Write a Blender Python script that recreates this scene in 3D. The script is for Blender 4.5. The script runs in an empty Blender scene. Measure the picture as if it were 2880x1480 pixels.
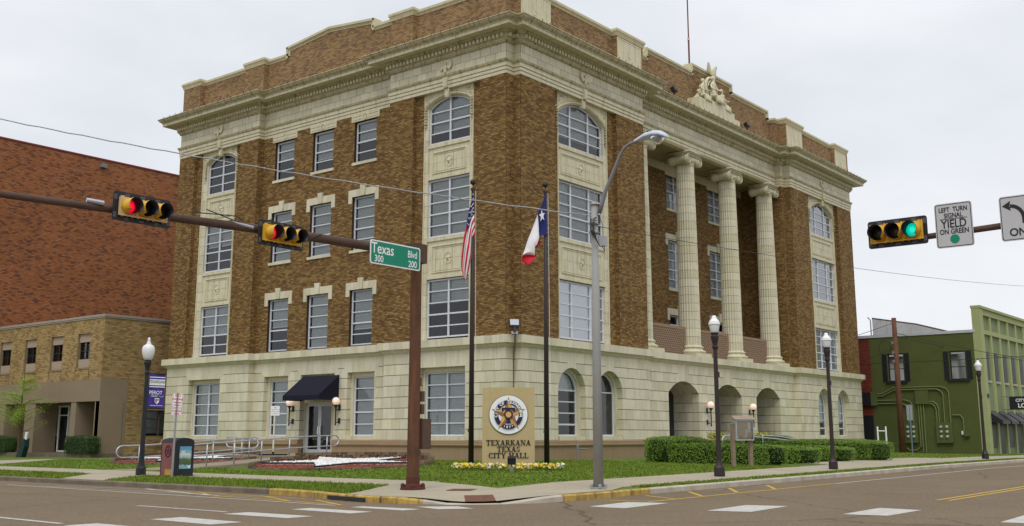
import bpy, bmesh, math, random
import numpy as np
from mathutils import Vector, Matrix

random.seed(7)
rnd = random.random
uni = random.uniform
SC = bpy.context.scene
COL = SC.collection
R = math.radians

# ------------------------------------------------------------------ camera
CAMPOS = (-36.0152, -28.7123, 0.0)
cd = bpy.data.cameras.new('camera')
cam = bpy.data.objects.new('camera', cd)
COL.objects.link(cam)
cam.location = CAMPOS
cam.rotation_euler = (R(90 + 10.8843), 0, R(38.6292 - 90))
cd.sensor_width = 36
cd.lens = 36 * 3021.07 / 2880
cd.shift_y = -93.4 / 2880
cd.clip_start = 0.3
cd.clip_end = 3000
SC.camera = cam

# ------------------------------------------------------------------ world: overcast sky
SUN_EL, SUN_AZ = 58, 215
w = bpy.data.worlds.new('World')
SC.world = w
w.use_nodes = True
nt = w.node_tree
bg = nt.nodes['Background']
sky = nt.nodes.new('ShaderNodeTexSky')
sky.sky_type = 'NISHITA'
sky.sun_disc = False
sky.sun_elevation = R(SUN_EL)
sky.sun_rotation = R(90 - SUN_AZ)
tc = nt.nodes.new('ShaderNodeTexCoord')
mp = nt.nodes.new('ShaderNodeMapping')
mp.inputs['Scale'].default_value = (1.0, 1.0, 2.2)
n1 = nt.nodes.new('ShaderNodeTexNoise')
n1.inputs['Scale'].default_value = 2.6
n1.inputs['Detail'].default_value = 6
n1.inputs['Roughness'].default_value = 0.5
n1.inputs['Distortion'].default_value = 0.4
rp = nt.nodes.new('ShaderNodeValToRGB')
rp.color_ramp.elements[0].position = 0.34
rp.color_ramp.elements[0].color = (6.55, 6.8, 7.25, 1)
rp.color_ramp.elements[1].position = 0.64
rp.color_ramp.elements[1].color = (8.1, 8.2, 8.35, 1)
mxs = nt.nodes.new('ShaderNodeMixRGB')
mxs.inputs['Fac'].default_value = 0.93
L = nt.links.new
L(tc.outputs['Generated'], mp.inputs['Vector'])
L(mp.outputs['Vector'], n1.inputs['Vector'])
L(n1.outputs['Fac'], rp.inputs['Fac'])
L(sky.outputs['Color'], mxs.inputs['Color1'])
L(rp.outputs['Color'], mxs.inputs['Color2'])
L(mxs.outputs['Color'], bg.inputs['Color'])
bg.inputs['Strength'].default_value = 0.1

sd = bpy.data.lights.new('sun', 'SUN')
sun = bpy.data.objects.new('sun', sd)
COL.objects.link(sun)
sd.energy = 1.5
sd.angle = R(35)
sd.color = (1.0, 0.98, 0.94)
_d = Vector((math.cos(R(SUN_EL)) * math.cos(R(SUN_AZ)), math.cos(R(SUN_EL)) * math.sin(R(SUN_AZ)), math.sin(R(SUN_EL))))
sun.rotation_euler = _d.to_track_quat('Z', 'Y').to_euler()

SC.view_settings.view_transform = 'Standard'
SC.view_settings.look = 'None'
SC.view_settings.exposure = 0.27
SC.view_settings.gamma = 1.0
SC.view_settings.use_curve_mapping = False
SC.cycles.max_bounces = 6
SC.cycles.transparent_max_bounces = 12

# ------------------------------------------------------------------ materials
MATS = {}


def mat(name, col, rough=0.85, var=0.0, scale=3.0, ramp=None, bump=0.0, bscale=60.0, metal=0.0,
        streak=None, emit=None, spec=0.3, detail=4, coat=0.0):
    """ramp: list of colours picked by the face attribute rnd; streak: (colour, amount) of dirt running down"""
    if name in MATS:
        return MATS[name]
    m = bpy.data.materials.new(name)
    m.use_nodes = True
    t = m.node_tree
    N, K = t.nodes, t.links.new
    b = N['Principled BSDF']
    b.inputs['Roughness'].default_value = rough
    b.inputs['Metallic'].default_value = metal
    b.inputs['Specular IOR Level'].default_value = spec
    if coat:
        b.inputs['Coat Weight'].default_value = coat
    co = N.new('ShaderNodeTexCoord')
    out = None
    if ramp:
        at = N.new('ShaderNodeAttribute')
        at.attribute_name = 'rnd'
        cr = N.new('ShaderNodeValToRGB')
        cr.color_ramp.interpolation = 'CONSTANT'
        e = cr.color_ramp.elements
        e[0].position = 0
        e[0].color = (*ramp[0], 1)
        e[1].position = 1 / len(ramp)
        e[1].color = (*ramp[1], 1)
        for i, c in enumerate(ramp[2:]):
            q = e.new((i + 2) / len(ramp))
            q.color = (*c, 1)
        K(at.outputs['Fac'], cr.inputs['Fac'])
        out = cr.outputs['Color']
    if var or out is None:
        no = N.new('ShaderNodeTexNoise')
        no.inputs['Scale'].default_value = scale
        no.inputs['Detail'].default_value = detail
        no.inputs['Roughness'].default_value = 0.65
        K(co.outputs['Object'], no.inputs['Vector'])
        mr = N.new('ShaderNodeMapRange')
        mr.inputs['From Min'].default_value = 0.25
        mr.inputs['From Max'].default_value = 0.75
        mr.inputs['To Min'].default_value = 1 - var
        mr.inputs['To Max'].default_value = 1 + var
        K(no.outputs['Fac'], mr.inputs['Value'])
        mx = N.new('ShaderNodeMixRGB')
        mx.blend_type = 'MULTIPLY'
        mx.inputs['Fac'].default_value = 1
        if out is None:
            mx.inputs['Color1'].default_value = (*col, 1)
        else:
            K(out, mx.inputs['Color1'])
        K(mr.outputs['Result'], mx.inputs['Color2'])
        out = mx.outputs['Color']
    if streak:
        mpp = N.new('ShaderNodeMapping')
        mpp.inputs['Scale'].default_value = (7, 7, 0.7)
        K(co.outputs['Object'], mpp.inputs['Vector'])
        sn = N.new('ShaderNodeTexNoise')
        sn.inputs['Scale'].default_value = 1.0
        sn.inputs['Detail'].default_value = 5
        K(mpp.outputs['Vector'], sn.inputs['Vector'])
        sr = N.new('ShaderNodeMapRange')
        sr.inputs['From Min'].default_value = 0.52
        sr.inputs['From Max'].default_value = 0.75
        sr.inputs['To Min'].default_value = 0
        sr.inputs['To Max'].default_value = streak[1]
        K(sn.outputs['Fac'], sr.inputs['Value'])
        sx = N.new('ShaderNodeMixRGB')
        K(sr.outputs['Result'], sx.inputs['Fac'])
        K(out, sx.inputs['Color1'])
        sx.inputs['Color2'].default_value = (*streak[0], 1)
        out = sx.outputs['Color']
    K(out, b.inputs['Base Color'])
    if bump:
        bn = N.new('ShaderNodeTexNoise')
        bn.inputs['Scale'].default_value = bscale
        bn.inputs['Detail'].default_value = 3
        K(co.outputs['Object'], bn.inputs['Vector'])
        bu = N.new('ShaderNodeBump')
        bu.inputs['Strength'].default_value = bump
        bu.inputs['Distance'].default_value = 0.01
        K(bn.outputs['Fac'], bu.inputs['Height'])
        K(bu.outputs['Normal'], b.inputs['Normal'])
    if emit:
        b.inputs['Emission Color'].default_value = (*emit[0], 1)
        b.inputs['Emission Strength'].default_value = emit[1]
    MATS[name] = m
    return m


def glass_mat(name, tint=(0.75, 0.8, 0.82), refl=0.10):
    m = bpy.data.materials.new(name)
    m.use_nodes = True
    N, K = m.node_tree.nodes, m.node_tree.links.new
    N.remove(N['Principled BSDF'])
    o = N['Material Output']
    tr = N.new('ShaderNodeBsdfTransparent')
    tr.inputs['Color'].default_value = (*tint, 1)
    gl = N.new('ShaderNodeBsdfGlossy')
    gl.inputs['Roughness'].default_value = 0.02
    gl.inputs['Color'].default_value = (0.95, 0.97, 1, 1)
    fr = N.new('ShaderNodeFresnel')
    fr.inputs['IOR'].default_value = 1.5
    ad = N.new('ShaderNodeMath')
    ad.inputs[1].default_value = refl
    K(fr.outputs['Fac'], ad.inputs[0])
    no = N.new('ShaderNodeTexNoise')
    no.inputs['Scale'].default_value = 1.7
    co = N.new('ShaderNodeTexCoord')
    K(co.outputs['Object'], no.inputs['Vector'])
    bu = N.new('ShaderNodeBump')
    bu.inputs['Strength'].default_value = 0.15
    bu.inputs['Distance'].default_value = 0.02
    K(no.outputs['Fac'], bu.inputs['Height'])
    K(bu.outputs['Normal'], gl.inputs['Normal'])
    mx = N.new('ShaderNodeMixShader')
    K(ad.outputs[0], mx.inputs['Fac'])
    K(tr.outputs[0], mx.inputs[1])
    K(gl.outputs[0], mx.inputs[2])
    K(mx.outputs[0], o.inputs['Surface'])
    MATS[name] = m
    return m


BRICK = [(0.285, 0.180, 0.062), (0.245, 0.148, 0.048), (0.165, 0.090, 0.031), (0.205, 0.118, 0.040), (0.32, 0.208, 0.075),
         (0.135, 0.070, 0.027), (0.185, 0.102, 0.035), (0.255, 0.155, 0.052), (0.155, 0.082, 0.030), (0.215, 0.125, 0.042)]
M_BRICK = mat('ochre_brick', None, 0.8, 0.10, .7, ramp=BRICK, bump=0.3, bscale=50)
M_BRICKP = mat('parapet_brick', None, 0.85, 0.2, 0.9, ramp=[(0.33, 0.215, 0.10), (0.28, 0.175, 0.08), (0.31, 0.20, 0.095), (0.19, 0.115, 0.07),
               (0.35, 0.235, 0.11), (0.25, 0.155, 0.078), (0.205, 0.125, 0.075), (0.31, 0.20, 0.092)], bump=0.3, bscale=50)
M_MORTAR = mat('brown_mortar', (0.045, 0.025, 0.013), 0.95, 0.2, 8)
M_MORTARP = mat('parapet_mortar', (0.21, 0.145, 0.085), 0.95, 0.2, 8)
CR = (0.61, 0.57, 0.415)


def tint(c, f, b=1.0):
    return (c[0] * f, c[1] * f, c[2] * f * b)


M_TC = mat('terracotta_block', None, 0.55, 0.07, 1.5, ramp=[tint(CR, 1), tint(CR, .94), tint(CR, 1.03, 1.03), tint(CR, .9, .95), tint(CR, .98, 1.04), tint(CR, 1.05, 1.0), tint(CR, .86, 1.02)],
           streak=((0.30, 0.26, 0.13), 0.35), bump=0.12, bscale=9, spec=0.45)
M_TCD = mat('cornice_terracotta', (0.47, 0.425, 0.27), 0.6, 0.16, 2.5, streak=((0.09, 0.075, 0.035), 0.85), bump=0.25, bscale=22, spec=0.4)
M_TCM = mat('moulded_terracotta', (0.595, 0.55, 0.385), 0.55, 0.08, 3, streak=((0.2, 0.17, 0.09), 0.45), bump=0.15, bscale=20, spec=0.45)
M_JOINT = mat('dark_joint', (0.07, 0.06, 0.035), 0.95, 0.2, 6)
M_TJOINT = mat('tile_joint', (0.15, 0.12, 0.065), 0.95, 0.2, 6)
M_TAN = mat('tan_stucco', (0.31, 0.22, 0.13), 0.9, 0.06, 1.2, streak=((0.2, 0.14, 0.08), 0.3), bump=0.15, bscale=40)
M_TAN2 = mat('taupe_stucco', (0.25, 0.19, 0.128), 0.9, 0.06, 0.8, bump=0.1, bscale=40)
M_FRAME = mat('aluminium_frame', (0.60, 0.62, 0.68), 0.5, 0.04, 5)
M_BLIND = mat('venetian_blind', (0.88, 0.91, 0.89), 0.6, 0.03, 3)
M_SHADE = mat('pale_shade', (0.80, 0.84, 0.86), 0.8, 0.03, 2)
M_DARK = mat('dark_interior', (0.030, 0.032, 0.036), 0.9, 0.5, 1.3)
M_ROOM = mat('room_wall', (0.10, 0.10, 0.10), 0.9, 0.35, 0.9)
M_GLASS = glass_mat('window_glass', (0.88, 0.91, 0.91), 0.02)
M_GLASSB = glass_mat('bright_glass', (0.85, 0.88, 0.9), 0.22)
M_CLEAR = glass_mat('clear_lens', (0.9, 0.92, 0.95), 0.12)
M_CONC = mat('pale_concrete', (0.36, 0.315, 0.235), 0.9, 0.14, 0.7, bump=0.2, bscale=60, detail=8)
M_CURB = mat('grey_curb', (0.42, 0.38, 0.305), 0.9, 0.3, 1.6, bump=0.3, bscale=30, detail=8)
M_CURBD = mat('weathered_curb', (0.16, 0.13, 0.095), 0.92, 0.35, 2.2, bump=0.3, bscale=30, detail=8)
M_YEL = mat('yellow_paint', (0.42, 0.28, 0.075), 0.85, 0.5, 3.5, streak=((0.07, 0.055, 0.03), 1.0), bump=0.2, detail=8)
M_YLINE = mat('yellow_line_paint', (0.50, 0.33, 0.05), 0.8, 0.3, 5, detail=8)
M_WLINE = mat('white_line_paint', (0.47, 0.46, 0.43), 0.85, 0.22, 5, detail=8)
M_BLACK = mat('black_paint', (0.018, 0.018, 0.022), 0.45, 0.1, 4)
M_BRONZE = mat('dark_bronze_paint', (0.030, 0.021, 0.020), 0.5, 0.1, 4)
M_RUST = mat('weathering_steel', (0.10, 0.045, 0.024), 0.8, 0.4, 1.6, streak=((0.22, 0.085, 0.025), 0.7), bump=0.2, bscale=30)
M_RUSTD = mat('dark_weathering_steel', (0.085, 0.050, 0.036), 0.75, 0.3, 1.6, bump=0.2, bscale=30)
M_GREY = mat('grey_pole_paint', (0.285, 0.28, 0.27), 0.7, 0.06, 2)
M_GREYD = mat('grey_arm_paint', (0.19, 0.195, 0.21), 0.6, 0.06, 2)
M_LUM = mat('pale_luminaire', (0.50, 0.56, 0.66), 0.45, 0.05, 2)
M_STEEL = mat('galvanised_rail', (0.46, 0.47, 0.52), 0.4, 0.08, 4, metal=0.5)
M_WHITE = mat('white_paint', (0.78, 0.79, 0.80), 0.6, 0.04, 4)
M_NAVY = mat('navy_canvas', (0.006, 0.006, 0.018), 0.85, 0.15, 3, bump=0.2, bscale=30)
M_WOOD = mat('brown_post_wood', (0.23, 0.165, 0.11), 0.8, 0.15, 6, bump=0.2)
M_UTIL = mat('utility_pole_wood', (0.13, 0.058, 0.034), 0.9, 0.3, 4, bump=0.4, bscale=30)
M_WIRE = mat('overhead_wire', (0.30, 0.30, 0.31), 0.6, 0.3, 8)
M_CABLE = mat('black_cable', (0.03, 0.03, 0.03), 0.6)

# ------------------------------------------------------------------ helpers


class MB:
    def __init__(s):
        s.v, s.f, s.r, s.m = [], [], [], []

    def add(s, V, F, r=0.5, m=0):
        o = len(s.v)
        s.v.extend(V)
        s.f.extend([tuple(i + o for i in q) for q in F])
        s.r.extend([r] * len(F))
        s.m.extend([m] * len(F))

    def box(s, x0, x1, y0, y1, z0, z1, r=0.5, m=0, M=None):
        V = [(x0, y0, z0), (x1, y0, z0), (x1, y1, z0), (x0, y1, z0), (x0, y0, z1), (x1, y0, z1), (x1, y1, z1), (x0, y1, z1)]
        if M is not None:
            V = [tuple(M @ Vector(p)) for p in V]
        s.add(V, [(0, 3, 2, 1), (4, 5, 6, 7), (0, 1, 5, 4), (1, 2, 6, 5), (2, 3, 7, 6), (3, 0, 4, 7)], r, m)

    def prism(s, P, off, r=0.5, m=0, back=True):
        """P list of 3-D points (front), off vector to the back"""
        n = len(P)
        V = [tuple(p) for p in P] + [(p[0] + off[0], p[1] + off[1], p[2] + off[2]) for p in P]
        F = [tuple(range(n))] + [(i, (i + 1) % n, (i + 1) % n + n, i + n) for i in range(n)]
        if back:
            F.append(tuple(range(2 * n - 1, n - 1, -1)))
        s.add(V, F, r, m)

    def tube(s, P, rad, seg=8, r=0.5, m=0, caps=True):
        P = [Vector(p) for p in P]
        n = len(P)
        rads = rad if isinstance(rad, (list, tuple)) else [rad] * n
        V, F = [], []
        t0 = (P[1] - P[0]).normalized()
        a = t0.orthogonal().normalized()
        for i in range(n):
            t = (P[min(i + 1, n - 1)] - P[max(i - 1, 0)])
            if t.length < 1e-9:
                t = t0
            t.normalize()
            a = (a - t * a.dot(t))
            if a.length < 1e-6:
                a = t.orthogonal()
            a.normalize()
            b = t.cross(a)
            for k in range(seg):
                q = 2 * math.pi * k / seg
                V.append(tuple(P[i] + (a * math.cos(q) + b * math.sin(q)) * rads[i]))
        for i in range(n - 1):
            for k in range(seg):
                k2 = (k + 1) % seg
                F.append((i * seg + k, i * seg + k2, (i + 1) * seg + k2, (i + 1) * seg + k))
        if caps:
            F.append(tuple(range(seg - 1, -1, -1)))
            F.append(tuple(range((n - 1) * seg, n * seg)))
        s.add(V, F, r, m)

    def lathe(s, prof, cx=0, cy=0, seg=20, r=0.5, m=0, flute=None, M=None):
        V, F = [], []
        n = len(prof)
        for (rad, z) in prof:
            for k in range(seg):
                q = 2 * math.pi * k / seg
                rr = rad
                if flute and flute[1] <= z <= flute[2]:
                    rr = rad * (1 - flute[3] * (k % flute[0] != 0))
                V.append((cx + rr * math.cos(q), cy + rr * math.sin(q), z))
        if M is not None:
            V = [tuple(M @ Vector(p)) for p in V]
        for i in range(n - 1):
            for k in range(seg):
                k2 = (k + 1) % seg
                F.append((i * seg + k, i * seg + k2, (i + 1) * seg + k2, (i + 1) * seg + k))
        F.append(tuple(range(seg - 1, -1, -1)))
        F.append(tuple(range((n - 1) * seg, n * seg)))
        s.add(V, F, r, m)

    def build(s, name, mats, parent=None, smooth=False, loc=None, rot=None):
        me = s.mesh(name, mats, smooth)
        return link(name, me, parent, loc, rot)

    def mesh(s, name, mats, smooth=False):
        me = bpy.data.meshes.new(name)
        me.from_pydata(s.v, [], s.f)
        if not isinstance(mats, (list, tuple)):
            mats = [mats]
        for q in mats:
            me.materials.append(q)
        if len(mats) > 1:
            me.polygons.foreach_set('material_index', s.m)
        at = me.attributes.new('rnd', 'FLOAT', 'FACE')
        at.data.foreach_set('value', np.array(s.r, dtype=np.float32))
        if smooth:
            me.polygons.foreach_set('use_smooth', [True] * len(s.f))
        me.update()
        return me


def link(name, me, parent=None, loc=None, rot=None):
    o = bpy.data.objects.new(name, me)
    COL.objects.link(o)
    if parent is not None:
        o.parent = parent
    if loc is not None:
        o.location = loc
    if rot is not None:
        o.rotation_euler = rot
    return o


def tag(o, label=None, cat=None, group=None, kind=None):
    if label:
        o['label'] = label
    if cat:
        o['category'] = cat
    if group:
        o['group'] = group
    if kind:
        o['kind'] = kind
    return o


def thing(name, label, cat, loc=(0, 0, 0), rz=0.0, group=None):
    o = bpy.data.objects.new(name, None)
    COL.objects.link(o)
    o.location = loc
    o.rotation_euler = (0, 0, rz)
    o.empty_display_size = 0.2
    return tag(o, label, cat, group)


def copy_tree(o, parent=None):
    c = o.copy()
    COL.objects.link(c)
    c.parent = parent
    for ch in list(o.children):
        copy_tree(ch, c)
    return c


def sweep(mb, path, prof, r=0.5, m=0, closed=False):
    """path: 2-D points, outward = right of travel; prof: (offset outward, z)"""
    n = len(path)
    P = [Vector(p) for p in path]
    nr = []
    for i in range(n if closed else n - 1):
        d = (P[(i + 1) % n] - P[i]).normalized()
        nr.append(Vector((d.y, -d.x)))
    off = []
    for i in range(n):
        if closed:
            a, b = nr[i - 1], nr[i]
        else:
            a = nr[max(i - 1, 0)]
            b = nr[min(i, n - 2)]
        q = a + b
        q = q / max(q.dot(a), 0.15) if q.length > 1e-6 else a
        off.append(q)
    V, F = [], []
    k = len(prof)
    for i in range(n):
        for (d, z) in prof:
            V.append((P[i].x + off[i].x * d, P[i].y + off[i].y * d, z))
    for i in range(n if closed else n - 1):
        j = (i + 1) % n
        for a in range(k - 1):
            F.append((i * k + a, j * k + a, j * k + a + 1, i * k + a + 1))
    mb.add(V, F, r, m)
    if not closed:
        mb.f.append(tuple(len(mb.v) - len(V) + a for a in range(k)))
        mb.f.append(tuple(len(mb.v) - k + a for a in range(k - 1, -1, -1)))
        mb.r.extend([r, r])
        mb.m.extend([m, m])


def clip(poly, a, b, c):
    """keep the part of the 2-D polygon where a*u+b*z+c >= 0"""
    out = []
    n = len(poly)
    for i in range(n):
        p, q = poly[i], poly[(i + 1) % n]
        sp = a * p[0] + b * p[1] + c
        sq = a * q[0] + b * q[1] + c
        if sp >= 0:
            out.append(p)
        if (sp >= 0) != (sq >= 0):
            t = sp / (sp - sq)
            out.append((p[0] + (q[0] - p[0]) * t, p[1] + (q[1] - p[1]) * t))
    return out


def FA(d0=0.0):
    return lambda u, d, z: (d + d0, u, z)


def FB(d0=0.0):
    return lambda u, d, z: (u, d + d0, z)


def plate(mb, mp, poly, d, th, r=0.5, m=0, back=False):
    """2-D polygon (u,z) on a facade, front at depth d, thickness th inwards"""
    P = [mp(u, d, z) for u, z in poly]
    q = mp(0, th, 0)
    o = mp(0, 0, 0)
    mb.prism(P, (q[0] - o[0], q[1] - o[1], q[2] - o[2]), r, m, back)


BL, BH = 0.222, 0.0725
NBRICK = [0]
SINGLES = []


def bricks(mb, mp, d, u0, u1, z0, z1, holes=(), top=None, single=None, bl=BL, bh=BH, joint=0.015, phase=0.0):
    k0, k1 = int(math.floor(z0 / bh)), int(math.ceil(z1 / bh))
    pr = 0.011
    for k in range(k0, k1):
        za, zb = max(k * bh, z0) + joint / 2, min((k + 1) * bh, z1) - joint / 2
        if zb - za < 0.02:
            continue
        zc = (za + zb) / 2
        ph = phase + (0.5 * bl if k % 2 else 0) + 0.03 * math.sin(k * 1.7)
        i0 = int(math.floor((u0 - ph) / bl))
        i1 = int(math.ceil((u1 - ph) / bl))
        hs = [h for h in holes if h[2] < zc < h[3]]
        for i in range(i0, i1):
            a, b = max(i * bl + ph, u0), min((i + 1) * bl + ph, u1)
            seg = [(a, b)]
            for h in hs:
                ns = []
                for (p, q) in seg:
                    if h[1] <= p or h[0] >= q:
                        ns.append((p, q))
                    else:
                        if h[0] > p:
                            ns.append((p, h[0]))
                        if h[1] < q:
                            ns.append((h[1], q))
                seg = ns
            for (p, q) in seg:
                if q - p < 0.03:
                    continue
                if top and zb > top((p + q) / 2):
                    continue
                j = joint / 2
                r = rnd()
                jit = uni(-0.0015, 0.0015)
                if single and abs(q - p - bl) < 1e-4 and single((p + q) / 2, zc) and len(SINGLES) < 292:
                    SINGLES.append((mp(p + j, d, za), mp(q - j, d, za)))
                    continue
                A, B = d - pr + jit, d + 0.004
                V = [mp(p + j, A, za), mp(q - j, A, za), mp(q - j, A, zb), mp(p + j, A, zb),
                     mp(p + j, B, za), mp(q - j, B, za), mp(q - j, B, zb), mp(p + j, B, zb)]
                mb.add(V, [(0, 1, 2, 3), (0, 4, 5, 1), (1, 5, 6, 2), (2, 6, 7, 3), (3, 7, 4, 0)], r)


def wallgrid(mb, mp, d, u0, u1, z0, z1, holes=(), reveal=0.2, r=0.5, m=0, mr=None):
    us = sorted({u0, u1, *[min(max(h[0], u0), u1) for h in holes], *[min(max(h[1], u0), u1) for h in holes]})
    zs = sorted({z0, z1, *[min(max(h[2], z0), z1) for h in holes], *[min(max(h[3], z0), z1) for h in holes]})
    for i in range(len(us) - 1):
        for j in range(len(zs) - 1):
            uc, zc = (us[i] + us[i + 1]) / 2, (zs[j] + zs[j + 1]) / 2
            if any(h[0] < uc < h[1] and h[2] < zc < h[3] for h in holes):
                continue
            mb.add([mp(us[i], d, zs[j]), mp(us[i + 1], d, zs[j]), mp(us[i + 1], d, zs[j + 1]), mp(us[i], d, zs[j + 1])], [(0, 1, 2, 3)], r, m)
    for h in holes:
        a, b, c, e = h[:4]
        D = d + reveal
        mq = m if mr is None else mr
        for (p, q) in (((a, c), (b, c)), ((b, c), (b, e)), ((b, e), (a, e)), ((a, e), (a, c))):
            mb.add([mp(p[0], d, p[1]), mp(q[0], d, q[1]), mp(q[0], D, q[1]), mp(p[0], D, p[1])], [(0, 1, 2, 3)], r, mq)


def text_mesh(txt, size, mat_, depth=0.0, bold=0.0, align='CENTER', xs=1.0, space=1.0):
    c = bpy.data.curves.new('lettering', 'FONT')
    c.body = txt
    c.size = size
    c.align_x = align
    c.align_y = 'CENTER'
    c.offset = bold
    c.extrude = depth
    c.space_character = space
    o = bpy.data.objects.new('lettering', c)
    COL.objects.link(o)
    dg = bpy.context.evaluated_depsgraph_get()
    me = bpy.data.meshes.new_from_object(o.evaluated_get(dg))
    bpy.data.objects.remove(o)
    bpy.data.curves.remove(c)
    if xs != 1.0:
        me.transform(Matrix.Scale(xs, 4, (1, 0, 0)))
    me.materials.clear()
    me.materials.append(mat_)
    return me


def lettering(txt, size, mat_, parent, loc, rot=(R(90), 0, 0), **k):
    me = text_mesh(txt, size, mat_, **k)
    return link('lettering', me, parent, loc, rot)


# ------------------------------------------------------------------ terrain
_SX = [-40, -18, -14, -6, 2, 10, 24, 42, 80]
_SZ = [-1.43, -1.42, -1.41, -1.375, -1.335, -1.29, -1.28, -1.37, -1.5]


def SZ(x, y=0):
    return float(np.interp(x, _SX, _SZ))


def sstep(t):
    t = min(max(t, 0), 1)
    return t * t * (3 - 2 * t)


def TZ(x, y):
    d = min(x + 18.3, y + 14.3)
    s = SZ(x) + .14 + .018 * min(max(d, 0), 3.5)
    tg = -1.04 - .13 * sstep((y - 20) / 8) - .28 * sstep((x - 36) / 6) * (1 - 0.75 * sstep((y + 7) / 5))
    return float(s + (tg - s) * sstep((d - 5.2) / 9))

# ------------------------------------------------------------------ ground, street, kerb, walks
def road_mat():
    m = mat('asphalt', (0.165, 0.122, 0.078), 0.95, 0.14, 0.35, bump=0.5, bscale=90, detail=10)
    t = m.node_tree
    N, K = t.nodes, t.links.new
    b = N['Principled BSDF']
    src = b.inputs['Base Color'].links[0].from_socket
    co = N.new('ShaderNodeTexCoord')
    no = N.new('ShaderNodeTexNoise')
    no.inputs['Scale'].default_value = 17
    no.inputs['Detail'].default_value = 5
    no.inputs['Roughness'].default_value = 0.8
    K(co.outputs['Object'], no.inputs['Vector'])
    mr = N.new('ShaderNodeMapRange')
    mr.inputs['From Min'].default_value = 0.3
    mr.inputs['From Max'].default_value = 0.7
    mr.inputs['To Min'].default_value = 0.55
    mr.inputs['To Max'].default_value = 1.45
    K(no.outputs['Fac'], mr.inputs['Value'])
    mx = N.new('ShaderNodeMixRGB')
    mx.blend_type = 'MULTIPLY'
    mx.inputs['Fac'].default_value = 1
    K(src, mx.inputs['Color1'])
    K(mr.outputs['Result'], mx.inputs['Color2'])
    # tyre lanes and cracks
    vo = N.new('ShaderNodeTexVoronoi')
    vo.feature = 'DISTANCE_TO_EDGE'
    vo.inputs['Scale'].default_value = 0.16
    n2 = N.new('ShaderNodeTexNoise')
    n2.inputs['Scale'].default_value = 1.2
    n2.inputs['Detail'].default_value = 6
    K(co.outputs['Object'], n2.inputs['Vector'])
    vm = N.new('ShaderNodeMixRGB')
    vm.inputs['Fac'].default_value = 0.35
    K(co.outputs['Object'], vm.inputs['Color1'])
    K(n2.outputs['Color'], vm.inputs['Color2'])
    K(vm.outputs['Color'], vo.inputs['Vector'])
    cr = N.new('ShaderNodeMapRange')
    cr.inputs['From Min'].default_value = 0.0015
    cr.inputs['From Max'].default_value = 0.004
    cr.inputs['To Min'].default_value = 0.55
    cr.inputs['To Max'].default_value = 1.0
    K(vo.outputs['Distance'], cr.inputs['Value'])
    m2 = N.new('ShaderNodeMixRGB')
    m2.blend_type = 'MULTIPLY'
    m2.inputs['Fac'].default_value = 1
    K(mx.outputs['Color'], m2.inputs['Color1'])
    K(cr.outputs['Result'], m2.inputs['Color2'])
    K(m2.outputs['Color'], b.inputs['Base Color'])
    return m


M_ROAD = road_mat()
M_GRASS = mat('lawn_soil_grass', (0.095, 0.150, 0.018), 0.95, 0.4, 0.8, bump=0.6, bscale=40, detail=10)
M_BLADE = mat('grass_blade', None, 0.8, 0.25, 0.8, ramp=[(0.125, 0.195, 0.017), (0.145, 0.215, 0.02), (0.105, 0.165, 0.014), (0.16, 0.225, 0.026), (0.13, 0.195, 0.018), (0.17, 0.20, 0.04)], spec=0.2)
M_GROUND = mat('far_ground', (0.14, 0.12, 0.09), 0.95, 0.2, 0.1)

mb = MB()
mb.add([(-900, -900, -1.75), (900, -900, -1.75), (900, 900, -1.75), (-900, 900, -1.75)], [(0, 1, 2, 3)])
tag(mb.build('ground', M_GROUND), kind='structure')

mb = MB()
XS = sorted(set([-160, -100, -60] + list(range(-40, 44, 2)) + [50, 60, 80, 110, 160]))
YS = [-70, -40, -30, -20, -10, 0, 20, 60, 110]
V = [(x, y, SZ(x)) for x in XS for y in YS]
ny = len(YS)
F = [(i * ny + j, (i + 1) * ny + j, (i + 1) * ny + j + 1, i * ny + j + 1) for i in range(len(XS) - 1) for j in range(ny - 1)]
mb.add(V, F)
street = tag(mb.build('street', M_ROAD), kind='structure')


def region(mb, poly, dz, cell=1.0, zf=None, th=0.0):
    zf = zf or TZ
    x0, x1 = min(p[0] for p in poly), max(p[0] for p in poly)
    y0, y1 = min(p[1] for p in poly), max(p[1] for p in poly)
    ar = sum(poly[i - 1][0] * poly[i][1] - poly[i][0] * poly[i - 1][1] for i in range(len(poly)))
    if ar < 0:
        poly = poly[::-1]
    nx = max(1, int(math.ceil((x1 - x0) / cell)))
    nyy = max(1, int(math.ceil((y1 - y0) / cell)))
    for i in range(nx):
        for j in range(nyy):
            a, b = x0 + (x1 - x0) * i / nx, x0 + (x1 - x0) * (i + 1) / nx
            c, d = y0 + (y1 - y0) * j / nyy, y0 + (y1 - y0) * (j + 1) / nyy
            q = [(a, c), (b, c), (b, d), (a, d)]
            for k in range(len(poly)):
                p, s = poly[k - 1], poly[k]
                ex, ey = s[0] - p[0], s[1] - p[1]
                q = clip(q, -ey, ex, ey * p[0] - ex * p[1])
                if not q:
                    break
            if len(q) > 2:
                mb.add([(x, y, zf(x, y) + dz) for x, y in q], [tuple(range(len(q)))])
    if th:
        n = len(poly)
        for k in range(n):
            p, s = poly[k - 1], poly[k]
            zp, zs = zf(*p) + dz, zf(*s) + dz
            mb.add([(*p, zp), (*s, zs), (*s, zs - th), (*p, zp - th)], [(0, 1, 2, 3)])


def TW(x, y):
    r2 = (x + 18.3) ** 2 + (y + 13.7) ** 2
    return TZ(x, y) - 0.125 * math.exp(-r2 / 1.3)


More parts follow.
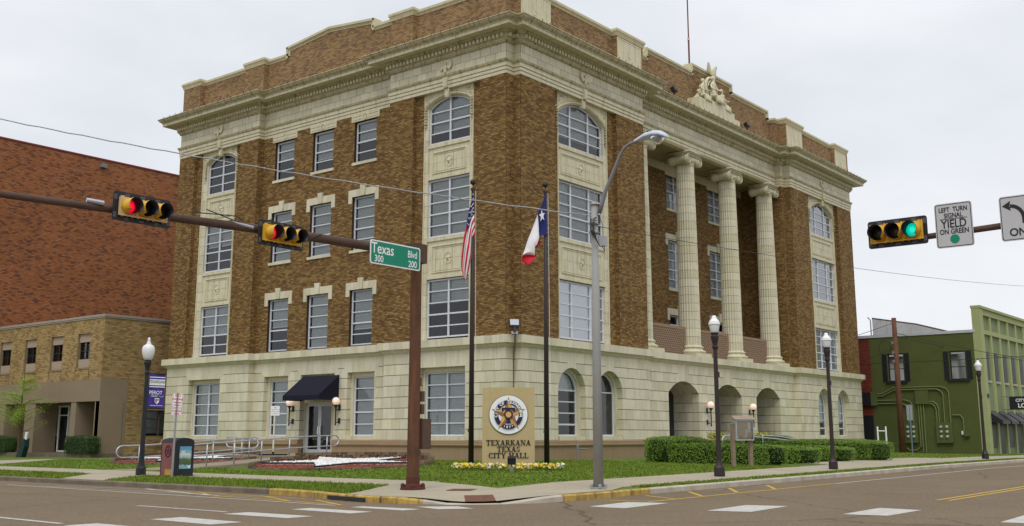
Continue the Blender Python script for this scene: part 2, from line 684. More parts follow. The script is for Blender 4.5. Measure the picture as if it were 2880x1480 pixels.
mb = MB()
region(mb, [(-18.15, 75), (-18.15, -8), (-18.2, -13.0), (-17.4, -13.85), (-16.4, -14.15), (100, -14.15), (100, 75)], -0.006, 1.0, TW)
region(mb, [(-18.15, -7.7), (-18.75, -9.8), (-18.95, -11.5), (-18.65, -12.2), (-18.15, -13.0)], -0.006, 0.5, TW)
lawn = tag(mb.build('lawn', M_GRASS), kind='structure')

mb = MB()
region(mb, [(-18.92, -10.3), (-15.9, -8.6), (-14.2, -8.6), (-15.5, -11.9), (-17.0, -14.05), (-17.7, -13.7), (-18.4, -12.95), (-18.98, -11.5)], 0.008, 0.4, TW)
region(mb, [(-15.5, -11.9), (-12.6, -11.3), (-12.6, -13.6), (-14, -14.15), (-16.4, -14.2), (-17.0, -14.05)], 0.008, 0.4, TW)
region(mb, [(-15.95, 2.3), (-15.95, 5.3), (-18.15, 3.4), (-18.15, 1.0)], 0.008, 0.5)
region(mb, [(-13.95, 18.0), (-13.95, 24.5), (-8.0, 24.5), (-8, 22)], 0.008, 1)
region(mb, [(11.5, -11.2), (17.5, -11.2), (17.5, -0.3), (11.5, -0.3)], 0.008, 1)
region(mb, [(6.2, -11.25), (20.5, -11.25), (20.5, -9.6), (6.2, -9.6)], 0.010, 1)
region(mb, [(24.8, -14.15), (26.8, -14.15), (26.8, -13.5), (24.8, -13.5)], 0.008, 1)
plaza = tag(mb.build('pavement', M_CONC), kind='structure')
y = -8.6
while y < 50:
    m2 = MB()
    region(m2, [(-15.9, y + .006), (-13.95, y + .006), (-13.95, y + 1.49), (-15.9, y + 1.49)], 0.010, 1.0, th=0.03)
    m2.build('slab', M_CONC, plaza)
    y += 1.5
x = -12.6
while x < 70:
    m2 = MB()
    region(m2, [(x + .006, -13.6), (x + 1.49, -13.6), (x + 1.49, -11.25), (x + .006, -11.25)], 0.010, 1.2, th=0.03)
    m2.build('slab', M_CONC, plaza)
    x += 1.5

# kerb: stones along the gutter line
GUT = [(-18.3, 74), (-18.3, -7.3), (-18.5, -8.6), (-18.9, -9.9), (-19.1, -11.2), (-19.0, -12.0), (-18.6, -13.0), (-17.8, -13.85), (-16.9, -14.3), (-15.6, -14.42), (-14.2, -14.35), (-12.5, -14.3), (98, -14.3)]
pts = []
for i in range(len(GUT) - 1):
    a, b = Vector(GUT[i]), Vector(GUT[i + 1])
    n = max(1, int((b - a).length / 0.5))
    for k in range(n):
        pts.append(a.lerp(b, k / n))
pts.append(Vector(GUT[-1]))
curb = tag(bpy.data.objects.new('kerb', None), kind='structure')
COL.objects.link(curb)


def ctop(p):
    r2 = (p.x + 18.25) ** 2 + (p.y + 13.6) ** 2
    return 0.145 - 0.135 * math.exp(-(r2 / 1.6) ** 1.5)


def kerb_run(i0, i1, m_):
    m2 = MB()
    V, F = [], []
    for i in range(i0, i1 + 1):
        p = pts[i]
        d = (pts[min(i + 1, len(pts) - 1)] - pts[max(i - 1, 0)]).normalized()
        nn = Vector((-d.y, d.x))
        z = SZ(p.x)
        h = ctop(p)
        e = 0.006 if i == i0 else (-0.006 if i == i1 else 0)
        p = p + d * e
        for (o, zz) in ((0.0, -0.06), (0.0, h - 0.03), (0.035, h), (0.16, h), (0.16, -0.06)):
            q = p + nn * o
            V.append((q.x, q.y, z + zz))
    k = 5
    for i in range(i1 - i0):
        for a in range(k - 1):
            F.append((i * k + a, (i + 1) * k + a, (i + 1) * k + a + 1, i * k + a + 1))
    F.append((0, 1, 2, 3, 4))
    F.append(tuple(range((i1 - i0) * k, (i1 - i0) * k + 5)))
    m2.add(V, F)
    m2.build('kerb_stone', m_, curb)


i = 0
while i < len(pts) - 1:
    p = pts[i]
    cor = p.y < -5.5 and p.x < -12.3
    st = 3 if cor else 7
    j = min(i + st, len(pts) - 1)
    if p.x < -18.2 and p.y > -5.5:
        m_ = M_CURBD
    elif p.x < -12.6:
        m_ = M_YEL
    else:
        m_ = M_CURB
    if ctop(pts[min(i + 1, len(pts) - 1)]) < 0.09:
        m_ = M_CURB
    kerb_run(i, j, m_)
    i = j

mb = MB()   # storm inlet under the yellow kerb
for t0 in (0,):
    P0, P1 = Vector((-18.84, -9.6)), Vector((-19.12, -11.1))
    d = (P1 - P0).normalized()
    n = Vector((-d.y, d.x))
    z = SZ(-19)
    A, B = P0 - n * 0.035, P1 - n * 0.035
    mb.prism([(A.x, A.y, z + .012), (B.x, B.y, z + .012), (B.x, B.y, z + .095), (A.x, A.y, z + .095)], (n.x * .03, n.y * .03, 0))
inl = mb.build('inlet_opening', M_BLACK)
tag(inl, 'dark storm drain slot in the yellow kerb beside the rusty mast base', 'drain')
mb = MB()
region(mb, [(-18.2, -13.2), (-17.75, -13.68), (-17.1, -13.05), (-17.55, -12.6)], 0.016, 0.3, TW)
tag(mb.build('paving_mat', mat('brick_mat', (0.15, 0.065, 0.042), 0.9, 0.3, 9, bump=0.6, bscale=16)), 'red brick tactile mat on the ramp at the street corner', 'paving mat')
mb = MB()
region(mb, [(-16.9, -11.45), (-16.35, -11.2), (-16.1, -11.75), (-16.65, -12.0)], 0.016, 0.5, TW)
tag(mb.build('manhole_cover', mat('rusty_cover', (0.13, 0.055, 0.035), 0.8, 0.2, 9)), 'rusty square access cover in the corner pavement right of the mast', 'access cover')


def road_patch(pts_, dz=0.004, z=None):
    return [(p[0], p[1], SZ(p[0]) + dz) for p in pts_]


def marking(name, P, m_, label=None, dz=0.005):
    m2 = MB()
    region(m2, P, dz, 2.0, lambda x, y: SZ(x))
    return m2.build(name, m_, street)


def strip(name, a, b, wd, m_, dz=0.005):
    a, b = Vector(a), Vector(b)
    d = (b - a).normalized()
    n = Vector((-d.y, d.x)) * wd / 2
    return marking(name, [tuple(a - n), tuple(b - n), tuple(b + n), tuple(a + n)], m_, dz=dz)


for Q in ([(-21.63, -11.62), (-21.12, -11.62), (-21.12, -13.4), (-21.7, -13.4)], [(-23.25, -11.62), (-22.65, -11.62), (-22.6, -13.4), (-23.2, -13.4)],
          [(-24.85, -11.72), (-24.2, -11.72), (-24.25, -13.5), (-24.9, -13.5)], [(-20.45, -12.05), (-20.1, -12.05), (-20.0, -13.6), (-20.5, -13.6)],
          [(-26.5, -11.8), (-25.9, -11.8), (-25.9, -13.6), (-26.5, -13.6)], [(-19.5, -13.0), (-18.9, -13.6), (-19.2, -14.3), (-19.8, -13.9)],
          [(-17.28, -15.76), (-17.3, -16.63), (-15.33, -16.5), (-15.55, -15.6)], [(-16.89, -18.26), (-16.7, -19.1), (-14.72, -18.95), (-14.9, -18.1)],
          [(-16.22, -20.7), (-16.1, -21.5), (-14.25, -21.5), (-14.1, -20.62)], [(-16.42, -23.5), (-16.3, -24.3), (-14.3, -24.3), (-14.3, -23.4)]):
    marking('crosswalk_stripe', Q, M_WLINE)
for a, b, wd in (((-19.55, 14), (-19.68, 4.1), .1), ((-19.70, 3.6), (-20.1, -8.3), .09), ((-20.1, -8.3), (-20.25, -11.4), .09), ((-22.86, -8.2), (-22.86, -11.2), .11),
                 ((-26.2, -6.0), (-26.3, -11.4), .12), ((-26.2, 40), (-26.2, -5), .12), ((-19.55, 2.0), (-18.65, -1.6), .06), ((-18.6, -1.9), (-19.55, -6.4), .13), ((-19.6, 1.5), (-19.2, -8), .05)):
    strip('white_line', a, b, wd, M_WLINE)
for a, b in (((-18.75, -4.5), (-19.7, -6.6)), ((-18.85, -7.2), (-19.9, -9.6)), ((-19.2, -9.6), (-20.1, -11.4)), ((-18.8, -2.5), (-19.0, -9.0)), ((-19.55, -6.4), (-20.0, -11.0))):
    strip('yellow_line', a, b, .09, M_YLINE)
for a, b in (((-15.4, -14.65), (-14.95, -15.85)), ((-13.2, -14.6), (-14.0, -15.95)), ((-11.1, -14.6), (-12.6, -15.8)), ((-8.9, -14.6), (-10.6, -15.7)), ((-6.8, -14.7), (-8.6, -15.8)), ((-15.2, -15.9), (-4.8, -15.85))):
    strip('yellow_line', a, b, .1, M_YLINE)
strip('white_line', (-4.8, -15.9), (70, -16.0), .1, M_WLINE)
strip('yellow_line', (-10.9, -20.75), (90, -20.75), .1, M_YLINE)
strip('yellow_line', (-10.9, -21.0), (90, -21.0), .1, M_YLINE)

# grass: blades over the lawns, standing proud at the edges
mb = MB()
NB = 0


def blade(x, y, h, zf=TZ):
    z = zf(x, y) - 0.01
    a = uni(0, 6.28)
    wv = uni(.012, .03)
    lx, ly = uni(-.04, .04), uni(-.04, .04)
    c, s = math.cos(a) * wv, math.sin(a) * wv
    mb.add([(x - c, y - s, z), (x + c, y + s, z), (x + lx, y + ly, z + h)], [(0, 1, 2)], rnd())


def sow(poly, n, h0=.025, h1=.06):
    x0, x1 = min(p[0] for p in poly), max(p[0] for p in poly)
    y0, y1 = min(p[1] for p in poly), max(p[1] for p in poly)
    k = 0
    while k < n:
        x, y = uni(x0, x1), uni(y0, y1)
        ins = False
        j = len(poly) - 1
        for i in range(len(poly)):
            if (poly[i][1] > y) != (poly[j][1] > y) and x < (poly[j][0] - poly[i][0]) * (y - poly[i][1]) / (poly[j][1] - poly[i][1]) + poly[i][0]:
                ins = not ins
            j = i
        if ins and math.hypot(x + 7.75, y - 2.8) > 3.75 and not (-13 < x < 0 and 6.3 < y < 8.5):
            blade(x, y, uni(h0, h1))
            k += 1


sow([(-13.9, 6), (-13.9, -8.4), (-15.3, -11.6), (-12.5, -11.2), (4, -11.2), (4, 0), (0, 0), (0, 6)], 52000)
sow([(-18.1, 1.0), (-18.1, -7.5), (-18.7, -10), (-16, -8.7), (-15.95, 2.2)], 12000, .04, .09)
sow([(-18.1, 3.6), (-15.95, 5.5), (-15.95, 20), (-18.1, 20)], 9000, .04, .08)
sow([(-13.9, 8.3), (-13.9, 17.5), (-8, 21.5), (-4, 8.3)], 9000)
sow([(-12.4, -14.1), (-12.4, -13.65), (24.8, -13.62), (24.8, -14.12)], 14000, .03, .08)
sow([(27, -14.1), (27, -13.65), (60, -13.62), (60, -14.12)], 5000, .03, .08)
sow([(20.5, -11.2), (42, -11.2), (42, 0), (20.5, 0)], 8000, .03, .06)
tag(mb.build('grass', M_BLADE), kind='stuff')

# ------------------------------------------------------------------ the city hall
WORLDP = {}
_link0 = link


def link(name, me, parent=None, loc=None, rot=None):
    o = _link0(name, me, parent, loc, rot)
    if parent is not None and parent.name in WORLDP:
        o.matrix_parent_inverse = Matrix.Translation(WORLDP[parent.name]).inverted()
    return o


def wthing(name, label, cat, base, group=None):
    """a thing whose parts are given in world coordinates"""
    o = thing(name, label, cat, base, 0, group)
    WORLDP[o.name] = Vector(base)
    return o


CH = wthing('city_hall', 'four storey brick and cream terracotta corner building with a columned portico and deep cornice', 'city hall', (0, 0, -1.04))
LA, YP, XC, YC, XP1, XP2, LB = 25.285, 17.93, .536, .4, 10.99, 29.24, 39.6
YN = 7.78      # near pavilion's left edge
RA = .387
BK = LA

# mortar walls + bricks
wm, pm = MB(), MB()
bk, bp = MB(), MB()
LOWZ, ARC = 4.3, 16.16


def wall(mp, d, u0, u1, z0=LOWZ, z1=ARC, holes=(), reveal=.2, single=None, top=None, par=False, phase=0.0):
    a, b = (pm, bp) if par else (wm, bk)
    if top is None:
        wallgrid(a, mp, d, u0, u1, z0, z1, holes, reveal)
    bricks(b, mp, d, u0, u1, z0, z1, holes, top, single, phase=phase)


near = lambda u, z: u < 1.94 and z < 7.2
HA = [(15.36, 17.0, 4.38, 7.13), (12.27, 13.88, 4.38, 7.13), (9.08, 10.68, 4.38, 7.13),
      (15.36, 17.0, 9.12, 11.86), (12.27, 13.88, 9.12, 11.86), (9.08, 10.68, 9.12, 11.86),
      (15.36, 16.93, 13.64, 15.77), (12.25, 13.84, 13.64, 15.77), (9.08, 10.66, 13.64, 15.77)]
# facade A (west): u = y
wall(FA(), 0, YC, 1.96, single=near)
wall(FA(), .2, 1.96, 2.48)
wall(FA(), .2, 5.6, 6.14)
wall(FA(), 0, 6.14, YN)
wall(FA(), RA, YN, YP, holes=HA)
wall(FA(), 0, YP, 19.57)
wall(FA(), .2, 19.57, 20.09)
wall(FA(), .2, 23.2, 23.75)
wall(FA(), 0, 23.75, LA)
wall(FB(), YP, 0, RA)
wall(FB(), 6.14, 0, .2)
wall(FB(), 23.75, 0, .2)
wall(FB(), YC, 0, XC)
wall(FA(), XC, 0, YC)
# facade B (south): u = x
wall(FB(), 0, XC, 3.13, single=near)
wall(FB(), .2, 3.13, 3.58)
wall(FB(), .2, 7.78, 8.38)
wall(FA(), 8.38, 0, .2)
wall(FB(), 0, 8.38, XP1)
wall(FB(), 0, XP2, 31.83)
wall(FB(), .2, 31.83, 32.44)
wall(FB(), .2, 36.64, 37.09)
wall(FA(), 37.09, 0, .2)
wall(FB(), 0, 37.09, LB)
wall(FA(), XP2, 0, .44)
wall(FB(), .44, 28.78, XP2)
wall(FA(), 28.78, .44, 3.4)
YB = 3.4
HP = []
for c in (14.97, 20.12, 25.27):
    HP += [(c - 1.08, c + 1.08, 4.3, 7.05), (c - 1.08, c + 1.08, 8.62, 11.54), (c - 1.08, c + 1.08, 13.46, 15.69)]
wall(FB(), YB, 11.4, 28.78, holes=HP)
# plain flanks that this side does not show
for P0, P1 in (((LB, 0), (LB, BK)), ((LB, BK), (0, BK)), ((XP1, 0), (XP1, YB)), ((XP1, YB), (11.4, YB))):
    wm.add([(*P0, LOWZ), (*P1, LOWZ), (*P1, 20.4), (*P0, 20.4)], [(0, 1, 2, 3)])

# parapet
def gtop(u):
    if 9.35 < u < 16.07:
        return 20.86 + .36 * (1 - abs(u - 12.7) / 3.36)
    return 20.46


wallgrid(pm, FA(), .3, YC, 9.35, 18.5, 20.5)
wallgrid(pm, FA(), .3, 16.07, LA, 18.5, 20.5)
pm.add([(.3, 9.35, 18.5), (.3, 16.07, 18.5), (.3, 16.07, 20.9), (.3, 12.7, 21.25), (.3, 9.35, 20.9)], [(0, 1, 2, 3, 4)])
bricks(bp, FA(), .3, 2.08, 6.3, 18.6, 20.46)
bricks(bp, FA(), .3, 7.8, 17.77, 18.6, 21.3, top=gtop)
bricks(bp, FA(), .3, 19.4, 23.65, 18.6, 20.46)
wall(FA(), 0, YC, 2.08, 18.5, 20.5, par=True)
for a, b in ((6.3, 7.8), (17.77, 19.4), (23.65, LA)):
    wall(FA(), 0, a, b, 18.5, 20.5, par=True)
    wall(FB(), a, 0, .3, 18.5, 20.5, par=True)
wall(FB(), YC, 0, XC, 18.5, 20.5, par=True)
wall(FA(), XC, 0, YC, 18.5, 20.5, par=True)
wall(FB(), 0, XC, 2.85, 18.5, 20.5, par=True)
wall(FB(), .25, 2.85, 8.57, 18.5, 20.5, par=True)
wall(FB(), 0, 8.57, 11.12, 18.5, 20.5, par=True)
wall(FA(), 8.57, 0, .25, 18.5, 20.5, par=True)
wall(FB(), .85, 11.1, 12.9, 18.5, 20.6, par=True)
wall(FB(), .85, 12.9, 17.97, 18.5, 21.0, par=True)
wall(FB(), .85, 17.97, 22.83, 18.5, 21.5, par=True)
wall(FB(), .85, 22.83, 27.9, 18.5, 21.0, par=True)
wall(FB(), .85, 27.9, 28.3, 18.5, 20.6, par=True)
wall(FA(), 28.3, .5, .85, 18.5, 20.6, par=True)
wall(FB(), .5, 28.3, 28.95, 18.5, 20.6, par=True)
wall(FA(), 28.95, 0, .5, 18.5, 20.6, par=True)
wall(FB(), 0, 28.95, 31.6, 18.5, 20.5, par=True)
wall(FB(), .25, 31.6, 37.1, 18.5, 20.5, par=True)
wall(FA(), 37.1, 0, .25, 18.5, 20.5, par=True)
wall(FB(), 0, 37.1, 39.5, 18.5, 20.5, par=True)
wm.build('wall', M_MORTAR, CH)
pm.build('parapet', M_MORTARP, CH)
o = bk.build('brickwork', M_BRICK, CH)
o['kind'] = 'stuff'
o = bp.build('parapet_brickwork', M_BRICKP, CH)
o['kind'] = 'stuff'

# single bricks: the largest in the photo, low on the corner piers
bmes = []
for i in range(8):
    m_ = MB()
    m_.box(0, BL - .015, -.011, .004, 0, BH - .015, (i + .5) / 8)
    bmes.append(m_.mesh('brick', M_BRICK))
for (p, q) in SINGLES:
    ang = math.atan2(q[1] - p[1], q[0] - p[0])
    o = link('brick', random.choice(bmes), CH, p, (0, 0, ang))
    if abs(q[1] - p[1]) > abs(q[0] - p[0]):
        o.scale = (1, -1, 1) if q[1] > p[1] else (1, 1, 1)

# terracotta cornice, frieze, architrave
UP = [(6, LA), (0, LA), (0, YP), (RA, YP), (RA, YN), (0, YN), (0, YC), (XC, YC), (XC, 0), (XP1, 0), (XP1, .44), (11.45, .44), (11.45, .85), (28.75, .85), (28.75, .44),
      (XP2, .44), (XP2, 0), (LB, 0), (LB, BK)]
mb = MB()
sweep(mb, UP, [(-.3, 16.14), (.02, 16.14), (.02, 16.29), (-.02, 16.295), (-.02, 16.31), (.045, 16.315), (.045, 16.455), (.0, 16.46), (.0, 16.48), (.07, 16.485), (.07, 16.67), (-.3, 16.67)])
mb.build('architrave', M_TCM, CH)
mb = MB()
sweep(mb, UP, [(-.2, 16.67), (.085, 16.67), (.10, 16.70), (.11, 16.73), (.145, 16.77), (.155, 16.815), (-.2, 16.82)])
sweep(mb, UP, [(-.2, 17.575), (.03, 17.575), (.06, 17.60), (.07, 17.64), (.13, 17.69), (.15, 17.76), (.19, 17.775), (.19, 17.98), (.25, 17.985), (.30, 18.02), (.37, 18.10), (.40, 18.115), (-.2, 18.12)])
mb.build('moulding', M_TCD, CH)
mb = MB()
sweep(mb, UP, [(-.2, 18.115), (.775, 18.115), (.785, 18.10), (.80, 18.115), (.80, 18.25), (-.2, 18.255)])
mb.build('corona', M_TCM, CH)
mb = MB()
sweep(mb, UP, [(-.2, 18.25), (.82, 18.25), (.83, 18.30), (.86, 18.32), (.90, 18.345), (.96, 18.40), (.985, 18.455), (1.0, 18.48), (1.03, 18.49), (1.03, 18.53), (.6, 18.56), (-.5, 18.66)], m=0)
mb.build('gutter_moulding', M_TCD, CH)


def seg_iter(path, off, pitch, edge):
    """points along an offset path: (pos, tangent, normal)"""
    n = len(path)
    P = [Vector(p) for p in path]
    nr = [Vector(((P[i + 1] - P[i]).normalized().y, -(P[i + 1] - P[i]).normalized().x)) for i in range(n - 1)]
    for i in range(n - 1):
        d = (P[i + 1] - P[i]).normalized()
        a = P[i] + nr[i] * off
        b = P[i + 1] + nr[i] * off
        if i > 0:
            s = nr[i - 1].dot(d)      # +: reentrant shortens, -: convex lengthens
            a = a + d * (off * s)
        if i < n - 2:
            s = nr[i + 1].dot(d)
            b = b + d * (off * s)
        Ln = (b - a).dot(d)
        k = int((Ln - 2 * edge) / pitch)
        if k < 1:
            continue
        st = (Ln - k * pitch) / 2 + pitch / 2
        for j in range(k):
            yield a + d * (st + j * pitch), d, nr[i]


VIS = UP[0:18]
mb, m2, m3, m4 = MB(), MB(), MB(), MB()
for p, d, n in seg_iter(VIS, .19, .235, .02):
    if p.y > 26 or p.x > 39.9:
        continue
    q = p + n * .13
    h = d * .065
    mb.prism([(p.x - h.x, p.y - h.y, 17.80), (p.x + h.x, p.y + h.y, 17.80), (p.x + h.x, p.y + h.y, 17.965), (p.x - h.x, p.y - h.y, 17.965)], (n.x * .13, n.y * .13, 0), rnd())
for p, d, n in seg_iter(VIS, .26, .15, .02):
    if p.y > 26 or p.x > 39.9:
        continue
    a = p + d * .055
    b = p - d * .055
    e = n * .12
    m2.add([(b.x, b.y, 17.99), (a.x, a.y, 17.99), (a.x + e.x, a.y + e.y, 18.10), (b.x + e.x, b.y + e.y, 18.10), (p.x + n.x * .085, p.y + n.y * .085, 18.01)],
           [(0, 1, 4), (1, 2, 4), (2, 3, 4), (3, 0, 4)], rnd())
for off, z0, z1, dd in ((.08, 17.60, 17.66, .04), (.105, 16.71, 16.76, .03)):
    for p, d, n in seg_iter(VIS, off, .085, .02):
        if p.y > 26 or p.x > 39.9:
            continue
        h = d * .027
        m2.prism([(p.x - h.x, p.y - h.y, z0), (p.x + h.x, p.y + h.y, z0), (p.x + h.x, p.y + h.y, z1), (p.x - h.x, p.y - h.y, z1)], (n.x * dd, n.y * dd, 0), rnd())
pr = [(.83, 18.285), (.90, 18.33), (.97, 18.395), (1.0, 18.47), (1.038, 18.48), (1.038, 18.545), (1.0, 18.56)]
for p, d, n in seg_iter(VIS, .9, .58, .05):
    if p.y > 26.5 or p.x > 40.5:
        continue
    for s in (-1,):
        h = d * .009
        c0 = p - n * .9
        P = [(c0 + n * (o_ + .006)) for o_, z in pr]
        V = [(q.x - h.x, q.y - h.y, z[1] + .004) for q, z in zip(P, pr)] + [(q.x + h.x, q.y + h.y, z[1] + .004) for q, z in zip(P, pr)]
        k = len(pr)
        m3.add(V, [(a, a + 1, a + 1 + k, a + k) for a in range(k - 1)])
        q = P[4]
        m3.box(q.x - .012, q.x + .012, q.y - .012, q.y + .012, 18.54, 18.60)
for p, d, n in seg_iter(VIS, .80, .66, .05):
    if p.y > 26.5 or p.x > 40.5:
        continue
    h = d * .006
    V = []
    for s in (-1, 1):
        for zz, oo in ((18.115, .004), (18.25, .004)):
            V.append((p.x + h.x * s + n.x * oo, p.y + h.y * s + n.y * oo, zz))
    m3.add(V, [(0, 1, 3, 2)])
    q = p - n * .38
    m3.add([(q.x - h.x, q.y - h.y, 18.111), (q.x + h.x, q.y + h.y, 18.111), (p.x + h.x, p.y + h.y, 18.111), (p.x - h.x, p.y - h.y, 18.111)], [(0, 1, 2, 3)])
DENT = mb.build('dentils', M_TCM, CH)
DENT['kind'] = 'stuff'
o = m2.build('egg_and_dart', M_TCD, CH)
o['kind'] = 'stuff'
o = m3.build('cornice_joints', M_JOINT, CH)
o['kind'] = 'stuff'

# frieze: core + tiles in two rows
mb = MB()
sweep(mb, UP, [(-.3, 16.81), (.0, 16.81), (.0, 17.58), (-.3, 17.58)])
mb.build('frieze', M_TJOINT, CH)
nt_ = 0
extra = MB()
for i in range(len(VIS) - 1):
    a, b = Vector(VIS[i]), Vector(VIS[i + 1])
    if a.y > LA - .01 and b.y > LA - .01:
        continue
    d = (b - a).normalized()
    n = Vector((d.y, -d.x))
    Ln = (b - a).length
    k = max(1, int(round(Ln / .62)))
    for row, (z0, z1) in enumerate(((16.822, 17.193), (17.208, 17.575))):
        edges = [j * Ln / k for j in range(k + 1)]
        if row and k > 3:
            edges = [0] + [(j + .5) * Ln / k for j in range(k)] + [Ln]
        for j in range(len(edges) - 1):
            e0, e1 = edges[j] + .009, edges[j + 1] - .009
            p, q = a + d * e0, a + d * e1
            mm = extra if nt_ >= 290 else MB()
            mm.prism([(p.x + n.x * .012, p.y + n.y * .012, z0), (q.x + n.x * .012, q.y + n.y * .012, z0), (q.x + n.x * .012, q.y + n.y * .012, z1), (p.x + n.x * .012, p.y + n.y * .012, z1)],
                     (-n.x * .02, -n.y * .02, 0), rnd())
            nt_ += 1
            if mm is not extra:
                mm.build('frieze_tile', M_TC, CH)
if extra.v:
    o = extra.build('frieze_tiles', M_TC, CH)
    o['kind'] = 'stuff'
# architrave joints
mb = MB()
for off, z0, z1, ph in ((.02, 16.14, 16.29, 0), (.045, 16.315, 16.455, .4), (.07, 16.485, 16.67, .2)):
    for p, d, n in seg_iter(VIS, off, .95, .12 + ph):
        h = d * .005
        q = p + n * .003
        mb.add([(q.x - h.x, q.y - h.y, z0), (q.x + h.x, q.y + h.y, z0), (q.x + h.x, q.y + h.y, z1), (q.x - h.x, q.y - h.y, z1)], [(0, 1, 2, 3)])
o = mb.build('architrave_joints', M_TJOINT, CH)
o['kind'] = 'stuff'

# eagles and keystones in the entablature
def eagle(mp, u, s=1.0):
    m_ = MB()
    zc = 17.14

    def pz(P0, d0, d1=.06):
        P = [mp(u + x * s, -d0, zc + z) for x, z in P0]
        q0, q1 = mp(0, d1, 0), mp(0, 0, 0)
        m_.prism(P, (q0[0] - q1[0], q0[1] - q1[1], 0), .2, back=False)
    for sg in (1, -1):
        for k in range(6):       # feathers fan out from the shoulder
            a = R(62 - 19 * k)
            l = .46 - .035 * k
            c, n_ = (math.cos(a), math.sin(a)), (-math.sin(a), math.cos(a))
            P = [(sg * (.07 + c[0] * t * l + n_[0] * w_), .06 + c[1] * t * l + n_[1] * w_) for t, w_ in ((0, -.03), (.8, -.045), (1, 0), (.8, .045), (0, .03))]
            pz(P, .05 + .012 * k)
        pz([(sg * .02, -.14), (sg * .20, -.30), (sg * .16, -.34), (sg * .0, -.22)], .06)
        pz([(sg * .02, -.18), (sg * .08, -.36), (sg * .02, -.37), (0, -.2)], .06)
    pz([(-.08, .12), (-.10, -.05), (-.05, -.24), (.05, -.24), (.10, -.05), (.08, .12)], .12, .13)
    pz([(-.05, .12), (-.05, .24), (.0, .29), (.06, .25), (.12, .20), (.05, .19), (.05, .12)], .11, .1)
    return m_


EAG = []
for mp, u in ((FA(), 4.05), (FA(), 21.6), (FB(), 5.6), (FB(), 34.6)):
    e = eagle(mp, u)
    o = e.build('eagle_relief', M_TCM, CH)


def keystone(mp, u, bay):
    m_ = MB()
    P = [(u - .12, 16.16), (u + .12, 16.16), (u + .17, 16.66), (u - .17, 16.66)]
    plate(m_, mp, P, -.12, .14, back=True)
    P = [(u - .085, 16.22), (u + .085, 16.22), (u + .12, 16.60), (u - .12, 16.60)]
    plate(m_, mp, P, -.14, .03)
    P = [(u - .11, 15.72), (u + .11, 15.72), (u + .16, 16.13), (u - .16, 16.13)]
    plate(m_, mp, P, bay - .20, .2, back=True)
    P = [(u - .06, 15.78), (u + .06, 15.78), (u + .09, 16.05), (u - .09, 16.05)]
    plate(m_, mp, P, bay - .22, .03)
    m_.build('keystone', M_TCM, CH)


# ---- windows
def inset(poly, t):
    n = len(poly)
    out = []
    for i in range(n):
        a, b, c = Vector(poly[i - 1]), Vector(poly[i]), Vector(poly[(i + 1) % n])
        d1, d2 = (b - a).normalized(), (c - b).normalized()
        n1, n2 = Vector((-d1.y, d1.x)), Vector((-d2.y, d2.x))
        q = n1 + n2
        q = q / max(q.dot(n1), .3)
        out.append(tuple(b + q * t))
    return out


def outline(w_, h, spring=None, nseg=14):
    """closed ccw polygon, bottom centre at 0,0; spring: height where the arch starts (ellipse above)"""
    if spring is None:
        return [(-w_ / 2, 0), (w_ / 2, 0), (w_ / 2, h), (-w_ / 2, h)]
    P = [(-w_ / 2, 0), (w_ / 2, 0)]
    rise = h - spring
    if rise < w_ / 2 * .8:      # segmental
        Rr = (w_ * w_ / 4 + rise * rise) / (2 * rise)
        a0 = math.asin(w_ / 2 / Rr)
        for k in range(nseg + 1):
            a = a0 - 2 * a0 * k / nseg
            P.append((Rr * math.sin(a), h - Rr + Rr * math.cos(a)))
    else:
        for k in range(nseg + 1):
            a = math.pi * k / nseg
            P.append((w_ / 2 * math.cos(a), spring + rise * math.sin(a)))
    return P


def ztop(poly, x):
    z = 0
    for i in range(len(poly)):
        a, b = poly[i - 1], poly[i]
        if min(a[0], b[0]) - 1e-6 <= x <= max(a[0], b[0]) + 1e-6 and abs(b[0] - a[0]) > 1e-6:
            t = (x - a[0]) / (b[0] - a[0])
            z = max(z, a[1] + (b[1] - a[1]) * t)
    return z


def hwid(poly, z):
    m_ = 0
    for i in range(len(poly)):
        a, b = poly[i - 1], poly[i]
        if min(a[1], b[1]) - 1e-6 <= z <= max(a[1], b[1]) + 1e-6 and abs(b[1] - a[1]) > 1e-6:
            t = (z - a[1]) / (b[1] - a[1])
            m_ = max(m_, abs(a[0] + (b[0] - a[0]) * t))
    return m_


WC = {}


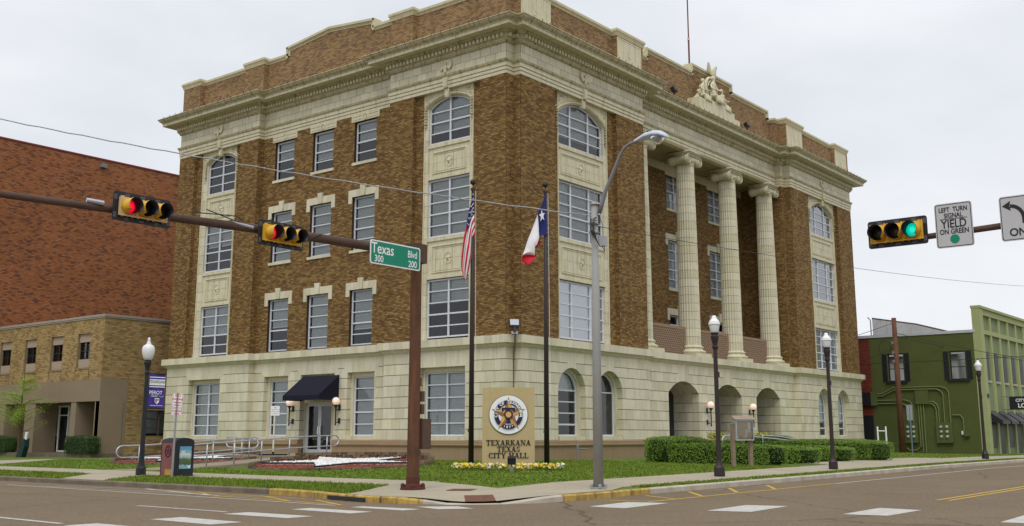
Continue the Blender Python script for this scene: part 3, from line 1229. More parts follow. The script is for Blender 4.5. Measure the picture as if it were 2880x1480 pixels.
def make_window(w_, h, cols, rows, spring=None, blind=('blind', 1.0), glass=None, meet=None, fr=None, ft=.07):
    """cols, rows: inner dividing positions (absolute); returns meshes"""
    key = (round(w_, 3), round(h, 3), tuple(cols), tuple(rows), spring, blind, glass.name if glass else '', fr.name if fr else '')
    if key in WC:
        return WC[key]
    fr = fr or M_FRAME
    O = outline(w_, h, spring)
    I = inset(O, ft)
    m_ = MB()
    n = len(O)
    for i in range(n):
        j = (i + 1) % n
        m_.prism([(O[i][0], 0, O[i][1]), (O[j][0], 0, O[j][1]), (I[j][0], 0, I[j][1]), (I[i][0], 0, I[i][1])], (0, .09, 0))
    for x in cols:
        m_.box(x - .042, x + .042, -.012, .088, ft * .5, ztop(I, x) + .01)
    for k, z in enumerate(rows):
        t = .036 if (meet is not None and k == meet) else .026
        hh = hwid(I, z)
        m_.box(-hh, hh, .006 if t < .03 else -.004, .07, z - t, z + t)
    frame = m_.mesh('window', fr)
    panes = []
    xs = [-w_] + list(cols) + [w_]
    zs = [0] + list(rows) + [h]
    I2 = inset(O, ft * .8)
    for i in range(len(xs) - 1):
        for j in range(len(zs) - 1):
            q = [(xs[i] + .03, zs[j] + .01), (xs[i + 1] - .03, zs[j] + .01), (xs[i + 1] - .03, zs[j + 1] - .01), (xs[i] + .03, zs[j + 1] - .01)]
            for k in range(len(I2)):
                p, s = I2[k - 1], I2[k]
                ex, ey = s[0] - p[0], s[1] - p[1]
                q = clip(q, -ey, ex, ey * p[0] - ex * p[1])
                if len(q) < 3:
                    break
            if len(q) < 3:
                continue
            m_ = MB()
            tl = uni(-.0015, .0015)
            m_.add([(x, .045 + tl * (x * 3), z) for x, z in q], [tuple(range(len(q)))])
            panes.append(m_.mesh('pane', glass or M_GLASS))
    bl = None
    m_ = MB()
    if blind[0] == 'blind':
        z = h * (1 - blind[1]) + .06
        while z < h - .05:
            hh = hwid(I, min(z + .02, h - .06)) - .03
            if hh > .1:
                dz = uni(-.004, .004)
                m_.add([(-hh, .13, z + dz), (hh, .13, z - dz), (hh, .155, z + .036 - dz), (-hh, .155, z + .036 + dz)], [(0, 1, 2, 3)])
            z += .046
        hh = hwid(I, h * (1 - blind[1]) + .06) - .02
        m_.box(-hh, hh, .12, .16, h * (1 - blind[1]) + .02, h * (1 - blind[1]) + .06)
        bl = ('blind', m_.mesh('blind', M_BLIND))
    elif blind[0] == 'shade':
        q = [(-w_ / 2, h * (1 - blind[1])), (w_ / 2, h * (1 - blind[1])), (w_ / 2, h), (-w_ / 2, h)]
        for k in range(len(I)):
            p, s = I[k - 1], I[k]
            ex, ey = s[0] - p[0], s[1] - p[1]
            q = clip(q, -ey, ex, ey * p[0] - ex * p[1])
        m_.prism([(x, .12, z) for x, z in q], (0, .01, 0))
        bl = ('shade', m_.mesh('shade', M_SHADE))
    WC[key] = (frame, panes, bl)
    return WC[key]


NPANE = [0]


def put_window(parent, fac, u, d, z, *a, **k):
    f, ps, bl = make_window(*a, **k)
    if fac == 'A':
        loc, rot = (d, u, z), (0, 0, R(-90))
    elif fac == 'B':
        loc, rot = (u, d, z), (0, 0, 0)
    wo = link('window', f, parent, loc, rot)
    for p in ps:
        _link0('pane', p, wo)
    if bl:
        _link0(bl[0], bl[1], wo)
    return wo


def rows_(z, n):
    return [z * k / n for k in range(1, n)]


BS = [('blind', 1.0), ('blind', .55), ('blind', .8), ('blind', .62), ('blind', 1.0), ('blind', .9), ('none', 0), ('blind', .35), ('blind', .7)]
# the nine windows of the west front's middle
wA = {0: ('blind', .55), 1: ('blind', 1.0), 2: ('blind', .72), 3: ('blind', 1.0), 4: ('blind', .98), 5: ('blind', 1.0), 6: ('blind', .5), 7: ('blind', .7), 8: ('blind', .48)}
for i, h in enumerate(HA):
    n = 4 if i > 5 else 5
    H_ = h[3] - h[2] - .02
    put_window(CH, 'A', (h[0] + h[1]) / 2, .52, h[2] + .01, h[1] - h[0] - .02, H_, (), tuple(rows_(H_, n)), blind=wA[i], meet=1)


def hood(mp, c, w_, z, d, flat=False):
    """terracotta lintel with ears and keystone over a window of width w_"""
    m_ = []
    if flat:
        q = MB()
        plate(q, mp, [(c - w_ / 2 - .22, z + .02), (c + w_ / 2 + .22, z + .02), (c + w_ / 2 + .22, 16.13), (c - w_ / 2 - .22, 16.13)], d - .05, .1, .3, back=True)
        o = q.build('lintel', M_TCM, CH)
        r_ = MB()
        P = [mp(c + .13 * math.cos(a * math.pi / 8), d - .06, z + .2 + .14 * math.sin(a * math.pi / 8)) for a in range(17)]
        r_.tube(P, .018, 6)
        for sg in (-1, 1):
            plate(r_, mp, [(c + sg * (w_ / 2 + .14), z + .1), (c + sg * .2, z + .1), (c + sg * .2, z + .115), (c + sg * (w_ / 2 + .14), z + .115)], d - .065, .02)
            plate(r_, mp, [(c + sg * (w_ / 2 + .14), z + .28), (c + sg * .2, z + .28), (c + sg * .2, z + .295), (c + sg * (w_ / 2 + .14), z + .295)], d - .065, .02)
        r_.build('lintel_ring', M_TCD, CH)
        return
    h = .37
    ks = .15
    # five voussoirs, two ears
    a, b = c - w_ / 2 - .02, c + w_ / 2 + .02
    n = 2
    pieces = []
    xs = [a + (c - ks - a) * k / n for k in range(n + 1)]
    for k in range(n):
        s0, s1 = -.08 * (1 - k / n) * 2, -.08 * (1 - (k + 1) / n) * 2
        if k == 0:
            s0 = 0
        pieces.append([(xs[k] + .003, z), (xs[k + 1] - .003, z), (xs[k + 1] + s1 - .003, z + h), (xs[k] + (s0 if k else -.14) + .003, z + h)])
    pieces.append([(a - .26, z - .33), (a - .006, z - .33), (a - .006, z), (a - .146, z + h), (a - .26, z + h)])
    mir = [[(2 * c - u, zz) for u, zz in reversed(P)] for P in pieces]
    for P in pieces + mir:
        q = MB()
        plate(q, mp, P, d - .045, .1, rnd(), back=True)
        q.build('voussoir', M_TC, CH)
    q = MB()
    plate(q, mp, [(c - ks + .02, z), (c + ks - .02, z), (c + ks + .05, z + h + .2), (c - ks - .05, z + h + .2)], d - .10, .15, rnd(), back=True)
    q.build('voussoir', M_TC, CH)


def sill(mp, a, b, z, d, h=.14):
    n = 3
    for k in range(n):
        q = MB()
        u0, u1 = a - .1 + (b - a + .2) * k / n + .003, a - .1 + (b - a + .2) * (k + 1) / n - .003
        plate(q, mp, [(u0, z - h), (u1, z - h), (u1, z), (u0, z)], d - .07, .22, rnd(), back=True)
        q.build('sill', M_TC, CH)


for i, h in enumerate(HA):
    c, w_ = (h[0] + h[1]) / 2, h[1] - h[0]
    hood(FA(), c, w_, h[3], RA, flat=i > 5)
    if i > 2:
        sill(FA(), h[0], h[1], h[2], RA)
for i, h in enumerate(HP):
    c, w_ = (h[0] + h[1]) / 2, h[1] - h[0]
    n = (5, 5, 4)[i % 3]
    H_ = h[3] - h[2] - .02
    put_window(CH, 'B', c, YB + .12, h[2] + .01, w_ - .02, H_, (0,), tuple(rows_(H_, n)), blind=(('none', 0), ('blind', 1.0), ('blind', 1.0))[i % 3], meet=1)
    if i % 3 < 2:
        hood(FB(), c, w_, h[3], YB)
    if i % 3:
        sill(FB(), h[0], h[1], h[2], YB)
q = MB()
q.box(11.4, 28.78, YB - .08, YB + .05, 15.7, 16.2)
for c in (14.97, 20.12, 25.27):
    q.box(c - 1.3, c + 1.3, YB - .085, YB, 15.5, 15.70)
q.build('wall_frieze', M_TCM, CH)


def bay(mp, fac, t0, t1, c, wd, dwin, cols, arch_sp, style):
    """terracotta window bay between brick piers, plate at depth .2"""
    d = .2
    ww = wd / 2
    # jamb blocks left and right, each face an object
    z = LOWZ
    k = 0
    while z < 15.0:
        zz = min(z + .53, 15.0) if 15.0 - z > .7 else 15.0
        for (a, b) in ((t0, c - ww), (c + ww, t1)):
            q = MB()
            plate(q, mp, [(a, z + .008), (b, z + .008), (b, zz - .008), (a, zz - .008)], d, dwin - d + .1, rnd())
            o_ = a + .05
            q.build('jamb_block', M_TC, CH)
        z = zz
    # outer roll edge of the jambs
    q = MB()
    for u in (t0 + .03, t1 - .03):
        P = [mp(u, d - .02, z) for z in (LOWZ, 16.12)]
        q.tube(P, .03, 6)
    for u in (c - ww - .06, c + ww + .06):
        P = [mp(u, d - .0, z) for z in (LOWZ, arch_sp)]
        q.tube(P, .022, 6)
    # arch spandrel plates
    top, spr = 15.86, arch_sp
    O = outline(wd, top - 13.62, spr - 13.62, 18)
    arc = [(c + x, 13.62 + z) for x, z in O[2:]]         # right to left over the top
    left = [(t0, 15.0)] + [(c - ww, 15.0)]
    half = len(arc) // 2
    P = [(t0, 15.0), (c - ww, 15.0)] + list(reversed(arc[half:])) + [(c, 16.15), (t0, 16.15)]
    plate(q, mp, P, d, dwin - d + .1, .3)
    P = [(t1, 15.0), (t1, 16.15), (c, 16.15)] + list(reversed(arc[:half + 1])) + [(c + ww, 15.0)]
    plate(q, mp, P, d, dwin - d + .1, .3)
    q.build('spandrel', M_TCM, CH)
    # archivolt: wreath roll with knobs, and hanging drops
    q = MB()
    sc = 1 + .13 / ww
    A2 = [mp(c + (x - c) * sc, d - .03, z + .06) for x, z in arc]
    q.tube(A2, .075, 8)
    A3 = [mp(c + (x - c) * (sc + .10), d - .01, z + .16) for x, z in arc]
    q.tube(A3, .02, 6)
    m5 = MB()
    tot = 0
    for i in range(len(arc) - 1):
        for s in (0, .5):
            x = arc[i][0] + (arc[i + 1][0] - arc[i][0]) * s
            z = arc[i][1] + (arc[i + 1][1] - arc[i][1]) * s
            if abs(x - c) < .2:
                continue
            p = Vector(mp(c + (x - c) * sc, d - .085, z + .06))
            M_ = Matrix.Translation(p)
            m5.lathe([(.012, -.05), (.05, -.02), (.05, .02), (.012, .05)], seg=6, M=M_)
    for sg in (-1, 1):
        u = c + sg * (ww + .15)
        for k in range(7):
            p = Vector(mp(u, d - .05, spr - .02 - .14 * k))
            rr = (.085, .07, .085, .08, .06, .09, .05)[k]
            m5.lathe([(.012, -.07), (rr, -.03), (rr, .03), (.012, .07)], seg=7, M=Matrix.Translation(p))
        # corner rosettes
        for (rr, dx, dz) in ((.14, .18, .14), (.09, .42, .10), (.07, .20, .36)):
            uu = (t1 - dx) if sg > 0 else (t0 + dx)
            P = [mp(uu + rr * .8 * math.cos(a * .9), d - .02, 16.12 - dz - .02 + rr * .8 * math.sin(a * .9) * (1 - a * .03)) for a in range(9)]
            q.tube(P, .018, 5)
    q.build('archivolt', M_TCM, CH)
    m5.build('wreath', M_TCD, CH)
    # panels between the floors
    for (z0, z1) in ((7.15, 9.10), (11.89, 13.60)):
        q = MB()
        a, b = c - ww - .02, c + ww + .02
        plate(q, mp, [(a, z0), (b, z0), (b, z1), (a, z1)], d + .05, .2, .3)
        for (u0, u1, y0, y1) in ((a + .0, b - .0, z1 - .17, z1), (a, b, z0, z0 + .12)):
            plate(q, mp, [(u0, y0), (u1, y0), (u1, y1), (u0, y1)], d - .01, .08, .3, back=True)
        # moulded frame
        e = .3
        fz0, fz1 = z0 + .3, z1 - .42
        for (P0, P1) in (((a + e, fz0), (b - e, fz0)), ((b - e, fz0), (b - e, fz1)), ((b - e, fz1), (a + e, fz1)), ((a + e, fz1), (a + e, fz0))):
            q.tube([mp(P0[0], d + .035, P0[1]), mp(P1[0], d + .035, P1[1])], .03, 6)
            k = .09
            s0 = (P0[0] + (k if P0[0] < c else -k), P0[1] + (k if P0[1] < (fz0 + fz1) / 2 else -k))
            s1 = (P1[0] + (k if P1[0] < c else -k), P1[1] + (k if P1[1] < (fz0 + fz1) / 2 else -k))
            q.tube([mp(s0[0], d + .045, s0[1]), mp(s1[0], d + .045, s1[1])], .016, 6)
        q.box(0, 0, 0, 0, 0, 0)
        pn = q.build('spandrel_panel', M_TCM, CH)
        # tile joints
        q = MB()
        nn = 5
        for k in range(1, nn):
            u = a + (b - a) * k / nn
            q.add([mp(u - .007, d + .047, fz0), mp(u + .007, d + .047, fz0), mp(u + .007, d + .047, fz1), mp(u - .007, d + .047, fz1)], [(0, 1, 2, 3)])
            for zz0, zz1 in ((z1 - .17, z1), (z0, z0 + .12)):
                q.add([mp(u - .004, d - .013, zz0), mp(u + .004, d - .013, zz0), mp(u + .004, d - .013, zz1), mp(u - .004, d - .013, zz1)], [(0, 1, 2, 3)])
        for zz in ((fz0 + fz1) / 2,):
            q.add([mp(a, d + .047, zz - .004), mp(b, d + .047, zz - .004), mp(b, d + .047, zz + .004), mp(a, d + .047, zz + .004)], [(0, 1, 2, 3)])
        _link0('panel_joints', q.mesh('panel_joints', M_TJOINT), pn)
        q = MB()
        zc = (fz0 + fz1) / 2
        P = [mp(c + .24 * math.cos(t * math.pi / 10), d + .04, zc + .26 * math.sin(t * math.pi / 10)) for t in range(21)]
        q.tube(P, .013, 6)
        for t in range(5):
            a0 = math.pi / 2 + t * 2 * math.pi / 5
            tip = mp(c + .2 * math.cos(a0), d + .045, zc + .2 * math.sin(a0))
            for sg in (-1, 1):
                a1 = a0 + sg * math.pi / 5
                inn = mp(c + .075 * math.cos(a1), d + .045, zc + .075 * math.sin(a1))
                q.add([tip, inn, mp(c, d - .02, zc)], [(0, 1, 2)])
        _link0('star_medallion', q.mesh('star_medallion', M_TCM), pn)
    # windows
    st = style
    hh = 7.12 - 4.43
    put_window(CH, fac, c, dwin, 4.43, wd, hh, cols, tuple(rows_(hh, 5)), blind=st[0][:2], glass=st[0][2] if len(st[0]) > 2 else None, meet=1)
    hh = 11.87 - 9.12
    put_window(CH, fac, c, dwin, 9.12, wd, hh, cols, tuple(rows_(hh, 5)), blind=st[1][:2], glass=st[1][2] if len(st[1]) > 2 else None, meet=1)
    hh = 15.85 - 13.62
    put_window(CH, fac, c, dwin, 13.62, wd, hh, cols, (.52, 1.04, 1.56), spring=round(spr - 13.62, 3), blind=st[2][:2], glass=st[2][2] if len(st[2]) > 2 else None, meet=1)
    keystone(mp, c, d)


bay(FA(), 'A', 2.48, 5.6, 4.02, 2.6, .3, (0,), 15.40, (('blind', .42), ('blind', 1.0), ('blind', .75)))
bay(FA(), 'A', 20.09, 23.2, 21.42, 2.6, .3, (0,), 15.40, (('blind', .6), ('blind', .5), ('none', 0)))
bay(FB(), 'B', 3.58, 7.78, 5.55, 3.8, .33, (-.765, .765), 15.16, (('shade', 1.0, M_GLASSB), ('blind', 1.0), ('blind', .8)))
bay(FB(), 'B', 32.44, 36.64, 34.55, 3.8, .33, (-.765, .765), 15.16, (('shade', 1.0, M_GLASSB), ('none', 0, M_GLASSB), ('none', 0, M_GLASSB)))

# ---- rusticated terracotta base
ZS = [3.77, 3.28, 2.79, 2.30, 1.79, 1.28, .79, .31, -.17]
BASEP = [(6, LA), (0, LA), (0, YP), (RA, YP), (RA, YN), (0, YN), (0, YC), (XC, YC), (XC, 0), (XP1, 0), (XP1, .38), (XP2, .38), (XP2, 0), (LB, 0), (LB, BK)]
BLOCKS = []          # (size key, MB) sorted so that the nearest become objects


def bound(op, side, z0, z1):
    """boundary of an opening between z0 and z1: list of (u,z) bottom to top; side -1 = its low-u side"""
    c = (op['u0'] + op['u1']) / 2
    hw = (op['u1'] - op['u0']) / 2
    P = []
    if op['t'] == 'rect':
        def f(z):
            return hw if z <= 3.07 else hw + .25 * min((z - 3.07) / .21, 1) + max(0, (z - 3.28)) * .15
        zz = [z0] + [q for q in (3.07, 3.28) if z0 < q < z1] + [z1]
        P = [(c + side * f(z), z) for z in zz]
    else:
        sp, ap, kk = op['sp'], op['ap'], op['k']
        rise = ap - sp
        if rise < hw * .8:
            Rr = (hw * hw + rise * rise) / (2 * rise)
        else:
            Rr = None

        def arc(z):
            if z <= sp:
                return hw
            if z >= ap:
                return 0
            if Rr:
                return math.sqrt(max(Rr * Rr - (z - ap + Rr) ** 2, 0))
            return hw * math.sqrt(max(1 - ((z - sp) / rise) ** 2, 0))

        def arcz(x):
            if Rr:
                return ap - Rr + math.sqrt(Rr * Rr - x * x)
            return sp + rise * math.sqrt(max(1 - (x / hw) ** 2, 0))
        n = 7
        zs = [z0 + (z1 - z0) * i / n for i in range(n + 1)]
        for z in zs:
            a = arc(z)
            if a < kk or z > arcz(kk):
                break
            P.append((c + side * a, z))
        za = arcz(kk)

        def kl(z):
            return kk * (1 + .45 * (z - za) / (3.757 - za))
        if len(P) < len(zs):
            if z0 < za:
                P.append((c + side * kk, za))
                P.append((c + side * kl(z1), z1))
            else:
                P = [(c + side * kl(z0), z0), (c + side * kl(z1), z1)]
    return P


def overlaps(op, z0, z1):
    return z1 > op['zb'] + .01


def course_wall(mp, d, ulo, uhi, ops, shift=0.0, vis=0, bw=.56, zmin=-9, zmax=9):
    for k in range(8):
        z1, z0 = ZS[k], ZS[k + 1]
        if z0 < zmin - .01 or z1 > zmax + .01:
            continue
        a, b = z0 + .013, z1 - .013
        live = [o for o in ops if overlaps(o, z0, z1)]
        segs = []
        L_ = [(ulo, a), (ulo, b)]
        for o in live:
            if o['zb'] > z0 + .05 and k >= 0 and o['zb'] > a and z1 - o['zb'] > .1:
                pass
            segs.append((L_, bound(o, -1, a, b), o))
            L_ = bound(o, 1, a, b)
        segs.append((L_, [(uhi, a), (uhi, b)], None))
        for (Lb, Rb, o) in segs:
            lo, hi = max(p[0] for p in Lb), min(p[0] for p in Rb)
            if hi - lo < .02:
                continue
            lmin, rmax = min(p[0] for p in Lb), max(p[0] for p in Rb)
            n = max(1, int(round((hi - lo) / bw)))
            ph = .5 if (k % 2) else 0
            cuts = [lo + (hi - lo) * (i + ph) / n for i in range(0 if ph else 1, n)]
            cuts = [c for c in cuts if lo + .16 < c < hi - .16]
            cur = Lb
            for ci, c in enumerate(cuts + [None]):
                if c is None:
                    nx_ = Rb
                else:
                    nx_ = [(c - .006, a), (c - .006, b)]
                P = list(reversed(cur)) + list(nx_)
                edge = (cur is Lb and lmin != ulo) or (c is None and rmax != uhi)
                thick = .42 if (cur is Lb and Lb[0][0] != ulo) or (c is None and Rb[0][0] != uhi) else .08
                m_ = MB()
                plate(m_, mp, P, d - .022, thick + .022, rnd())
                cc = mp((P[0][0] + P[-1][0]) / 2, d, (a + b) / 2)
                dist = math.hypot(cc[0] - CAMPOS[0], cc[1] - CAMPOS[1]) + vis
                BLOCKS.append((dist, m_))
                if c is not None:
                    cur = [(c + .006, a), (c + .006, b)]
    # voussoirs
    for o in ops:
        c = (o['u0'] + o['u1']) / 2
        hw = (o['u1'] - o['u0']) / 2
        pcs = []
        if o['t'] == 'rect':
            n = 5 if hw > 1.1 else 5
            for i in range(n):
                f0, f1 = -1 + 2 * i / n, -1 + 2 * (i + 1) / n
                tw = hw + .25 + .075
                P = [(c + f0 * hw, 3.07), (c + f1 * hw, 3.07)]
                if i == n - 1:
                    P = [(c + f0 * hw, 3.07), (c + hw, 3.07), (c + hw + .25, 3.28), (c + tw, 3.757), (c + f0 * tw, 3.757)]
                elif i == 0:
                    P = [(c - hw, 3.07), (c + f1 * hw, 3.07), (c + f1 * tw, 3.757), (c - tw, 3.757), (c - hw - .25, 3.28)]
                else:
                    P = [(c + f0 * hw, 3.07), (c + f1 * hw, 3.07), (c + f1 * tw, 3.757), (c + f0 * tw, 3.757)]
                pcs.append([(u + (.004 if u < c + (f0 + f1) / 2 * hw else -.004), z) for u, z in P])
        else:
            kk, ap = o['k'], o['ap']
            sp = o['sp']
            rise = ap - sp
            Rr = (hw * hw + rise * rise) / (2 * rise) if rise < hw * .8 else None

            def arcz(x):
                if Rr:
                    return ap - Rr + math.sqrt(Rr * Rr - x * x)
                return sp + rise * math.sqrt(max(1 - (x / hw) ** 2, 0))
            cuts = [-kk, -kk * .38, kk * .38, kk]
            for i in range(3):
                x0, x1 = cuts[i] + .004, cuts[i + 1] - .004
                P = [(c + x0 + (x1 - x0) * t / 4, arcz(x0 + (x1 - x0) * t / 4)) for t in range(5)]
                P += [(c + x1 * 1.45, 3.757), (c + x0 * 1.45, 3.757)]
                pcs.append(P)
        for P in pcs:
            m_ = MB()
            plate(m_, mp, P, d - .022, .44, rnd())
            cc = mp(c, d, 3.4)
            BLOCKS.append((math.hypot(cc[0] - CAMPOS[0], cc[1] - CAMPOS[1]) + vis, m_))


def rect(u0, u1, zb=0.0):
    return dict(t='rect', u0=u0, u1=u1, zb=zb)


def arch(c, hw, sp, ap, k, zb=0.0):
    return dict(t='arch', u0=c - hw, u1=c + hw, sp=sp, ap=ap, k=k, zb=zb)


opA0 = [rect(2.70, 5.56)]
opA1 = [rect(8.79, 10.68), rect(11.60, 14.13, -.9), rect(15.11, 17.06)]
opA2 = [rect(20.31, 23.17)]
opB0 = [arch(4.27, 1.08, 1.99, 3.07, .30), arch(7.40, 1.08, 1.99, 3.07, .30)]
opB1 = [arch(15.1, 1.62, 2.25, 2.90, .45, -.9), arch(20.2, 1.62, 2.25, 2.90, .45, -.9), arch(25.33, 1.62, 2.25, 2.90, .45, -.9)]
opB2 = [arch(33.0, 1.05, 2.04, 3.09, .30), arch(36.2, 1.05, 2.04, 3.09, .30)]
course_wall(FA(), 0, YC - .0, YN, opA0)
course_wall(FA(), RA, YN, YP, opA1)
course_wall(FA(), 0, YP, LA, opA2)
course_wall(FB(), 0, XC, XP1, opB0)
course_wall(FB(), .38, XP1, XP2, opB1)
course_wall(FB(), 0, XP2, LB, opB2)
course_wall(FB(), YC, 0.0, XC, [])
course_wall(FA(), XC, 0.0, YC, [])
course_wall(FB(), YP, 0, RA, [])
course_wall(FA(), XP2, 0, .38, [])
# blocks lining the deep doorway arches
for c in (15.1, 20.2, 25.33):
    course_wall(FA(), c + 1.62, .82, 1.95, [], zmax=2.31, bw=.5)
    for side in (0,):
        m_ = MB()
        o = arch(c, 1.62, 2.25, 2.90, .45)
        hw, rise = 1.62, .65
        Rr = (hw * hw + rise * rise) / (2 * rise)
        a0 = math.asin(hw / Rr)
        n = 12
        V = []
        for i in range(n + 1):
            t = a0 - 2 * a0 * i / n
            V.append((c + Rr * math.sin(t), 2.9 - Rr + Rr * math.cos(t)))
        for (y0, y1) in ((.80, 1.18), (1.19, 1.57), (1.58, 1.95)):
            q = MB()
            for i in range(n):
                q.add([(V[i][0], y0, V[i][1]), (V[i + 1][0], y0, V[i + 1][1]), (V[i + 1][0], y1, V[i + 1][1]), (V[i][0], y1, V[i][1])], [(0, 1, 2, 3)], .3)
            q.build('soffit_block', M_TC, CH)
BLOCKS.sort(key=lambda t: t[0])
rest = MB()
for i, (dd, m_) in enumerate(BLOCKS):
    if i < 290:
        m_.build('stone_block', M_TC, CH)
    else:
        rest.add(m_.v, m_.f, m_.r[0])
        rest.r[-len(m_.f):] = m_.r
o = rest.build('stone_blocks', M_TC, CH)
o['kind'] = 'stuff'

# backing wall behind the joints
mb = MB()


def back(mp, d, a, b, ops):
    holes = [(o_['u0'] - .06, o_['u1'] + .06, max(o_['zb'], -1.2) - .1, 3.12 if o_['t'] == 'rect' else o_['ap'] + .05) for o_ in ops]
    wallgrid(mb, mp, d, a, b, -1.3, 3.8, holes, .02)


back(FA(.02), 0, YC, YN, opA0)
back(FA(.02), RA, YN, YP, opA1)
back(FA(.02), 0, YP, LA, opA2)
back(FB(.02), 0, XC, XP1, opB0)
back(FB(.02), .38, XP1, XP2, opB1)
back(FB(.02), 0, XP2, LB, opB2)
back(FB(.02), YC, 0, XC + .02, [])
back(FA(.02), XC, 0, YC + .02, [])
back(FB(.02), YP, 0, RA + .02, [])
back(FA(.02), XP2, 0, .4, [])
for P0, P1 in (((LB, 0), (LB, BK)), ((LB, BK), (0, BK)), ((LB, LA), (LB, 0))):
    mb.add([(*P0, -1.2), (*P1, -1.2), (*P1, 4.3), (*P0, 4.3)], [(0, 1, 2, 3)])
mb.build('base_wall', M_JOINT, CH)

# cream reveals and window surrounds of the base
mb = MB()
for c, w_, dd in ((4.10, 2.60, .30), (21.78, 2.60, .30)):
    mb = MB()
    for (a, b) in ((c - w_ / 2 - .14, c - w_ / 2), (c + w_ / 2, c + w_ / 2 + .14)):
        plate(mb, FA(), [(a, -.17), (b, -.17), (b, 3.07), (a, 3.07)], dd, .2)
    plate(mb, FA(), [(c - w_ / 2 - .14, 2.87), (c + w_ / 2 + .14, 2.87), (c + w_ / 2 + .14, 3.09), (c - w_ / 2 - .14, 3.09)], dd - .01, .2)
    mb.prism([(-.05, c - w_ / 2 - .13, -.165), (-.05, c + w_ / 2 + .13, -.165), (-.05, c + w_ / 2 + .13, .005), (-.05, c - w_ / 2 - .13, .005)], (.5, 0, 0))
    mb.build('window_surround', M_TCM, CH)
    put_window(CH, 'A', c, dd + .08, .01, w_, 2.86, (0,), tuple(rows_(2.86, 5)), blind=('blind', 1.0), meet=1)
for c, w_ in ((9.73, 1.58), (16.08, 1.58)):
    dd = RA + .25
    mb = MB()
    for (a, b) in ((c - .95, c - w_ / 2), (c + w_ / 2, c + .98)):
        plate(mb, FA(), [(a, -.17), (b, -.17), (b, 3.07), (a, 3.07)], dd, .2)
    plate(mb, FA(), [(c - .95, 2.87), (c + .98, 2.87), (c + .98, 3.09), (c - .95, 3.09)], dd - .01, .2)
    mb.prism([(RA - .04, c - .95, -.165), (RA - .04, c + .95, -.165), (RA - .04, c + .95, .005), (RA - .04, c - .95, .005)], (.5, 0, 0))
    mb.build('window_surround', M_TCM, CH)
    put_window(CH, 'A', c, dd + .08, .01, w_, 2.86, (), tuple(rows_(2.86, 5)), blind=('blind', .99), meet=1)
# door surround
mb = MB()
dd = RA + .28
for (a, b) in ((11.6, 12.08), (14.12, 14.13)):
    plate(mb, FA(), [(a, -.85), (b, -.85), (b, 3.07), (a, 3.07)], dd, .3)
plate(mb, FA(), [(11.6, 1.66), (14.13, 1.66), (14.13, 3.09), (11.6, 3.09)], dd - .01, .3)
mb.build('door_surround', M_TCM, CH)
for c in (4.27, 7.40, 33.0, 36.2):
    mb = MB()
    O = outline(1.86, 2.96, 2.05, 18)
    I2 = O
    E2 = outline(2.3, 3.2, 2.05, 18)
    for i in range(len(O)):
        if i == 0:
            continue
        a, b = O[i - 1], O[i]
        e, f = E2[i - 1], E2[i]
        mb.prism([(c + a[0], .30, a[1]), (c + b[0], .30, b[1]), (c + f[0], .30, f[1]), (c + e[0], .30, e[1])], (0, .25, 0))
    a, b = O[-1], O[0]
    e, f = E2[-1], E2[0]
    mb.prism([(c + a[0], .30, a[1]), (c + b[0], .30, b[1]), (c + f[0], .30, f[1]), (c + e[0], .30, e[1])], (0, .25, 0))
    mb.prism([(c - 1.0, -.05, -.165), (c + 1.0, -.05, -.165), (c + 1.0, -.05, .01), (c - 1.0, -.05, .01)], (0, .5, 0))
    mb.build('window_surround', M_TCM, CH)
    if c == 7.40:
        put_window(CH, 'B', c, .42, .01, 1.86, 2.95, (), (2.05,), spring=2.04, blind=('none', 0))
    else:
        put_window(CH, 'B', c, .42, .01, 1.86, 2.95, (), (.52, 1.03, 1.54, 2.05), spring=2.04, blind=('blind', .3) if c < 10 else ('shade', .7), meet=0)

# painted plinth
mb = MB()
PLP = [(-.05, -1.5), (.06, -1.5), (.06, -.46), (.10, -.45), (.14, -.40), (.15, -.36), (.11, -.345), (.11, -.2), (.05, -.172), (-.3, -.17)]
sweep(mb, [(6, LA), (0, LA), (0, YP), (RA, YP), (RA, 14.13)], PLP)
sweep(mb, [(RA, 11.60), (RA, YN), (0, YN), (0, YC), (XC, YC), (XC, 0), (XP1, 0), (XP1, .38), (XP2, .38), (XP2, 0), (LB, 0), (LB, BK)], PLP)
mb.build('plinth', M_TAN, CH)

# belt course: moulding and a row of upright blocks
mb = MB()
sweep(mb, BASEP, [(-.2, 3.765), (.02, 3.765), (.025, 3.80), (.06, 3.81), (.09, 3.84), (.13, 3.90), (.19, 3.94), (.21, 3.955), (-.3, 3.957)])
sweep(mb, BASEP, [(-.3, 3.957), (.245, 3.958), (.245, 4.29), (-.3, 4.32)])
mb.build('belt_course', M_TCM, CH)
mb = MB()
nb_ = 0
ex = MB()
def ext(j):
    e = (Vector(BASEP[j + 1]) - Vector(BASEP[j])).normalized()
    return Vector((e.y, -e.x))


for i in range(1, 13):
    a, b = Vector(BASEP[i]), Vector(BASEP[i + 1])
    d = (b - a).normalized()
    n = Vector((d.y, -d.x))
    off = .262
    A_ = a + n * off + d * (off * ext(i - 1).dot(d))
    B_ = b + n * off + d * (off * (ext(i + 1) if i < 12 else Vector((1, 0))).dot(d))
    Ln = (B_ - A_).dot(d)
    k = max(1, int(round(Ln / .42)))
    for j in range(k):
        p, q = A_ + d * (Ln * j / k + .003), A_ + d * (Ln * (j + 1) / k - .003)
        jz = uni(-.003, .003)
        mm = ex if nb_ >= 280 else MB()
        mm.prism([(p.x, p.y, 3.962), (q.x, q.y, 3.962), (q.x, q.y, 4.30 + jz), (p.x, p.y, 4.30 + jz)], (-n.x * .3, -n.y * .3, .02), rnd(), back=False)
        nb_ += 1
        if mm is not ex:
            mm.build('belt_block', M_TC, CH)

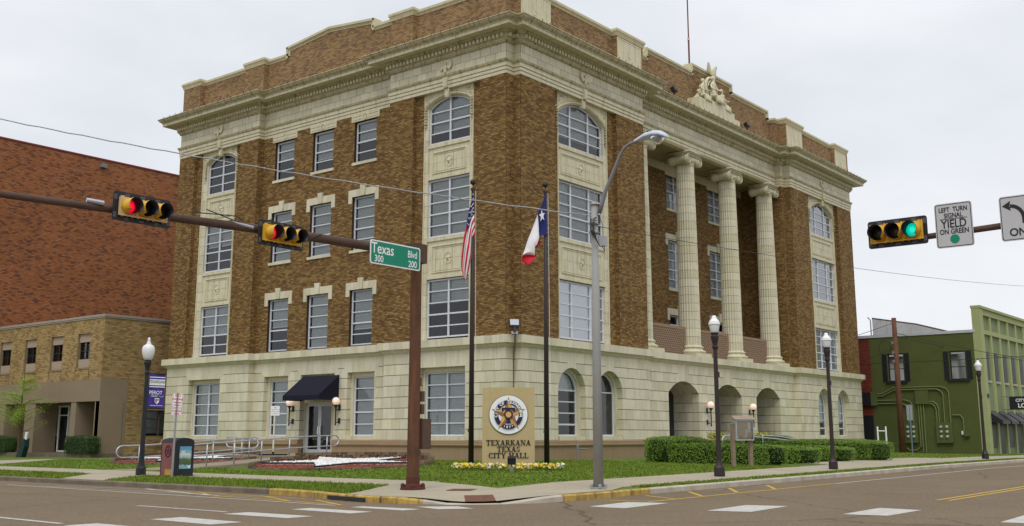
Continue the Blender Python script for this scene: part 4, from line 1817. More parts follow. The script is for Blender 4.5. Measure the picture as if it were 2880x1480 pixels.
# double door with transom, awning
q = MB()
dx = RA + .42
for (a, b, z0, z1) in ((12.08, 12.14, -.88, 1.66), (14.06, 14.12, -.88, 1.66), (12.08, 14.12, 1.60, 1.66)):
    q.box(dx, dx + .09, a, b, z0, z1)
q.build('door_frame', M_FRAME, CH)
for (a, b) in ((12.15, 13.09), (13.11, 14.05)):
    q = MB()
    q.box(dx, dx + .05, a, a + .1, -.86, 1.59)
    q.box(dx, dx + .05, b - .1, b, -.86, 1.59)
    q.box(dx + .001, dx + .049, a + .1, b - .1, 1.5, 1.59)
    q.box(dx + .001, dx + .049, a + .1, b - .1, -.86, -.64)
    dr = q.build('door', M_FRAME, CH)
    g = MB()
    g.add([(dx + .025, a + .1, -.64), (dx + .025, b - .1, -.64), (dx + .025, b - .1, 1.5), (dx + .025, a + .1, 1.5)], [(3, 2, 1, 0)])
    _link0('pane', g.mesh('pane', M_GLASS), dr)
    g = MB()
    hy = b - .06 if a < 13 else a + .06
    g.box(dx - .05, dx - .02, hy - .05, hy + .05, .1, .5)
    _link0('handle', g.mesh('handle', M_WHITE), dr)
q = MB()
y0, y1 = 11.25, 13.95
X0, X1, ZT, ZM, ZB = RA - .02, RA - 1.30, 2.98, 1.98, 1.74
q.add([(X0, y0, ZT), (X0, y1, ZT), (X1, y1, ZM), (X1, y0, ZM), (X1, y1, ZB), (X1, y0, ZB), (X0, y0, ZB), (X0, y1, ZB)],
      [(0, 1, 2, 3), (3, 2, 4, 5), (0, 3, 5, 6), (1, 7, 4, 2)])
q.build('awning', M_NAVY, CH)

# vestibule behind the doorway arches: floor, back wall, ceiling; rooms; roof
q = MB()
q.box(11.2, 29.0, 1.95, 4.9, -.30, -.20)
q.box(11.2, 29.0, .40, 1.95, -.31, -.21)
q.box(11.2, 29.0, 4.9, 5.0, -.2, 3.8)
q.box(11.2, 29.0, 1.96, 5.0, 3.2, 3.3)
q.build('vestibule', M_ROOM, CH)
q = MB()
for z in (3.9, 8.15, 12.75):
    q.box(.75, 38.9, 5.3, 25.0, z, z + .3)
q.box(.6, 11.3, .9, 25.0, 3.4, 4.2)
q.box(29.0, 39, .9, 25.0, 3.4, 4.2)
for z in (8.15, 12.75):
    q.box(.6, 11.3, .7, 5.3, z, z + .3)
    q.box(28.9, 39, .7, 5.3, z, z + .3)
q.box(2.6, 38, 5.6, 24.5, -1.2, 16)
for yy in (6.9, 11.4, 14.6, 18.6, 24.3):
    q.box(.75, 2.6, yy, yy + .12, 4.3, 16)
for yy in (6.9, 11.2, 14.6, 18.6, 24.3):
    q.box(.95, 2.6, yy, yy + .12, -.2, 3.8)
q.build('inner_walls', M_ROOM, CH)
q = MB()
q.box(.35, 39.4, .9, 25.6, 18.45, 18.62)
q.build('roof', M_TCM, CH)
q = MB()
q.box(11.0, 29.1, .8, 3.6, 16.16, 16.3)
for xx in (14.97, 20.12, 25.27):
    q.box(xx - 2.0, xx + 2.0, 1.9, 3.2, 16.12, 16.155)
q.build('portico_ceiling', mat('dark_tan_ceiling', (0.33, 0.27, 0.15), .8, .15, 1.5), CH)  # ceiling in a tan darker than the cream terracotta around it
q = MB()
q.box(11.4, 28.8, .75, 3.6, 4.28, 4.36)
q.build('portico_floor', M_CONC, CH)

# portico: four fluted ionic columns made of drums
CC = [12.40, 17.55, 22.70, 27.85]
cyl = 1.25


def rad(z):
    t = (z - 5.0) / 10.3
    return .60 - .085 * t ** 1.6


dr_m = []
nd = 22
for k in range(nd):
    z0, z1 = 5.0 + 10.35 * k / nd, 5.0 + 10.35 * (k + 1) / nd
    q = MB()
    seg = 96
    pr = [(rad(z0), z0 + .008), (rad(z1), z1 - .008)]
    V = []
    for (r0, z) in pr:
        for s in range(seg):
            a = 2 * math.pi * s / seg
            dep = (0, .055, .07, .055)[s % 4] * r0 * 1.0
            V.append(((r0 - dep) * math.cos(a), (r0 - dep) * math.sin(a), z))
    F = [(s, (s + 1) % seg, (s + 1) % seg + seg, s + seg) for s in range(seg)] + [tuple(range(seg, 2 * seg))]
    q.add(V, F, uni(.1, .9))
    dr_m.append(q.mesh('drum', M_TC))
q = MB()
q.lathe([(.52, 4.9), (.52, 5.0), (.42, 15.4)], seg=24)
core_m = q.mesh('column_core', M_JOINT)
q = MB()
q.box(-.86, .86, -.86, .86, 4.30, 4.54)
pl_m = q.mesh('column_plinth', M_TC)
q = MB()
q.lathe([(.78, 4.54), (.84, 4.58), (.86, 4.63), (.83, 4.69), (.74, 4.72), (.70, 4.76), (.68, 4.80), (.70, 4.84), (.74, 4.87), (.73, 4.92), (.66, 4.95), (.63, 5.0)], seg=40)
ba_m = q.mesh('column_base', M_TCM, True)
q = MB()
q.lathe([(.50, 15.32), (.53, 15.35), (.53, 15.40), (.50, 15.42), (.56, 15.50), (.66, 15.60), (.66, 15.66), (.55, 15.72)], seg=40)
q.box(-.62, .62, -.58, .58, 15.70, 15.86)
q.box(-.70, .70, -.70, .70, 15.95, 16.03)
q.box(-.75, .75, -.75, .75, 16.03, 16.13)
q.box(-.64, .64, -.62, .62, 15.86, 15.95)
for sg in (-1, 1):
    cx, cz = sg * .60, 15.62
    # bolster
    n = 9
    V = []
    pr = []
    for i in range(n):
        t = -1 + 2 * i / (n - 1)
        pr.append((.20 + .11 * abs(t) ** 1.5, t * .60))
    M_ = Matrix.Translation((cx, 0, cz)) @ Matrix.Rotation(R(90), 4, 'X')
    q.lathe([(r0, y0) for r0, y0 in pr], seg=20, M=M_)
    for yy in (-.63, .63):
        P = []
        for i in range(60):
            a = i * .30
            rr = .30 * math.exp(-a * .115)
            P.append((cx + sg * -1 * rr * math.cos(a + math.pi / 2) * 1.0, yy, cz + rr * math.sin(a + math.pi / 2)))
        rd = [max(.012, .042 * math.exp(-i * .03)) for i in range(60)]
        q.tube(P, rd, 6)
        q.lathe([(.03, -.03), (.05, 0), (.03, .03)], seg=10, M=Matrix.Translation((cx, yy, cz)) @ Matrix.Rotation(R(90), 4, 'X'))
for yy in (-.63, .63):
    q.tube([(-.6, yy, 15.90), (-.2, yy, 15.86), (.2, yy, 15.86), (.6, yy, 15.90)], .035, 6)
    for k in range(5):
        q.lathe([(.02, -.07), (.06, -.02), (.06, .03), (.02, .07)], seg=8, M=Matrix.Translation((-.24 + .12 * k, yy * .93, 15.72)))
ca_m = q.mesh('capital', M_TCM, True)
for c in CC:
    co_ = link('column', core_m, CH, (c, cyl, 0))
    for m_ in dr_m:
        _link0('drum', m_, co_)
    for nm, m_ in (('column_plinth', pl_m), ('column_base', ba_m), ('capital', ca_m)):
        _link0(nm, m_, co_)

# pierced screens between the columns
M_SCR = mat('brown_screen', (0.27, 0.185, 0.125), 0.85, 0.08, 4)
for a, b in ((13.25, 17.0), (18.35, 22.1), (23.5, 27.25)):
    q = MB()
    y0, y1 = 1.20, 1.28
    z0, z1 = 4.36, 6.0
    q.box(a, b, y0, y1, z1 - .16, z1)
    q.box(a, b, y0, y1, z0, z0 + .1)
    q.box(b - .18, b, y0 + .001, y1, z0 + .1, z1 - .16)
    nz = 12
    hz = (z1 - .16 - z0 - .1) / nz
    nx = int((b - .18 - a) / .19)
    wx = (b - .18 - a) / nx
    for j in range(nz):
        zz = z0 + .1 + hz * j
        q.box(a, b - .18, y0 + .002, y1 - .002, zz - .022, zz + .022)
        for i in range(nx):
            xx = a + wx * (i + (.5 if j % 2 else 0))
            q.box(xx, min(xx + wx * .50, b - .18), y0 + .004, y1 - .004, zz + .022, zz + hz - .022)
    q.build('screen', M_SCR, CH)

# parapet coping
mb = MB()
CPR = [(-.45, 20.40), (.03, 20.41), (.045, 20.47), (.09, 20.53), (.10, 20.545), (.125, 20.55), (.125, 20.68), (-.45, 20.70)]
sweep(mb, [(.3, BK), (.3, 19.4)], CPR)
sweep(mb, [(.3, 17.77), (.3, 16.03)], CPR)
sweep(mb, [(.3, 9.38), (.3, 7.8)], CPR)
sweep(mb, [(.3, 6.3), (.3, 2.08)], CPR)
sweep(mb, [(2.85, .25), (8.57, .25)], CPR)
sweep(mb, [(11.12, .85), (12.9, .85)], CPR)
sweep(mb, [(27.9, .85), (28.3, .85), (28.3, .5), (28.95, .5)], CPR)
sweep(mb, [(31.6, .25), (37.1, .25)], CPR)
CP2 = [(d_, z_ + (.09 if z_ > 20.5 else .0)) for d_, z_ in CPR]
sweep(mb, [(.9, LA), (0, LA), (0, 23.65), (.9, 23.65)], CP2)
sweep(mb, [(.9, 19.4), (0, 19.4), (0, 17.77), (.9, 17.77)], CP2)
sweep(mb, [(.9, 7.8), (0, 7.8), (0, 6.3), (.9, 6.3)], CP2)
sweep(mb, [(.9, 2.08), (0, 2.08), (0, YC), (XC, YC), (XC, 0), (2.85, 0), (2.85, .9)], CP2)
sweep(mb, [(8.57, .9), (8.57, 0), (11.12, 0), (11.12, .9)], CP2)
sweep(mb, [(28.95, .9), (28.95, 0), (31.6, 0), (31.6, .9)], CP2)
sweep(mb, [(37.1, .9), (37.1, 0), (39.5, 0), (39.5, .9)], CP2)


def cop(mp, d, a, b):
    """sloped coping piece between two (u,z) top points"""
    for (o0, o1, dd) in ((0, -.13, -.125), (-.13, -.20, -.06), (-.20, -.28, -.03)):
        plate(mb, mp, [(a[0], a[1] + o1), (b[0], b[1] + o1), (b[0], b[1] + o0), (a[0], a[1] + o0)], d + dd, .45 - dd, .5)


cop(FA(), .3, (16.15, 21.07), (12.7, 21.43))
cop(FA(), .3, (12.7, 21.43), (9.27, 21.07))
for u, s in ((16.03, 1), (9.39, -1)):
    P = [(u, 20.42), (u + s * .13, 20.42), (u + s * .13, 21.05), (u, 21.05)]
    plate(mb, FA(), P, .175, .55, .5, back=True)
    P = [(u, 20.55), (u - s * .13, 20.55), (u - s * .13, 20.9), (u, 20.9)]
    plate(mb, FA(), P, .24, .3, .5)
cop(FB(), .85, (12.75, 21.18), (17.97, 21.18))
cop(FB(), .85, (17.85, 21.68), (22.95, 21.68))
cop(FB(), .85, (22.83, 21.18), (28.02, 21.18))
for u, s, z0, z1 in ((12.9, -1, 20.45, 21.06), (17.97, -1, 20.95, 21.56), (22.83, 1, 20.95, 21.56), (27.9, 1, 20.45, 21.06)):
    plate(mb, FB(), [(u, z0), (u + s * .13, z0), (u + s * .13, z1), (u, z1)], .725, .55, .5, back=True)
    plate(mb, FB(), [(u, z0 + .2), (u - s * .12, z0 + .2), (u - s * .12, z1 - .1), (u, z1 - .1)], .80, .3, .5)
mb.build('coping', mat('parapet_coping', (0.55, 0.50, 0.33), 0.65, 0.1, 2, streak=((0.25, 0.21, 0.12), 0.4), bump=0.15, bscale=20), CH)
for a, b in ((.56, 2.83), (8.62, 10.92), (29.05, 31.5), (37.2, 39.3)):
    q = MB()
    plate(q, FB(), [(a, 18.9), (b, 18.9), (b, 20.36), (a, 20.36)], -.035, .06, .2)
    P = [(a + .07, 19.05), (b - .07, 19.05), (b - .07, 20.28), (a + .07, 20.28)]
    for i in range(4):
        p0, p1 = P[i - 1], P[i]
        q.tube([(p0[0], -.04, p0[1]), (p1[0], -.04, p1[1])], .014, 5)
    c = (a + b) / 2
    q.tube([(c + .22 * math.cos(t * .24 + 2.6), -.04, 19.75 + .3 * math.sin(t * .24 + 2.6)) for t in range(12)], .014, 5)
    o = q.build('parapet_panel', M_TCM, CH)
    q = MB()
    for k in (1, 2, 3):
        u = a + (b - a) * k / 4
        q.add([(u - .005, -.0365, 18.9), (u + .005, -.0365, 18.9), (u + .005, -.0365, 20.3), (u - .005, -.0365, 20.3)], [(0, 1, 2, 3)])
    _link0('panel_joints', q.mesh('panel_joints', M_TJOINT), o)

# ---- sculpture over the portico
def skin_mesh(name, V, E, Rr, m_, sub=1):
    me = bpy.data.meshes.new(name)
    me.from_pydata(V, E, [])
    o = bpy.data.objects.new(name, me)
    COL.objects.link(o)
    md = o.modifiers.new('skin', 'SKIN')
    md.use_smooth_shade = True
    for i, r_ in enumerate(Rr):
        sv = me.skin_vertices[0].data[i]
        sv.radius = (r_, r_) if not isinstance(r_, tuple) else r_
        sv.use_root = (i == 0)
    s = o.modifiers.new('sub', 'SUBSURF')
    s.levels = sub
    s.render_levels = sub
    dg = bpy.context.evaluated_depsgraph_get()
    out = bpy.data.meshes.new_from_object(o.evaluated_get(dg))
    out.name = name
    out.materials.clear()
    out.materials.append(m_)
    bpy.data.objects.remove(o)
    return out


def seated(s=1.0, lean=0.0, armx=0.3, look=0.0):
    V = [(0, 0, .45), (0, .02, .68), (lean * .5, .02, .92), (lean, 0, 1.08), (lean + look * .3, -.02, 1.20), (lean + look, -.04, 1.36),
         (.15, 0, .42), (.15, -.28, .44), (.16, -.32, .2), (.16, -.36, .0), (-.15, 0, .42), (-.17, -.27, .42), (-.18, -.30, .2), (-.18, -.35, .0),
         (.2 + lean, 0, 1.02), (.30 + lean, -.12, .80), (armx, -.34, .74), (-.2 + lean, 0, 1.02), (-.32 + lean, -.1, .78), (-.22, -.34, .66),
         (0, -.14, .40), (0, -.28, .34), (0, -.32, .1)]
    E = [(0, 1), (1, 2), (2, 3), (3, 4), (4, 5), (0, 6), (6, 7), (7, 8), (8, 9), (0, 10), (10, 11), (11, 12), (12, 13), (3, 14), (14, 15), (15, 16), (3, 17), (17, 18), (18, 19), (0, 20), (20, 21), (21, 22)]
    Rr = [.16, .14, .14, .10, .06, .10, .11, .085, .085, .10, .11, .085, .085, .10, .065, .05, .04, .065, .05, .04, .09, .08, .09]
    return [(x * s, y * s, z * s) for x, y, z in V], E, [r_ * s for r_ in Rr]


SG = wthing('sculpture_group', 'cream relief sculpture of three seated draped figures and an eagle above the portico cornice', 'sculpture', (19.8, .4, 18.6))
q = MB()
q.box(17.25, 22.35, .02, .8, 18.5, 18.98)
q.box(17.28, 21.7, .03, .8, 18.98, 19.28)
q.box(17.3, 18.2, .05, .8, 19.28, 19.36)
q.box(18.9, 20.6, .05, .8, 19.28, 19.50)
q.build('pedestal', M_TCM, SG)
for (x, y, z, s, ln, ax, lk) in ((19.75, .40, 19.46, 1.22, 0, .35, .04), (18.45, .42, 19.30, 1.02, .06, .3, .06), (20.95, .42, 19.24, 1.0, -.06, .28, -.05)):
    V, E, Rr = seated(s, ln, ax, lk)
    me = skin_mesh('figure', V, E, Rr, M_TCM)
    f = link('figure', me, SG, (x, y, z))
    q = MB()
    hx, hz = (ln + lk) * s, 1.38 * s
    q.lathe([(.02, .13), (.10, .10), (.145, .02), (.13, -.08), (.05, -.13)], seg=12, M=Matrix.Translation((hx, .035, hz)) @ Matrix.Scale(s, 4))
    _link0('hair', q.mesh('hair', M_TCM, True), f)
    q = MB()
    for k in range(9):
        xx = (-.3 + .075 * k) * s
        q.tube([(xx * .6, -.16 * s, .46 * s), (xx * .9, (-.36 - .03 * math.sin(k)) * s, .36 * s), (xx, -.38 * s, .18 * s), (xx * 1.1, -.42 * s, .0)], .028 * s, 5)
    _link0('drapery', q.mesh('drapery', M_TCM, True), f)
q = MB()
P = [(19.75 + .62 * math.cos(a), .55, 20.55 + .62 * math.sin(a)) for a in [math.pi * k / 14 for k in range(15)]]
q.tube([(20.37, .5, 19.4)] + P + [(19.13, .5, 19.4)], .10, 8)
P2 = [(19.75 + .42 * math.cos(a), .50, 20.55 + .42 * math.sin(a)) for a in [math.pi * k / 14 for k in range(15)]]
q.tube(P2, .05, 6)
q.box(19.3, 20.2, .62, .7, 19.5, 21.0)
q.build('arch_surround', M_TCM, SG, smooth=True)
q = MB()
for k in range(14):
    q.lathe([(.02, -.12), (.10, -.05), (.11, .05), (.02, .12)], seg=7, M=Matrix.Translation((17.75 + .07 * k + uni(-.08, .08), .5, 19.4 + .085 * k + uni(-.1, .1))))
    q.lathe([(.02, -.12), (.10, -.05), (.11, .05), (.02, .12)], seg=7, M=Matrix.Translation((21.85 - .06 * k + uni(-.08, .08), .5, 19.35 + .08 * k + uni(-.1, .1))))
q.build('foliage_carving', M_TCM, SG, smooth=True)
V = [(20.05, .5, 21.15), (20.05, .5, 21.45), (20.05, .45, 21.7), (20.08, .38, 21.92), (20.16, .30, 21.95)]
me = skin_mesh('eagle', V, [(0, 1), (1, 2), (2, 3), (3, 4)], [.12, .19, .16, .08, .03], M_TCM)
eg = link('eagle', me, SG)
q = MB()
for sg in (-1, 1):
    for k in range(7):
        a = .35 + .13 * k
        x0 = 20.05 + sg * .14
        q.prism([(x0, .5, 21.45 + .02 * k), (x0 + sg * (.10 + .05 * k), .5 + .02 * k, 21.40 + .05 * k), (x0 + sg * (.22 + .035 * k), .52, 22.12 - .11 * (6 - k) * .6), (x0 + sg * (.10 + .03 * k), .52, 22.15 - .09 * (6 - k) * .6)], (0, .05, 0))
_link0('wing', q.mesh('wing', M_TCM), eg)

# lights and mast on the roof
for i, (x, z) in enumerate(((15.3, 19.0), (24.35, 19.0))):
    q = MB()
    q.box(x - .02, x + .02, .5, .54, 18.6, z + .1)
    t = thing('floodlight', ('small black floodlight on the cornice left of the sculpture', 'small black floodlight on the cornice right of the sculpture')[i], 'floodlight', (x, .52, z + .3), 0, 'floodlights beside the sculpture')
    b = MB()
    M_ = Matrix.Rotation(R(-25), 4, 'X')
    b.box(-.2, .2, -.12, .12, -.12, .14, M=M_)
    b.build('housing', M_BLACK, t)
    b = MB()
    b.box(-.03, .03, -.03, .03, -.75, -.1)
    b.build('stem', M_BLACK, t)
t = thing('roof_mast', 'thin rusty red antenna mast rising from the roof behind the portico parapet', 'mast', (24.4, 4.5, 18.62))
M_REDM = mat('red_mast_paint', (0.16, 0.045, 0.035), 0.7, 0.15, 3)
q = MB()
q.tube([(0, 0, 0), (0, 0, 7.3)], .06, 8)
q.build('mast', M_REDM, t)
q = MB()
q.tube([(0, 0, 7.3), (0, 0, 7.45)], .085, 8)
q.tube([(-.12, 0, 7.5), (.12, 0, 7.5)], .02, 5)
q.build('clamp', M_STEEL, t)
q = MB()
q.tube([(0, 0, 7.45), (0, 0, 12.5)], .045, 8)
q.build('upper_mast', M_REDM, t)

# corner floodlight + cable
t = wthing('floodlight', 'wide lens floodlight on the belt ledge at the building corner above the sign', 'floodlight', (.1, .05, 4.33))
q = MB()
M_ = Matrix.Translation((-.05, -.10, 4.78)) @ Matrix.Rotation(R(-40), 4, 'Z') @ Matrix.Rotation(R(-18), 4, 'X')
q.box(-.21, .21, -.02, .16, -.17, .17, M=M_)
q.box(-.05, .05, .0, .1, -.42, -.17, M=M_)
q.build('housing', M_BLACK, t)
q = MB()
q.box(-.19, .19, -.035, -.02, -.11, .15, M=M_)
q.build('lens', mat('flood_lens', (0.5, 0.55, 0.62), 0.15, 0.1, 4), t)
q = MB()
q.box(-.1, .12, -.16, .02, 4.31, 4.42)
q.build('junction_box', M_STEEL, t)
q = MB()
q.tube([(.27, .10, 4.35), (.25, .10, 3.95), (.44, .3, 3.75), (.46, .34, 3.4), (.47, .35, 1.0)], .016, 6)
tag(q.build('cable', M_CABLE), 'thin black cable running down the notch of the stone corner', 'cable')

# wall lamps with lit globes
GLOBE = mat('lit_globe', (0.75, 0.68, 0.62), 0.4, 0.0, emit=((1.0, 0.62, 0.42), 0.34))


def wall_lamp(fac, u, z, d, label):
    t = thing('wall_lamp', label, 'lamp', (d, u, z) if fac == 'A' else (u, d, z), R(-90) if fac == 'A' else 0, 'globe lamps beside the doorways')
    q = MB()
    q.box(-.07, .07, -.04, 0, .0, .28)
    q.box(-.07, .07, -.04, 0, -.62, -.36)
    q.tube([(0, -.03, .05), (0, -.16, .02), (0, -.24, .06), (0, -.26, .16)], .03, 7)
    q.tube([(0, -.03, -.5), (0, -.14, -.56), (0, -.24, -.6), (0, -.26, -.5)], .028, 7)
    q.lathe([(.02, -.72), (.045, -.66), (.03, -.6), (.032, .1), (.05, .14), (.05, .18), (.11, .24), (.12, .27), (.05, .29)], 0, -.26, 12)
    q.build('bracket', M_BLACK, t)
    q = MB()
    q.lathe([(.19 * math.sin(a), -.19 * math.cos(a)) for a in [.25 + k * (math.pi - .26) / 12 for k in range(13)]], 0, 0, 18)
    g = q.build('globe', GLOBE, t, True, (0, -.26, .45))
    return t


wall_lamp('A', 14.62, 1.24, RA - .02, 'lit globe wall lamp to the left of the navy awning door')
wall_lamp('A', 11.16, 1.24, RA - .02, 'lit globe wall lamp to the right of the navy awning door')
wall_lamp('B', 17.55, 1.25, .36, 'lit globe wall lamp between the left and middle doorway arches')
wall_lamp('B', 22.72, 1.25, .36, 'lit globe wall lamp between the middle and right doorway arches')

# ------------------------------------------------------------------ red brick building far left
def brick_tex(name, cols, mort, bw, bh, off=(0, 0, 0), ax='B'):
    m = bpy.data.materials.new(name)
    m.use_nodes = True
    N, K = m.node_tree.nodes, m.node_tree.links.new
    b = N['Principled BSDF']
    b.inputs['Roughness'].default_value = .9
    co = N.new('ShaderNodeTexCoord')
    sx = N.new('ShaderNodeSeparateXYZ')
    cx = N.new('ShaderNodeCombineXYZ')
    K(co.outputs['Object'], sx.inputs[0])
    K(sx.outputs['X' if ax == 'B' else 'Y'], cx.inputs['X'])
    K(sx.outputs['Z'], cx.inputs['Y'])
    br = N.new('ShaderNodeTexBrick')
    br.inputs['Scale'].default_value = 1
    br.inputs['Brick Width'].default_value = bw
    br.inputs['Row Height'].default_value = bh
    br.inputs['Mortar Size'].default_value = .008
    br.inputs['Color1'].default_value = (0, 0, 0, 1)
    br.inputs['Color2'].default_value = (1, 1, 1, 1)
    br.inputs['Mortar'].default_value = (0, 0, 0, 1)
    K(cx.outputs[0], br.inputs['Vector'])
    cr = N.new('ShaderNodeValToRGB')
    e = cr.color_ramp.elements
    e[0].color = (*cols[0], 1)
    e[1].position = 1
    e[1].color = (*cols[-1], 1)
    for i, c in enumerate(cols[1:-1]):
        q_ = e.new((i + 1) / (len(cols) - 1))
        q_.color = (*c, 1)
    K(br.outputs['Color'], cr.inputs['Fac'])
    no = N.new('ShaderNodeTexNoise')
    no.inputs['Scale'].default_value = .35
    no.inputs['Detail'].default_value = 7
    K(co.outputs['Object'], no.inputs['Vector'])
    mr = N.new('ShaderNodeMapRange')
    mr.inputs['From Min'].default_value = .3
    mr.inputs['From Max'].default_value = .7
    mr.inputs['To Min'].default_value = .8
    mr.inputs['To Max'].default_value = 1.2
    K(no.outputs['Fac'], mr.inputs['Value'])
    mx = N.new('ShaderNodeMixRGB')
    mx.blend_type = 'MULTIPLY'
    mx.inputs['Fac'].default_value = 1
    K(cr.outputs['Color'], mx.inputs['Color1'])
    K(mr.outputs['Result'], mx.inputs['Color2'])
    m2 = N.new('ShaderNodeMixRGB')
    K(br.outputs['Fac'], m2.inputs['Fac'])
    K(mx.outputs['Color'], m2.inputs['Color1'])
    m2.inputs['Color2'].default_value = (*mort, 1)
    K(m2.outputs['Color'], b.inputs['Base Color'])
    bu = N.new('ShaderNodeBump')
    bu.inputs['Strength'].default_value = .4
    bu.inputs['Distance'].default_value = .01
    bu.invert = True
    K(br.outputs['Fac'], bu.inputs['Height'])
    K(bu.outputs['Normal'], b.inputs['Normal'])
    return m


REDC = [(0.28, 0.105, 0.045), (0.32, 0.125, 0.050), (0.22, 0.085, 0.042), (0.34, 0.145, 0.062), (0.30, 0.112, 0.046), (0.33, 0.130, 0.052), (0.15, 0.065, 0.040), (0.31, 0.120, 0.050)]
M_RED = mat('red_orange_brick', None, .9, .16, .3, ramp=REDC, detail=8)
t = wthing('red_brick_building', 'tall plain orange red brick building with thin red roof edge behind the tan block', 'building', (5, 46, -1.2))
q = MB()
q.box(-9, 24, 45.02, 60, -1.5, 20.62)
q.build('wall', mat('red_mortar', (0.24, 0.12, 0.065), .95, .2, 4), t)
q = MB()
bricks(q, FB(45.0), 0, -5, 14.5, 5.6, 20.56, bl=.30, bh=.1, joint=.014)
o = q.build('brickwork', M_RED, t)
o['kind'] = 'stuff'
q = MB()
q.box(-9.1, 24.1, 44.94, 45.3, 20.62, 20.73)
q.build('roof_edge', mat('red_roof_edge', (0.22, 0.03, 0.03), .6), t)
q = MB()
q.box(6.2, 6.65, 44.7, 45, 20.0, 20.3)
q.build('wall_light', M_GREYD, t)

# ------------------------------------------------------------------ tan brick building
TB = wthing('tan_brick_building', 'low two storey tan brick building with taupe stucco ground floor at the left', 'building', (-2.4, 34, -1.17))
tx, ty = -2.45, 28.05
M_TB = mat('tan_brick', None, .9, .15, .8, ramp=[(0.33, 0.225, 0.09), (0.37, 0.26, 0.115), (0.29, 0.19, 0.075), (0.35, 0.235, 0.10), (0.25, 0.155, 0.065), (0.40, 0.285, 0.13)])
M_TM = mat('tan_mortar', (0.24, 0.175, 0.095), .95, .2, 4)
q, q2 = MB(), MB()
HT = [(29.45, 30.83, 3.92, 5.92), (32.5, 33.88, 3.92, 5.92), (35.6, 37.0, 3.92, 5.92), (38.75, 40.15, 3.92, 5.92)]
HT2 = [h for h in HT]
wallgrid(q, FA(tx), 0, ty, 45, 2.0, 6.75, HT, .25)
bricks(q2, FA(tx), 0, ty, 41.5, 3.2, 6.72, HT, bl=.30, bh=.1)
wallgrid(q, FB(ty), 0, tx, 9, -1.5, 6.75, [(.6, 2.6, 0, 1.55)], .25)
bricks(q2, FB(ty), 0, -.72, 2.4, -1.2, 6.72, [(.6, 2.6, 0, 1.55)], bl=.30, bh=.1)
bricks(q2, FB(ty), 0, tx, -.72, 3.25, 6.72, bl=.30, bh=.1)
wallgrid(q, FA(-1.0), 0, ty, 45, -1.5, 2.0, [(29.6, 31.4, .1, 1.85), (33.2, 37.3, -.95, 1.85)], .2)
bricks(q2, FA(-1.0), 0, 28.2, 41, -1.0, .12, [(33.9, 35.2, -1.1, 2)], bl=.30, bh=.1)
bricks(q2, FA(-1.0), 0, 30.9, 32.3, .12, 1.9, [(29.6, 31.4, .1, 1.85)], bl=.30, bh=.1)
bricks(q2, FA(-1.0), 0, 37.4, 38.9, .12, 1.9, bl=.30, bh=.1)
q.box(tx, 9, 44.9, 45, 2, 6.7)
q.box(9, 9.1, ty, 45, -1.5, 6.75)
q.box(tx + .3, 9, ty + .3, 44.9, 6.5, 6.6)
q.build('wall', M_TM, TB)
o = q2.build('brickwork', M_TB, TB)
o['kind'] = 'stuff'
q = MB()
q.box(tx - .01, -1.0, ty + .3, 45, 1.97, 3.2)
q.box(tx - .012, tx + 1.72, ty - .012, ty + .3, 1.97, 3.25)
for (a, b) in ((27.99, 28.55), (30.55, 31.1), (35.2, 36.4), (38.9, 39.9)):
    q.box(tx + .02, tx + .38, a, b, -1.17, 1.97)
    q.box(tx + .38, -1.0, a, a + .12, -1.17, 1.97)
q.box(tx + .02, tx + 1.7, ty - .005, ty + .4, -1.3, 1.97)
q.build('stucco', M_TAN2, TB)
q = MB()
sweep(q, [(tx, 45), (tx, ty), (9, ty)], [(-.3, 6.72), (.05, 6.72), (.05, 6.80), (.08, 6.81), (.08, 6.93), (-.3, 6.94)])
q.build('roof_edge', mat('grey_roof_edge', (0.33, 0.29, 0.25), .7, .05, 2), TB)
for h in HT:
    c, w_ = (h[0] + h[1]) / 2, h[1] - h[0]
    wo = put_window(TB, 'A', c, tx + .18, 4.42, w_ - .05, 1.02, (0,), (.5,), blind=('none', 0), fr=M_BLACK, ft=.04)
    q = MB()
    for k in range(10):
        a = h[0] + .02 + (w_ - .04) * k / 10
        q.box(tx + .1, tx + .15 + .02 * (k % 2), a, a + w_ / 10 - .01, h[3] - .5, h[3])
        q.box(tx + .1, tx + .15 + .02 * (k % 2), a, a + w_ / 10 - .01, h[2], h[2] + .5)
    q.build('window_panel', mat('beige_siding', (0.38, 0.29, 0.22), .8, .05, 3), TB)
    q = MB()
    q.box(tx - .04, tx + .2, h[0] - .05, h[1] + .05, h[2] - .1, h[2])
    q.build('sill', M_TM, TB)
    for u in (h[0] - .03, h[1] + .03):
        q = MB()
        q.box(tx - .013, tx, u - .03, u + .03, 3.2, h[2] - .1)
        q.build('wall_groove', mat('groove_brown', (0.14, 0.09, 0.05), .95), TB)
put_window(TB, 'A', 30.5, -.9, .12, 1.75, 1.7, (.2,), (.85,), blind=('shade', .55), fr=mat('bronze_frame', (0.13, 0.10, 0.08), .6))
put_window(TB, 'A', 38.9, -.9, .12, 1.75, 1.7, (.2,), (.85,), blind=('shade', .55), fr=MATS['bronze_frame'])
put_window(TB, 'A', 36.25, -.9, .05, 2.1, 1.8, (), (), blind=('none', 0), fr=M_WHITE, ft=.04)
put_window(TB, 'A', 33.55, -.9, .05, .75, 1.8, (), (), blind=('none', 0), fr=M_WHITE, ft=.04)
put_window(TB, 'A', 34.58, -.92, -.93, 1.15, 2.78, (), (2.2,), blind=('none', 0), fr=M_WHITE, ft=.09)
put_window(TB, 'B', 1.55, ty + .15, .02, 1.8, 1.5, (0,), (.5, 1.0), blind=('shade', .9), fr=MATS['bronze_frame'], ft=.04)
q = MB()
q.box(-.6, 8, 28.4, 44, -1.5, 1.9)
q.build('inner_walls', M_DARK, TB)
q = MB()
